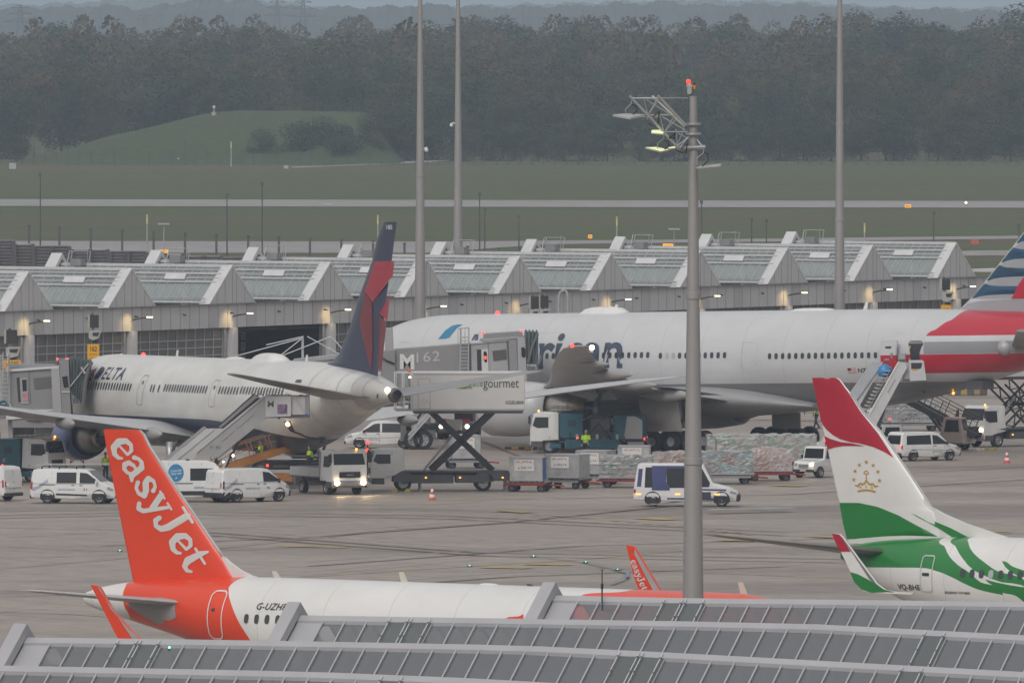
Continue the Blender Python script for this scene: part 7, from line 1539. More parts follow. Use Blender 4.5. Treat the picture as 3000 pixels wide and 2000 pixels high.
# ------------------------------------------------------------------ jet bridges
bgm = mat('bridge_grey', (.25, .245, .25), .5, var=.08, scale=.6); bgl = mat('bridge_light_grey', (.36, .355, .36), .5, var=.08, scale=.6); bel = mat('bellows_green_grey', (.13, .16, .155), .75, var=.25, scale=1.5, stretch=(3, 1, .4)); bdk = mat('bridge_dark', (.12, .12, .125), .6, var=.15)
class PX:
    def __init__(s, t, px0, Y): s.px0, s.s = px0, FPX / Y
    def X(s, px): return (px - s.px0) / s.s
    def Z(s, py): return CZ - (py - 30) / s.s
    def pr(s, mb, pts, y0, y1, m): mb.prism([(s.X(a), s.Z(b)) for a, b in pts], y0, y1, m)
def bellows(t, P_, x0, x1, yt0, yt1, yb0, yb1, dpt, n=9, sh0=0, sh1=0):
    mb = MB(); k = 0; pts = []
    for i in range(n + 1):
        u = i / n; x = x0 + (x1 - x0) * u; top = yt0 + (yt1 - yt0) * u; bot = yb0 + (yb1 - yb0) * u; pu = (.12 if i % 2 else -.06)
        pts.append((P_.X(x), P_.Z(top) + pu, P_.Z(bot) - pu * .5, dpt / 2 + pu, P_.X(x + sh0 + (sh1 - sh0) * u)))
    for a, b in zip(pts, pts[1:]):
        for sg in (-1, 1): mb.quad((a[4], sg * a[3], a[2]), (b[4], sg * b[3], b[2]), (b[0], sg * b[3], b[1]), (a[0], sg * a[3], a[1]), bel)
        mb.quad((a[0], -a[3], a[1]), (b[0], -b[3], b[1]), (b[0], b[3], b[1]), (a[0], a[3], a[1]), bel)
    mb.build('bellows', t, fix=False)
# left bridge
Yb = 820.5; t = thing('jet_bridge', 'grey jet bridge with green bellows docked to the nose of the left airliner', 'jet bridge', M=plane_frame(120, Yb)); P_ = PX(t, 120, Yb)
mb = MB(); P_.pr(mb, [(32, 1084), (170, 1074), (176, 1250), (38, 1250)], -1.6, 1.6, bgm); P_.pr(mb, [(-140, 1092), (34, 1084), (34, 1180), (-140, 1190)], -1.3, 1.3, bgl); P_.pr(mb, [(20, 1080), (175, 1070), (175, 1076), (20, 1087)], -1.75, 1.75, trim); P_.pr(mb, [(28, 1066), (165, 1066), (170, 1072), (25, 1078)], -.8, 1.4, grey)
P_.pr(mb, [(100, 1106), (152, 1100), (154, 1133), (104, 1139)], -1.63, -1.61, bdk); P_.pr(mb, [(86, 1085), (88, 1085), (93, 1180), (91, 1180)], -1.62, -1.6, bdk); mb.build('tunnel', t)
mb = MB(); P_.pr(mb, [(60, 1106), (82, 1103), (86, 1180), (64, 1180)], -1.66, -1.6, bgl); P_.pr(mb, [(67, 1110), (80, 1109), (81, 1142), (69, 1144)], -1.68, -1.66, glass); P_.pr(mb, [(51, 1104), (60, 1103), (64, 1175), (56, 1175)], -1.64, -1.6, blackp); P_.pr(mb, [(68, 1150), (84, 1148), (85, 1170), (70, 1171)], -1.7, -1.66, mat('pink_notice', (.5, .25, .27), .5, var=.4, scale=4)); mb.build('service_door', t)
mb = MB(); P_.pr(mb, [(152, 1078), (176, 1076), (186, 1250), (160, 1250)], -1.9, -1.5, bgl); P_.pr(mb, [(176, 1052), (203, 1050), (212, 1250), (186, 1250)], -1.85, 1.8, bgm); P_.pr(mb, [(184, 1101), (200, 1098), (204, 1131), (190, 1133)], -1.88, -1.86, glass); P_.pr(mb, [(172, 1050), (205, 1052), (206, 1072), (176, 1072)], -1.7, 1.8, bdk); P_.pr(mb, [(183, 1144), (208, 1143), (208, 1146), (183, 1147)], -1.92, -1.85, trim); mb.build('cabin_head', t)
bellows(t, P_, 204, 268, 1048, 1060, 1148, 1180, 3.4, 12, 8, -22)
mb = MB(); mb.tube([(P_.X(270), -1.6, P_.Z(1058)), (P_.X(260), -1.75, P_.Z(1080)), (P_.X(252), -1.8, P_.Z(1115)), (P_.X(246), -1.8, P_.Z(1180))], .13, bdk, 8); P_.pr(mb, [(210, 1148), (234, 1148), (236, 1180), (212, 1180)], -1.6, 1, bgl); P_.pr(mb, [(214, 1162), (232, 1162), (232, 1180), (216, 1180)], -1.65, -1.6, bdk); mb.tube([(P_.X(208), -1.8, P_.Z(1130)), (P_.X(262), -1.9, P_.Z(1062))], .05, steel, 6); mb.tube([(P_.X(240), -1.9, P_.Z(1072)), (P_.X(252), -1.9, P_.Z(1092))], .07, lgrey, 6); mb.build('dock_frame', t, fix=False)
for px, py in ((170, 1050), (198, 1050)): lampball(t, (P_.X(px), -1.2, P_.Z(py)), .075, redl, 'beacon')
mb = MB()
for px in (6, 30): mb.tube([(P_.X(px), -1.9, P_.Z(1180)), (P_.X(px), -1.9, P_.Z(1036))], .04, lgrey, 6)
for k in range(12): mb.tube([(P_.X(6), -1.9, P_.Z(1180 - 12 * k)), (P_.X(30), -1.9, P_.Z(1180 - 12 * k))], .03, lgrey, 5)
for dx in (-6, 8): mb.tube([(P_.X(18 + dx), -2.2, P_.Z(1120)), (P_.X(18 + dx), -2.2, P_.Z(1036)), (P_.X(18 + dx), -1.6, P_.Z(1032))], .03, lgrey, 5)
mb.build('ladder', t, fix=False)
mb = MB(); P_.pr(mb, [(20, 1215), (160, 1205), (160, 1215), (20, 1227)], -1.7, 1.7, trim); P_.pr(mb, [(-60, 1200), (160, 1196), (160, 1201), (-60, 1208)], -1.7, -1.6, trim); P_.pr(mb, [(103, 1210), (160, 1210), (160, 1335), (103, 1335)], -.6, 1.4, bgl); P_.pr(mb, [(24, 1225), (38, 1225), (38, 1330), (24, 1330)], -.6, 1.2, bgl); P_.pr(mb, [(-60, 1215), (24, 1215), (24, 1225), (-60, 1225)], -1, 1, grey); P_.pr(mb, [(40, 1240), (100, 1236), (100, 1310), (40, 1310)], .2, .5, mat('stained_panel', (.30, .28, .25), .7, var=.3))
mb.tube([(P_.X(80), -1.6, P_.Z(1222)), (P_.X(110), -1.7, P_.Z(1224)), (P_.X(132), -1.7, P_.Z(1220))], .16, mat('corrugated_hose', (.33, .28, .22), .7, var=.3, scale=6), 8); mb.box((P_.X(62), -.2, .9), (5, 2.4, .5), bdk); mb.build('support_frame', t)
for px in (20, 110):
    for y in (-1.1, 1.1): wheel_at(t, P_.X(px), y, .6, .4, False)
# middle bridge
Yb = 862.5; t = thing('jet_bridge', 'long grey jet bridge marked M162 in front of the silver airliner', 'jet bridge', M=plane_frame(1350, Yb)); P_ = PX(t, 1350, Yb)
mb = MB(); P_.pr(mb, [(1155, 1023), (1375, 1005), (1380, 1160), (1158, 1166)], -1.4, 1.4, bgm); P_.pr(mb, [(1375, 1003), (1385, 1002), (1385, 1165), (1378, 1165)], -1.5, 1.5, bdk)
mb.text('M', (P_.X(1172), -1.42, P_.Z(1079)), (1, 0, -.03), (0, 0, 1), 42 / P_.s, 44 / P_.s, mat('bridge_white_mark', (.66, .65, .65), .5, var=0), .045); mb.text('162', (P_.X(1221), -1.42, P_.Z(1060)), (1, 0, .08), (0, 0, 1), 68 / P_.s, 29 / P_.s, mat('bridge_number', (.50, .49, .49), .5, var=0), .0, 0, 1.1)
mb.build('tunnel', t, fix=False)
mb = MB(); P_.pr(mb, [(1380, 1002), (1510, 992), (1514, 1165), (1384, 1165)], -1.6, 1.6, bgl); P_.pr(mb, [(1375, 1000), (1512, 990), (1512, 994), (1375, 1006)], -1.7, 1.7, trim); P_.pr(mb, [(1429, 998), (1431, 998), (1434, 1100), (1432, 1100)], -1.62, -1.6, bdk)
P_.pr(mb, [(1442, 1026), (1483, 1021), (1485, 1050), (1446, 1056)], -1.63, -1.61, mat('bridge_window', (.10, .095, .09), .3, var=.3)); P_.pr(mb, [(1484, 994), (1488, 994), (1494, 1100), (1490, 1100)], -1.66, -1.6, bdk); mb.build('cabin', t)
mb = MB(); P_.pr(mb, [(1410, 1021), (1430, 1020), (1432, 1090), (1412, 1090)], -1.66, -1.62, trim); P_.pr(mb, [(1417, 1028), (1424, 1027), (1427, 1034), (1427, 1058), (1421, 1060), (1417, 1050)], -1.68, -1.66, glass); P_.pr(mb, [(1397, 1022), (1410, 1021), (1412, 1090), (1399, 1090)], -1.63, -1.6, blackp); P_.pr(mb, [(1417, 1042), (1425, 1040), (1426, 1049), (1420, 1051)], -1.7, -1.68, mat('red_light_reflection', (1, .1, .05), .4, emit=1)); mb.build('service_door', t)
mb = MB(); P_.pr(mb, [(1490, 992), (1515, 990), (1520, 1165), (1497, 1165)], -1.85, -1.5, bgm); P_.pr(mb, [(1513, 986), (1538, 984), (1546, 1165), (1520, 1165)], -1.85, 1.8, bgl); P_.pr(mb, [(1527, 1016), (1534, 1014), (1539, 1020), (1540, 1042), (1533, 1046), (1528, 1040)], -1.88, -1.86, glass); mb.build('cabin_head', t)
mb = MB(); P_.pr(mb, [(1415, 978), (1530, 970), (1532, 990), (1418, 996)], -1.5, 1.6, grey); P_.pr(mb, [(1405, 992), (1420, 990), (1516, 984), (1516, 988), (1418, 998)], -1.8, 1.7, bgl); mb.build('roof_canopy', t)
bellows(t, P_, 1536, 1577, 970, 972, 1072, 1085, 3.4, 8)
mb = MB(); mb.tube([(P_.X(1575), -1.8, P_.Z(975)), (P_.X(1560), -1.9, P_.Z(1010)), (P_.X(1547), -1.9, P_.Z(1060))], .1, bdk, 8); P_.pr(mb, [(1543, 1063), (1572, 1065), (1574, 1080), (1545, 1082)], -1.8, 1, bgl); P_.pr(mb, [(1545, 1071), (1568, 1071), (1568, 1084), (1546, 1084)], -1.84, -1.8, bdk); mb.build('dock_frame', t, fix=False)
for px, py in ((1415, 974), (1528, 969)): lampball(t, (P_.X(px), -1.2, P_.Z(py)), .09, redl, 'beacon')
mb = MB()
for px in (1350, 1374): mb.tube([(P_.X(px - 2), -1.9, P_.Z(1088)), (P_.X(px), -1.9, P_.Z(958))], .04, lgrey, 6)
for k in range(11): mb.tube([(P_.X(1349), -1.9, P_.Z(1086 - 10 * k)), (P_.X(1373), -1.9, P_.Z(1085 - 10 * k))], .028, lgrey, 5)
for px in (1342, 1352, 1362): mb.tube([(P_.X(px), -2.3, P_.Z(1005)), (P_.X(px), -2.3, P_.Z(960)), (P_.X(px + 8), -1.8, P_.Z(958))], .028, lgrey, 5)
mb.tube([(P_.X(1342), -2.3, P_.Z(961)), (P_.X(1373), -1.9, P_.Z(957))], .03, lgrey, 5); mb.build('ladder', t, fix=False)
mb = MB(); P_.pr(mb, [(1126, 962), (1150, 960), (1158, 1165), (1135, 1165)], -1.2, 1.2, bgl); P_.pr(mb, [(1115, 1026), (1158, 1024), (1158, 1170), (1118, 1170)], -1.7, -1.2, bgm); P_.pr(mb, [(980, 1048), (1120, 1030), (1120, 1090), (980, 1095)], 2.0, 4.4, bgm); mb.tube([(P_.X(1112), -1.8, P_.Z(1040)), (P_.X(1135), -1.8, P_.Z(1055)), (P_.X(1156), -1.8, P_.Z(1063))], .06, blackp, 6); P_.pr(mb, [(1160, 1165), (1380, 1160), (1380, 1176), (1160, 1180)], -1.3, 1.3, bdk); mb.build('rotunda', t)
mb = MB(); P_.pr(mb, [(1174, 1165), (1190, 1165), (1190, 1290), (1174, 1290)], -1.7, -1.0, bdk); P_.pr(mb, [(1250, 1165), (1262, 1165), (1262, 1240), (1250, 1240)], -1.4, -1.0, bgm)
for a_, b_ in (((1197, 1272), (1256, 1204)), ((1197, 1284), (1262, 1210))): mb.beam((P_.X(a_[0]), -2.0, P_.Z(a_[1])), (P_.X(b_[0]), -2.0, P_.Z(b_[1])), .14, lgrey)
for a_, b_ in (((1190, 1210), (1215, 1240)), ((1190, 1240), (1230, 1195)), ((1190, 1232), (1210, 1232))): mb.beam((P_.X(a_[0]), -1.6, P_.Z(a_[1])), (P_.X(b_[0]), -1.6, P_.Z(b_[1])), .07, steel)
for k in range(8): mb.beam((P_.X(1200 + 7.5 * k), -1.9, P_.Z(1276 - 8.6 * k)), (P_.X(1206 + 7.5 * k), -1.1, P_.Z(1276 - 8.6 * k)), .06, lgrey)
mb.box((P_.X(1225), 0, .9), (2.2, 3.0, .5), bdk); mb.build('support_leg', t, fix=False)
for px in (1212, 1240):
    for y in (-1.6, 1.2): wheel_at(t, P_.X(px), y, .62, .45, True)
# white tension cables of the passenger bridge roof behind the left airliner
t = thing('cable_stayed_bridge_roof', 'grey walkway roof held by thin white cables between the left airliner and the open hall bay', 'walkway roof', M=plane_frame(880, 890)); P_ = PX(t, 880, 890)
mb = MB(); P_.pr(mb, [(860, 1052), (1005, 1036), (1005, 1048), (860, 1062)], -1.5, 1.5, bgl); P_.pr(mb, [(840, 1062), (1060, 1048), (1060, 1060), (840, 1075)], -1.6, 1.6, bgm); mb.build('roof', t)
mb = MB(); P_.pr(mb, [(883, 988), (890, 988), (890, 1055), (883, 1055)], -.1, .1, lgrey); mb.build('mast', t)
mb = MB()
for a_, b_ in (((886, 990), (690, 1043)), ((886, 990), (815, 1046)), ((970, 985), (815, 1046)), ((900, 985), (1000, 1040)), ((970, 985), (1012, 1032)), ((780, 1010), (890, 985))): mb.tube([(P_.X(a_[0]), -.2, P_.Z(a_[1])), (P_.X(b_[0]), -.2, P_.Z(b_[1]))], .035, trim, 5)
mb.build('cable', t, fix=False)
# ================================================================== CARGO
alup = mat('aluminium_container', (.46, .46, .465), .45, metal=.25, var=.22, scale=2.2); ral = mat('red_notice_lettering', (.42, .05, .05), .5, var=0)
dmt = mat('dolly_red_frame', (.20, .03, .03), .6, var=.3)
def dolly(label, px, py, head, l=2.4, wd=1.6, group='baggage dollies in the cargo train', red=False, pallet=False):
    t = vehicle('cargo_dolly', label, 'dolly', px, py, head, group); mb = MB(); z = .52
    for y in (-wd / 2, 0, wd / 2): mb.box((0, y, z), (l, .09, .1), dmt if red else dsteel)
    for k in range(5): mb.box((-l / 2 + l * k / 4, 0, z + .03), (.09, wd, .08), dgrey)
    for k in range(8): mb.tube([(-l / 2 + .1 + (l - .2) * k / 7, -wd / 2 + .05, z + .07), (-l / 2 + .1 + (l - .2) * k / 7, wd / 2 - .05, z + .07)], .035, steel, 6)
    mb.box((0, -wd / 2 - .03, z - .08), (l * .9, .04, .12), dmt if red else grey); mb.box((0, wd / 2 + .03, z - .08), (l * .9, .04, .12), dmt if red else grey); mb.build('deck', t)
    mb = MB(); mb.tube([(-l / 2 - .25, 0, .41), (l / 2, 0, .42), (l / 2 + .9, 0, .35)], .05, red_bar, 6); mb.build('tow_bar', t, fix=False)
    for x in (-l * .36, l * .36):
        for y in (-wd * .42, wd * .42): wheel_at(t, x, y, .24, .13, False)
    return t, z + .12
red_bar = mat('tow_bar_red', (.34, .04, .03), .5, var=.2)
def container(label, px, py, head, z, wd=1.55, l=1.95, h=1.38, blue_side=True, cut=True, lab='DELTA', group='aluminium containers with red notices'):
    p = gnd(px, py); t = thing('cargo_container', label, 'container', (p.x, p.y, z), R(head), group)
    o = [(-l / 2 + (.42 if cut else 0), 0), (l / 2, 0), (l / 2, h), (-l / 2, h), (-l / 2, .5 if cut else 0)]
    mb = MB(); mb.prism(o, -wd / 2, wd / 2, alup)
    for x in (-l / 2 + .04, l / 2 - .04): mb.box((x, -wd / 2, h / 2 + .25), (.07, .05, h - .5), lgrey)
    mb.box((0, -wd / 2, h - .04), (l, .05, .08), lgrey); mb.box((0, -wd / 2, .05), (l - .4, .05, .09), lgrey); mb.box((l / 2, 0, h - .04), (.05, wd, .08), lgrey)
    mb.build('shell', t)
    if blue_side: mb = MB(); mb.box((l / 2 + .015, -.28, h * .52), (.02, wd * .56, h * .9), blue); mb.build('curtain', t)
    mb = MB(); mb.box((-.1, -wd / 2 - .035, h * .66), (1.15, .02, .66), white)
    mb.text('APL 24770 DL', (-.58, -wd / 2 - .05, h * .66 + .14), (1, 0, 0), (0, 0, 1), .96, .11, ral, .01); mb.text(lab, (-.28, -wd / 2 - .05, h * .66 - .2), (1, 0, 0), (0, 0, 1), .64, .13, dgrey, .01, 0, 1.1)
    mb.add([(-.46, -wd / 2 - .05, h * .66 - .2), (-.36, -wd / 2 - .05, h * .66 - .2), (-.41, -wd / 2 - .05, h * .66 - .08)], [(0, 1, 2)], ral); mb.build('notice', t, fix=False); return t
def wrap_mat(name, stops, sc_=1.6):
    m = bpy.data.materials.new(name); m.use_nodes = True; n = m.node_tree; b = n.nodes['Principled BSDF']; tc = n.nodes.new('ShaderNodeTexCoord')
    vo = n.nodes.new('ShaderNodeTexVoronoi'); vo.inputs['Scale'].default_value = sc_; no = n.nodes.new('ShaderNodeTexNoise'); no.inputs['Scale'].default_value = 2.2; no.inputs['Detail'].default_value = 8; no.inputs['Distortion'].default_value = 1.6
    n.links.new(tc.outputs['Object'], vo.inputs['Vector']); mp = n.nodes.new('ShaderNodeMapping'); mp.inputs['Scale'].default_value = (1, 1, 3.0); n.links.new(tc.outputs['Object'], mp.inputs[0]); n.links.new(mp.outputs[0], no.inputs['Vector'])
    sp = n.nodes.new('ShaderNodeSeparateColor'); n.links.new(vo.outputs['Color'], sp.inputs[0]); r = n.nodes.new('ShaderNodeValToRGB'); els = r.color_ramp.elements
    for i, (p, cc) in enumerate(stops):
        e = els[i] if i < 2 else els.new(p)
        e.position = p; e.color = (*cc, 1)
    n.links.new(sp.outputs[0], r.inputs[0]); rp = n.nodes.new('ShaderNodeMapRange'); rp.inputs[1].default_value = .46; rp.inputs[2].default_value = .64; rp.inputs[4].default_value = .72; n.links.new(no.outputs[0], rp.inputs[0])
    mx = n.nodes.new('ShaderNodeMix'); mx.data_type = 'RGBA'; mx.inputs['B'].default_value = (.52, .515, .51, 1); n.links.new(rp.outputs[0], mx.inputs['Factor']); n.links.new(r.outputs[0], mx.inputs['A']); n.links.new(mx.outputs['Result'], b.inputs['Base Color'])
    b.inputs['Roughness'].default_value = .22; bp = n.nodes.new('ShaderNodeBump'); bp.inputs['Strength'].default_value = .5; bp.inputs['Distance'].default_value = .04; n.links.new(no.outputs[0], bp.inputs['Height']); n.links.new(bp.outputs[0], b.inputs['Normal']); return m
wA = wrap_mat('wrapped_grey_goods', [(0, (.22, .20, .19)), (.4, (.30, .27, .26)), (.6, (.20, .24, .24)), (.8, (.24, .27, .27)), (1, (.36, .34, .33))])
wB = wrap_mat('wrapped_brown_boxes', [(0, (.24, .14, .10)), (.35, (.30, .18, .13)), (.6, (.36, .30, .28)), (.8, (.22, .15, .13)), (1, (.40, .36, .35))], 1.2)
wC = wrap_mat('wrapped_turquoise_goods', [(0, (.20, .19, .19)), (.3, (.22, .33, .35)), (.5, (.22, .24, .25)), (.75, (.24, .17, .16)), (1, (.20, .32, .33))])
wD = wrap_mat('wrapped_pink_goods', [(0, (.32, .25, .23)), (.3, (.40, .34, .32)), (.5, (.28, .15, .11)), (.8, (.44, .36, .36)), (1, (.30, .22, .22))], 1.3)
wE = wrap_mat('wrapped_mixed_parcels', [(0, (.30, .29, .28)), (.3, (.24, .19, .18)), (.5, (.36, .36, .36)), (.7, (.16, .26, .19)), (1, (.42, .40, .39))], 3.0)
wF = wrap_mat('netted_grey_load', [(0, (.17, .17, .175)), (.5, (.24, .24, .25)), (1, (.30, .30, .31))], 2.0)
def pallet(label, px, py, head, z, l, wd, h, m, seed, slump=.25, group='wrapped cargo pallets on dollies'):
    p = gnd(px, py); r = random.Random(seed); mb = MB(); nx, ny, nz = 18, 8, 10; vs, fs, ix = [], [], {}
    def pt(i, j, k):
        if (i, j, k) in ix: return ix[(i, j, k)]
        x, y, zz = -l / 2 + l * i / nx, -wd / 2 + wd * j / ny, h * k / nz; u = k / nz
        x *= 1 - slump * .25 * max(0, u - .55); y *= 1 - slump * .3 * max(0, u - .6); n_ = .018
        st_ = .05 * math.sin(x * 3.1 + seed) * math.cos(y * 2.3 + seed * 2) + .02 * math.sin(x * 8 + seed)
        if k == nz: zz += st_ * 1.3 - slump * .25 * (abs(x) / (l / 2)) ** 3
        vs.append((x + r.uniform(-n_, n_) * (k > 0), y + r.uniform(-n_, n_) * (k > 0), zz + r.uniform(-n_, n_) * (k > 0))); ix[(i, j, k)] = len(vs) - 1; return len(vs) - 1
    for j in range(ny):
        for i in range(nx): fs.append((pt(i, j, nz), pt(i + 1, j, nz), pt(i + 1, j + 1, nz), pt(i, j + 1, nz)))
    for k in range(nz):
        for i in range(nx): fs.append((pt(i, 0, k), pt(i + 1, 0, k), pt(i + 1, 0, k + 1), pt(i, 0, k + 1))); fs.append((pt(i + 1, ny, k), pt(i, ny, k), pt(i, ny, k + 1), pt(i + 1, ny, k + 1)))
        for j in range(ny): fs.append((pt(0, j + 1, k), pt(0, j, k), pt(0, j, k + 1), pt(0, j + 1, k + 1))); fs.append((pt(nx, j, k), pt(nx, j + 1, k), pt(nx, j + 1, k + 1), pt(nx, j, k + 1)))
    t = thing('cargo_pallet', label, 'cargo pallet', (p.x, p.y, z), R(head), group)
    mb.add(vs, fs, m); mb.build('wrapped_load', t)
    mb = MB(); mb.box((0, 0, -.02), (l + .1, wd + .1, .05), alup); mb.build('pallet_base', t)
    if seed % 2: 
        mb = MB()
        for k in range(4): zz = h * (.2 + .2 * k); mb.beam((-l / 2, -wd / 2 - .06, zz), (l / 2, -wd / 2 - .06, zz + .03), .02, lgrey)
        for k in range(7): x = -l / 2 + l * (k + .5) / 7; mb.beam((x, -wd / 2 - .06, 0), (x, -wd / 2 - .05, h), .02, lgrey)
        mb.build('cargo_net', t, fix=False)
def cargo(px, py, head, what, dl, pl, **k):
    t, z = dolly(dl, px, py, head, k.pop('dlen', 2.4), k.pop('dw', 1.6), red=k.pop('red', False))
    what(pl, px, py, head, z, **k)
def cn(lab, px, py, head, z, **k): container(lab, px, py, head, z, **k)
def pt_(lab, px, py, head, z, **k): pallet(lab, px, py, head, z, **k)
cargo(1549, 1440, -12, cn, 'dolly under the silver container with the blue end, first in the train', 'silver cargo container with a blue end, nearest in the cargo train', red=True)
cargo(1661, 1431, -24, cn, 'dolly under the second silver container', 'silver cargo container with two white notices, second in the train', blue_side=False, cut=False, l=2.2)
cargo(1745, 1419, -20, cn, 'dolly under the container half hidden by wrapped cargo', 'silver container half hidden between its neighbour and the wrapped cargo', blue_side=False, cut=False)
cargo(1835, 1428, -3, pt_, 'dolly with white and red frame under the grey wrapped cargo', 'grey wrapped cargo with turquoise streaks left of the minibus', dlen=3.0, dw=2.0, red=True, l=3.1, wd=2.1, h=1.25, m=wA, seed=3)
cargo(1858, 1400, -3, cn, 'dolly under the container behind the wrapped cargo', 'plain grey container behind the grey wrapped cargo', blue_side=False, cut=False, l=1.9, h=1.3)
cargo(1975, 1414, 0, pt_, 'dolly under the brown boxes behind the minibus', 'brown wrapped boxes behind the minibus roof', dlen=2.8, dw=2.0, l=2.6, wd=2.0, h=1.2, m=wB, seed=4)
cargo(2115, 1417, 3, pt_, 'dolly under the large turquoise-streaked cargo', 'large wrapped cargo with turquoise streaks right of the floodlight mast', dlen=3.6, dw=2.2, l=3.6, wd=2.2, h=1.3, m=wC, seed=6)
cargo(2252, 1408, 6, pt_, 'red dolly under the pink wrapped cargo', 'slumped pink wrapped cargo at the right end of the front row', dlen=2.6, dw=2.0, red=True, l=2.5, wd=2.0, h=1.3, m=wD, seed=8, slump=.9)
cargo(2192, 1378, 2, pt_, 'dolly under the parcel pallet behind the pink cargo', 'wide pallet of wrapped mixed parcels behind the pink cargo', dlen=4.2, dw=2.2, l=3.9, wd=2.2, h=1.3, m=wE, seed=10, slump=.05)
cargo(2175, 1366, 2, pt_, 'dolly under the furthest parcel pallet', 'furthest wrapped parcel pallet, its pale top showing above the others', dlen=4, dw=2.2, l=4.4, wd=2.2, h=1.3, m=wE, seed=12, slump=.05)
cargo(2308, 1378, 2, pt_, 'red-framed dolly under the tall parcel pallet', 'tall wrapped parcel pallet left of the small tow tractor', dlen=3.4, dw=2.2, red=True, l=3.4, wd=2.2, h=1.55, m=wE, seed=14, slump=.05)
cargo(2668, 1262, 4, pt_, 'dark dolly under the grey netted load', 'grey netted load behind the white passenger stairs', dlen=3.8, dw=2.2, l=3.7, wd=2.2, h=1.35, m=wF, seed=15, slump=.8)
cargo(2562, 1262, 4, cn, 'dark dolly under the pale container behind the stairs', 'pale container beside the grey netted load', dlen=2, blue_side=False, cut=False, l=1.5, h=1.5)
cargo(1362, 1372, 8, cn, 'dolly seen under the scissor arms', 'silver cargo container with a blue curtain seen under the scissor arms', l=1.7, wd=1.6, h=1.4, cut=False)
# ================================================================== PEOPLE
def person(label, px, py, head, h=1.78, vest=True, pose='stand', z=0, Y=None, trousers=navy, lean=0.0):
    p = gnd(px, py, z) if Y is None else at(px, py, Y); t = thing('person', label, 'person', tuple(p), R(head)); s_ = h / 1.78
    V3 = lambda x, y, zz: (x * s_, y * s_, zz * s_)
    if pose == 'walk': hipL, kL, fL, kR, fR = (.0, .09, .92), (.10, .10, .50), (.20, .10, .08), (.02, -.10, .50), (-.24, -.10, .10)
    elif pose == 'crouch': hipL, kL, fL, kR, fR = (0, .1, .45), (.35, .14, .5), (.15, .12, .08), (.35, -.14, .48), (.1, -.12, .08)
    else: hipL, kL, fL, kR, fR = (0, .09, .92), (.02, .11, .5), (0, .12, .08), (.02, -.11, .5), (0, -.12, .08)
    hz_ = hipL[2]; nz_ = hz_ + .52; hd_ = lean
    armL = [(.02 + hd_ * .8, .2, nz_ - .03), (.06 + hd_, .26, nz_ - .3), (.2 + hd_, .22, nz_ - .48)]; armR = [(.02 + hd_ * .8, -.2, nz_ - .03), (.05 + hd_, -.26, nz_ - .3), (.12 + hd_, -.24, nz_ - .55)]
    if pose == 'reach': armL = [(.02, .2, nz_ - .03), (.25, .22, nz_ - .1), (.48, .18, nz_ - .02)]
    body = MB(); limb = lambda pts, r, m: body.tube([V3(*q) for q in pts], [a * s_ for a in r], m, 10)
    limb([(0, 0, hz_ - .08), (hd_ * .3, 0, hz_ + .1), (hd_ * .6, 0, hz_ + .3), (hd_ * .85, 0, nz_ - .06), (hd_, 0, nz_ + .02)], [.15, .155, .165, .17, .07], skin if False else navy)
    limb([(hd_, 0, nz_), (hd_, 0, nz_ + .1)], [.06, .055], skin)
    for hp, k_, f_ in (((hipL[0], .09, hz_), kL, fL), ((hipL[0], -.09, hz_), kR, fR)): limb([hp, k_, f_], [.10, .07, .05], trousers); limb([(f_[0] - .05, f_[1], .05), (f_[0] + .17, f_[1], .04)], [.055, .045], black)
    for a in (armL, armR):
        limb(a, [.062, .05, .038], navy); e = a[-1]; d = .03
        limb([e, (e[0] + .04, e[1], e[2] - .06)], [.036, .03], skin)
        for k in range(4): limb([(e[0] + .04, e[1] - .03 + .02 * k, e[2] - .06), (e[0] + .07 + .006 * (k % 2), e[1] - .03 + .02 * k, e[2] - .12), (e[0] + .06, e[1] - .03 + .02 * k, e[2] - .155 + .01 * (k % 2))], [.01, .009, .007], skin)
        limb([(e[0] + .03, e[1] + .03, e[2] - .04), (e[0] + .07, e[1] + .05, e[2] - .09)], [.011, .008], skin)
    body.lathe([(.001, -.13 * s_), (.055 * s_, -.11 * s_), (.083 * s_, -.04 * s_), (.09 * s_, .03 * s_), (.075 * s_, .1 * s_), (.001, .135 * s_)], skin, V3(hd_ + .01, 0, nz_ + .2), n=14)
    for y in (-.09, .09): body.box(V3(hd_, y, nz_ + .19), (.03 * s_, .02 * s_, .06 * s_), skin)
    body.box(V3(hd_ + .1, 0, nz_ + .18), (.03 * s_, .025 * s_, .04 * s_), skin); body.box(V3(hd_ + .088, 0, nz_ + .13), (.012, .045, .01), red)
    for y in (-.033, .033): body.box(V3(hd_ + .088, y, nz_ + .215), (.012, .022, .012), blackp)
    body.build('body', t, fix=False)
    hair = MB(); hair.lathe([(.088 * s_, 0), (.094 * s_, .06 * s_), (.078 * s_, .11 * s_), (.001, .145 * s_)], mat('dark_hair', (.03, .02, .015), .8), V3(hd_ - .012, 0, nz_ + .205), n=12); hair.build('hair', t, fix=False)
    if vest:
        v = MB(); v.tube([V3(hd_ * .3, 0, hz_ + .04), V3(hd_ * .5, 0, hz_ + .2), V3(hd_ * .85, 0, nz_ - .08), V3(hd_ * .95, 0, nz_ - .01)], [.175 * s_, .185 * s_, .195 * s_, .11 * s_], hivis, 12); v.tube([V3(hd_ * .4, 0, hz_ + .14), V3(hd_ * .45, 0, hz_ + .19)], [.19 * s_, .192 * s_], lgrey, 12, False); v.build('safety_vest', t, fix=False)
        for a in (armL, armR): v = MB(); v.tube([V3(*a[0]), V3(*a[1])], [.075 * s_, .062 * s_], hivis, 8); v.build('sleeve', t, fix=False)
    return t
person('person in a yellow vest and dark trousers standing beside the fuel hydrant truck', 1717, 1342, 250, 1.8)
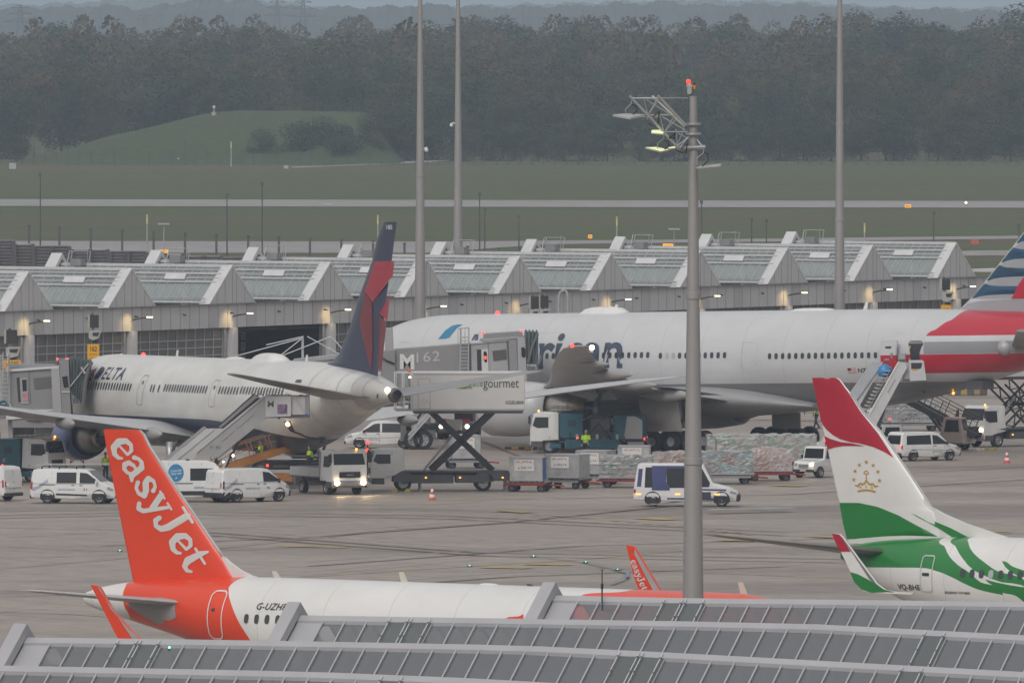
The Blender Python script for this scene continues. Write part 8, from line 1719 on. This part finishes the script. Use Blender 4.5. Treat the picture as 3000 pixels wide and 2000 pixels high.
person('person in a yellow vest walking on the apron left of the red fin', 2392, 1256, 200, 1.85, pose='walk')
person('person in a yellow vest beside the left hydrant truck, partly hidden by the orange fin', 309, 1410, 300, 1.75)
person('person in a yellow vest bending over the bed of the small flat-bed lorry', 914, 1361, 200, 1.5, pose='crouch', Y=gnd(915, 1442).y, lean=.2)
person('person in a yellow vest standing on the orange conveyor loader', 764, 1345, 180, 1.5, pose='crouch', Y=gnd(745, 1430).y)
person('person in a yellow shirt standing in the open rear door of the striped airliner', 2690, 1066, 240, 1.6, Y=853.4)
# ================================================================== SMALL APRON THINGS
def cone(label, px, py):
    p = gnd(px, py); t = thing('traffic_cone', label, 'traffic cone', tuple(p)); mb = MB(); mb.box((0, 0, .03), (.46, .46, .06), red, bevel=.02); mb.build('base', t)
    mb = MB(); cs = [mat('cone_red', (.62, .07, .04), .45), white] ; pr = [(.19, .05), (.155, .2), (.125, .36), (.09, .52), (.05, .68), (.03, .74)]
    for k in range(5): mb.lathe(pr[k:k + 2], cs[k % 2], n=14)
    mb.build('cone', t, fix=False)
cone('red and white traffic cone in front of the catering lorry', 1266, 1466); cone('red and white traffic cone at the far right in front of the second catering lorry', 2950, 1357)
for k, (px, py, lab) in enumerate([(1155, 1441, 'yellow wheel chock left of the catering lorry front wheel'), (1194, 1441, 'yellow wheel chock right of the catering lorry front wheel'), (2893, 1320, 'yellow wheel chock left of the right lorry front wheel'), (2916, 1319, 'yellow wheel chock right of the right lorry front wheel')]):
    p = gnd(px, py); mb = MB(); mb.prism([(-.22, 0), (.22, 0), (.06, .22), (-.06, .22)], -.12, .12, mat('chock_yellow', (.55, .50, .03), .5)); o = mb.build('wheel_chock'); o.location = p; tag(o, lab, 'wheel chock')
# red-ended cable reel stand and yellow-black drag bars by the hydrant truck
p = gnd(1572, 1322); t = thing('reel_stand', 'red reel on a small stand in front of the hydrant truck', 'reel stand', tuple(p)); mb = MB(); mb.lathe([(.02, -.05), (.24, -.06), (.24, .06), (.02, .05)], red, (0, 0, .95), 'Y', 16); mb.build('reel', t); mb = MB(); mb.tube([(-.1, 0, .9), (-.3, 0, 0)], .04, lgrey, 6); mb.tube([(.1, 0, .9), (.1, 0, 0)], .04, lgrey, 6); mb.box((0, 0, .04), (.9, .5, .06), grey); mb.build('stand', t)
p = gnd(1540, 1318); t = thing('drag_bar', 'yellow and black striped bar lying before the hydrant truck', 'barrier bar', tuple(p)); mb = MB()
for k in range(10): mb.box((-1.1 + .42 * k, 0, .14), (.42, .12, .14), yellow if k % 2 else blackp)
mb.build('bar', t)
# tractor with lit lamps and equipment under the silver nose
t = vehicle('pushback_tractor', 'dark low tractor with two lit lamps under the nose of the silver airliner', 'tractor', 1345, 1284, 262)
mb = MB(); mb.box((0, 0, .75), (4.4, 2.2, .75), dgrey, bevel=.08); mb.box((-.6, .3, 1.4), (1.4, 1.2, .6), blackp, bevel=.05); mb.box((2.2, 0, .95), (.1, 1.0, .7), whited); mb.box((2.25, -.8, 1.25), (.06, .5, .2), red); mb.box((2.25, .8, 1.25), (.06, .5, .2), red); mb.build('body', t)
for y in (-.85, .85): mb = MB(); mb.ball((2.28, y, .85), .13, whitel, 8); mb.build('headlight', t, fix=False)
[wheel_at(t, x, y, .5, .35, False) for x in (-1.4, 1.4) for y in (-1.0, 1.0)]
t = vehicle('generator_cart', 'small dark equipment cart behind the bridge stairs', 'cart', 1275, 1283, 180); mb = MB(); mb.box((0, 0, .7), (2.4, 1.3, .6), dgrey, bevel=.05); mb.box((-.5, 0, 1.1), (1.0, 1.0, .3), grey); mb.build('body', t); [wheel_at(t, x, y, .27, .18, False) for x in (-.8, .8) for y in (-.6, .6)]
t = vehicle('equipment_trailer', 'dark equipment trailer behind the wheels of the silver airliner', 'trailer', 1850, 1292, 10)
mb = MB(); mb.box((0, 0, .9), (3.6, 1.8, .3), dsteel); [mb.beam((-1.6 + .8 * k, -.8, 1.0), (-1.0 + .8 * k, -.8, 2.0), .08, dsteel) for k in range(4)]; mb.beam((-1.7, -.8, 2.0), (1.8, -.8, 2.1), .08, red_bar); mb.box((-.6, 0, 1.3), (1.2, 1.2, .6), dgrey); mb.build('frame', t, fix=False); [wheel_at(t, x, y, .36, .24, False) for x in (-1.1, 1.1) for y in (-.8, .8)]
t = vehicle('belly_loader', 'dark low loader platform under the tail of the airliner with the blue engine', 'loader', 860, 1418, 4)
mb = MB(); mb.box((0, 0, 1.15), (6.4, 2.6, .5), dgrey, bevel=.05); mb.box((1.4, 0, 1.6), (3, 2.4, .12), dsteel); [mb.box((-2.2 + 1.4 * k, -1.33, 1.1), (.9, .04, .14), grey) for k in range(4)]; mb.build('platform', t)
mb = MB(); [mb.tube([(x, y, 0), (x, y, 1.1)], .07, steel, 8) for x in (-2.6, 0, 2.6) for y in (-1.1, 1.1)]; mb.build('leg', t, fix=False); mb = MB(); mb.ball((-1.6, -1.36, 1.15), .08, redl, 6); mb.ball((1.9, -1.3, 1.7), .05, redl, 6); mb.build('side_lamp', t, fix=False)
t = vehicle('red_light_post', 'red double lamp on a post left of the catering lorry cab', 'signal lamp', 1077, 1392, 0); mb = MB(); mb.tube([(0, 0, 0), (0, 0, 2.0)], .05, dgrey, 6); mb.build('post', t, fix=False)
for z in (1.5, 1.95): mb = MB(); mb.ball((0, -.06, z), .11, redl, 8); mb.build('lamp', t, fix=False)
p = gnd(226, 1365); t = thing('warning_frame', 'small orange warning frame under the blue engine', 'warning frame', tuple(p)); mb = MB(); [mb.beam(a, b, .07, red_bar) for a, b in (((-.45, 0, 0), (-.25, 0, 1.0)), ((.45, 0, 0), (.25, 0, 1.0)), ((-.25, 0, 1.0), (.25, 0, 1.0)), ((-.4, 0, .2), (.3, 0, .8)), ((.4, 0, .2), (-.3, 0, .8)))]; mb.build('frame', t, fix=False)
for k in range(6):
    px = 2786 + 19 * k; p = gnd(px, 1158); mb = MB(); mb.box((0, 0, .4), (.55, .5, .8), [mat('barrier_sand', (.30, .22, .13), .6), dgrey, mat('barrier_yellow', (.40, .28, .08), .6), dgrey, mat('barrier_sand', (.30, .22, .13)), mat('barrier_brown', (.12, .07, .05), .6)][k], bevel=.08); o = mb.build('barrier_block'); o.location = p
    tag(o, ['sand-coloured barrier block, first of the row under the striped tail', 'dark barrier block, second of the row under the striped tail', 'yellow barrier block in the row under the striped tail', 'dark barrier block right of the yellow one', 'sand-coloured barrier block, fifth of the row under the striped tail', 'brown barrier block at the right end of the row under the striped tail'][k], 'barrier', 'barrier blocks under the striped tail')
t = vehicle('tripod_sign', 'thin post standing far back under the silver fuselage', 'post', 2357, 1216, 0); mb = MB(); mb.tube([(0, 0, 0), (0, 0, 1.6)], .035, dgrey, 5); mb.box((0, 0, .85), (.5, .03, .03), dgrey); mb.box((0, 0, 1.6), (.15, .1, .15), dgrey); mb.build('post', t, fix=False)
# thin antenna mast in front of the orange-tailed airliner
p = on_line(1764, 1758, PA - D_ * .3); mb = MB(); h = (1758 - 1668) / sA; mb.tube([(0, 0, -.3), (0, 0, h * .38)], .025, dsteel, 6); mb.tube([(0, 0, h * .38), (0, 0, h * .55)], .04, blackp, 6); mb.tube([(0, 0, h * .55), (0, 0, h)], .018, dsteel, 6); mb.tube([(-.06, 0, h), (.06, 0, h)], .012, dsteel, 5); o = mb.build('antenna_rod', fix=False); o.location = p; tag(o, 'thin antenna rod on the foreground roof left of the floodlight mast', 'antenna')
# ================================================================== STAND MASTS WITH DOCKING DISPLAYS
def stand(label, px, Y, ydisp, hdisp, wdisp, dev, sign_, txt, side=-1):
    s_ = FPX / Y; t = thing('docking_display', label, 'docking sign', ((px - 1500) / s_, Y, 0)); Zs = lambda y: CZ - (y - 30) / s_; Xs = lambda x: (x - px) / s_
    mb = MB(); mb.tube([(0, .25, 0), (0, .25, Zs(ydisp - 2))], .09, lgrey, 8); mb.build('post', t, fix=False)
    mb = MB(); mb.box((Xs(px + 4), 0, Zs(ydisp + hdisp / 2)), (wdisp / s_, .25, hdisp / s_), blackp, bevel=.02); mb.box((Xs(px - wdisp / 2 + 1), .05, Zs(ydisp + hdisp / 2)), (.14, .3, hdisp / s_), mat('cream_edge', (.40, .38, .32), .5)); mb.prism([(Xs(px - 8), Zs(ydisp)), (Xs(px + 4), Zs(ydisp)), (Xs(px - 2), Zs(ydisp - 7))], -.1, .1, dgrey); mb.build('display_panel', t)
    if dev:
        mb = MB(); x0, y0, x1, y1 = dev; dm = mat('device_cream', (.40, .395, .37), .5); mb.prism([(Xs(x0), Zs(y0 + 4)), (Xs(x0 + 4), Zs(y0)), (Xs(x1), Zs(y0)), (Xs(x1 - 8), Zs(y1 - 6)), (Xs(x0 + 12), Zs(y1)), (Xs(x0), Zs(y1 - 6))], -.35, .35, dm); mb.prism([(Xs(x0 + 11), Zs(y0 + 6)), (Xs(x1 - 5), Zs(y0 + 5)), (Xs(x1 - 11), Zs(y0 + 17)), (Xs(x0 + 12), Zs(y0 + 15))], -.37, -.35, blackp); mb.box((Xs((x0 + x1) / 2), .0, Zs(y1 + 5)), (.4, .3, .2), blackp); mb.build('docking_camera', t)
    if sign_:
        x0, y0, x1, y1 = sign_; mb = MB(); mb.box((Xs((x0 + x1) / 2), -.2, Zs((y0 + y1) / 2)), ((x1 - x0) / s_, .1, (y1 - y0) / s_), yellow, bevel=.02)
        n = len(txt); hh = (y1 - y0) / s_
        for k, (s__, a, b, c, d) in enumerate(txt): mb.text(s__, (Xs(x0 + (x1 - x0) * a), -.262, Zs(y0 + (y1 - y0) * d)), (1, 0, 0), (0, 0, 1), (x1 - x0) * (b - a) / s_, (y1 - y0) * (d - c) / s_, blackp if k == 0 else mat('brown_lettering', (.25, .13, .03), .5, var=0), .02)
        mb.build('number_board', t, fix=False)
stand('black docking display with yellow board 61Y at the far left', 30, 838, 966, 40, 32, (17, 1016, 60, 1048), (8, 1054, 62, 1081), [('61Y', .2, .85, .15, .8)])
stand('black docking display with yellow board 162 above the left airliner nose', 272, 868, 922, 38, 26, (260, 968, 297, 996), (256, 1008, 291, 1052), [('162', .25, .8, .12, .48), ('MAX B-767', .15, .85, .62, .72), ('AC B-767', .25, .95, .85, .95)])
stand('left one of the two black docking displays above the silver fuselage', 1563, 905, 868, 36, 24, (1551, 906, 1583, 925), None, []); stand('right one of the two black docking displays above the silver fuselage', 1591, 905, 866, 36, 24, (1580, 905, 1613, 925), None, [])
stand('black docking display with yellow board 164 left of the striped fin', 2768, 905, 816, 33, 24, (2760, 854, 2795, 885), (2757, 893, 2788, 926), [('164', .25, .75, .25, .6)])
mb = MB(); s_ = FPX / 900; pts = [Vector(((px - 1650) / s_, 0, CZ - (py - 30) / s_)) for px, py in [(1637, 930), (1637, 870), (1640, 856), (1649, 849), (1658, 852), (1663, 862), (1664, 930)]]; mb.tube(pts, .06, lgrey, 6); mb.tube([p + Vector((.06, .3, -.05)) for p in pts], .05, lgrey, 6); o = mb.build('arched_pipe', fix=False); o.location = ((1650 - 1500) / s_, 900, 0); tag(o, 'arched grey pipe standing above the silver fuselage right of the displays', 'pipe')
# ================================================================== MARKINGS ON THE APRON
ypm = mat('worn_yellow_marking', (.46, .34, .09), .6, var=.35, scale=.8); rpm = mat('worn_red_marking', (.30, .13, .10), .6, var=.4, scale=.8); wpm = mat('worn_white_marking', (.40, .39, .38), .6, var=.4, scale=.8); bpm = mat('worn_blue_marking', (.20, .26, .34), .6, var=.4, scale=.8); dpm = mat('dark_joint', (.13, .125, .12), .7, var=.2)
def line(name, pts, wd, m, z, dash=None):
    mb = MB(); P_ = [gnd(*p) for p in pts]
    for a, b in zip(P_, P_[1:]):
        d = (b - a); l = d.length; d.normalize(); n = Vector((-d.y, d.x, 0)) * wd / 2; segs = [(0, l)] if not dash else [(k * dash * 2, min(l, k * dash * 2 + dash)) for k in range(int(l / dash / 2) + 1)]
        for s0, s1 in segs: p, q = a + d * s0, a + d * s1; mb.quad(*[Vector((v.x, v.y, z)) for v in (p - n, q - n, q + n, p + n)], m)
    o = mb.build(name, fix=False)
    for f in o.data.polygons:
        if f.normal.z < 0: f.flip()
    return tag(o, kind='structure')
Lz = .03
line('yellow_line', [(-100, 1600), (390, 1618), (420, 1624)], .2, ypm, Lz); line('yellow_line', [(880, 1692), (1250, 1668), (1700, 1640), (2000, 1614), (2460, 1590)], .18, ypm, Lz + .004); line('yellow_line', [(1750, 1664), (2100, 1680), (2600, 1700)], .2, ypm, Lz + .008); line('yellow_line', [(-100, 1790), (200, 1800), (420, 1815)], .2, ypm, Lz + .012)
line('yellow_line', [(900, 1596), (1500, 1580), (2200, 1560), (2500, 1552), (3100, 1528)], .12, ypm, Lz + .016)
for i, (pts, w_) in enumerate([([(820, 1601), (1020, 1605)], 1.3), ([(1418, 1663), (1552, 1666)], 1.3), ([(1545, 1654), (1668, 1657)], 1.3), ([(1880, 1520), (1975, 1524)], 1.6), ([(2100, 1584), (2215, 1588)], 1.0), ([(2270, 1424), (2360, 1426)], 1.6), ([(1460, 1500), (1560, 1503)], 1.2), ([(2370, 1574), (2450, 1577)], 1.0), ([(430, 1738), (500, 1742)], .9), ([(2740, 1562), (2960, 1560)], 1.0)]): line('yellow_lettering_panel', pts, w_, ypm, Lz + .02 + .004 * i)
line('yellow_dashes', [(1460, 1500), (1700, 1518), (2000, 1545), (2200, 1568)], .3, ypm, Lz + .062, 1.1)
for i, pts in enumerate([[(0, 1668), (330, 1640), (1100, 1560), (1700, 1520), (2300, 1500)], [(-50, 1640), (500, 1620), (1000, 1600)], [(1700, 1410), (1400, 1290), (1550, 1292)], [(1100, 1342), (1330, 1352)], [(2350, 1210), (3100, 1200)], [(2100, 1228), (2500, 1236)]]): line('red_line', pts, .16 if i < 4 else .9, rpm, Lz + .07 + .004 * i)
for i, pts in enumerate([[(-50, 1560), (320, 1566)], [(20, 1575), (316, 1560)], [(-100, 1757), (250, 1740), (300, 1752)], [(-100, 1735), (120, 1732), (260, 1736)], [(-100, 1800), (140, 1786), (-100, 1778)], [(850, 1486), (1100, 1490), (1850, 1512), (2500, 1480), (3100, 1475)], [(1400, 1690), (1250, 1692)]]): line('white_line', pts, .12, wpm, Lz + .1 + .004 * i)
line('blue_line', [(900, 1605), (1250, 1620), (1600, 1636), (1700, 1648), (1790, 1668), (1838, 1684), (1838, 1698), (1790, 1716)], .16, bpm, Lz + .14); line('blue_line', [(-50, 1545), (400, 1555), (900, 1540)], .25, bpm, Lz + .145)
for i, (pts, w_) in enumerate([([(-100, 1500), (260, 1496), (380, 1490)], .25), ([(850, 1482), (1280, 1478), (1400, 1472)], .2), ([(640, 1522), (1500, 1500)], .12), ([(2650, 1388), (3100, 1362)], .25), ([(0, 1530), (700, 1516)], .15), ([(560, 1720), (1400, 1640)], .1)]): line('slab_joint', pts, w_, dpm, Lz + .15 + .004 * i)
tym = mat('tyre_mark', (.262, .224, .192), .7, var=.35, scale=.6)
for i, (pts, w_) in enumerate([([(-50, 1512), (500, 1500), (1300, 1512), (2300, 1560)], .5), ([(-50, 1520), (500, 1507), (1300, 1520), (2300, 1570)], .5), ([(600, 1560), (1400, 1620), (2500, 1640)], .5), ([(600, 1568), (1400, 1629), (2500, 1650)], .5), ([(900, 1660), (1700, 1600), (3100, 1560)], .45), ([(300, 1600), (900, 1575), (1500, 1530), (2000, 1480)], .5), ([(1350, 1465), (2300, 1450), (3100, 1400)], .4), ([(1100, 1720), (1500, 1690), (2300, 1660)], .5)]): line('tyre_mark', pts, w_, tym, Lz + .185 + .003 * i)
line('pale_patch', [(2080, 1505), (2320, 1500)], .9, wpm, Lz + .215)
for k, (px, py) in enumerate([(1563, 1633), (1716, 1650), (1809, 1672), (1834, 1694), (1376, 1661), (351, 1617)]):
    mb = MB(); mb.lathe([(.16, 0), (.14, .05), (.001, .06)], dgrey, n=10); mb.ball((0, 0, .06), .022, mat('green_lamp', (.1, 1, .4)), 6); o = mb.build('taxi_lamp', fix=False); o.location = gnd(px, py) + Vector((0, 0, .03)); tag(o, 'tiny green lamp set in the apron along the curved marking line', 'lamp', 'green lamps set in the apron')
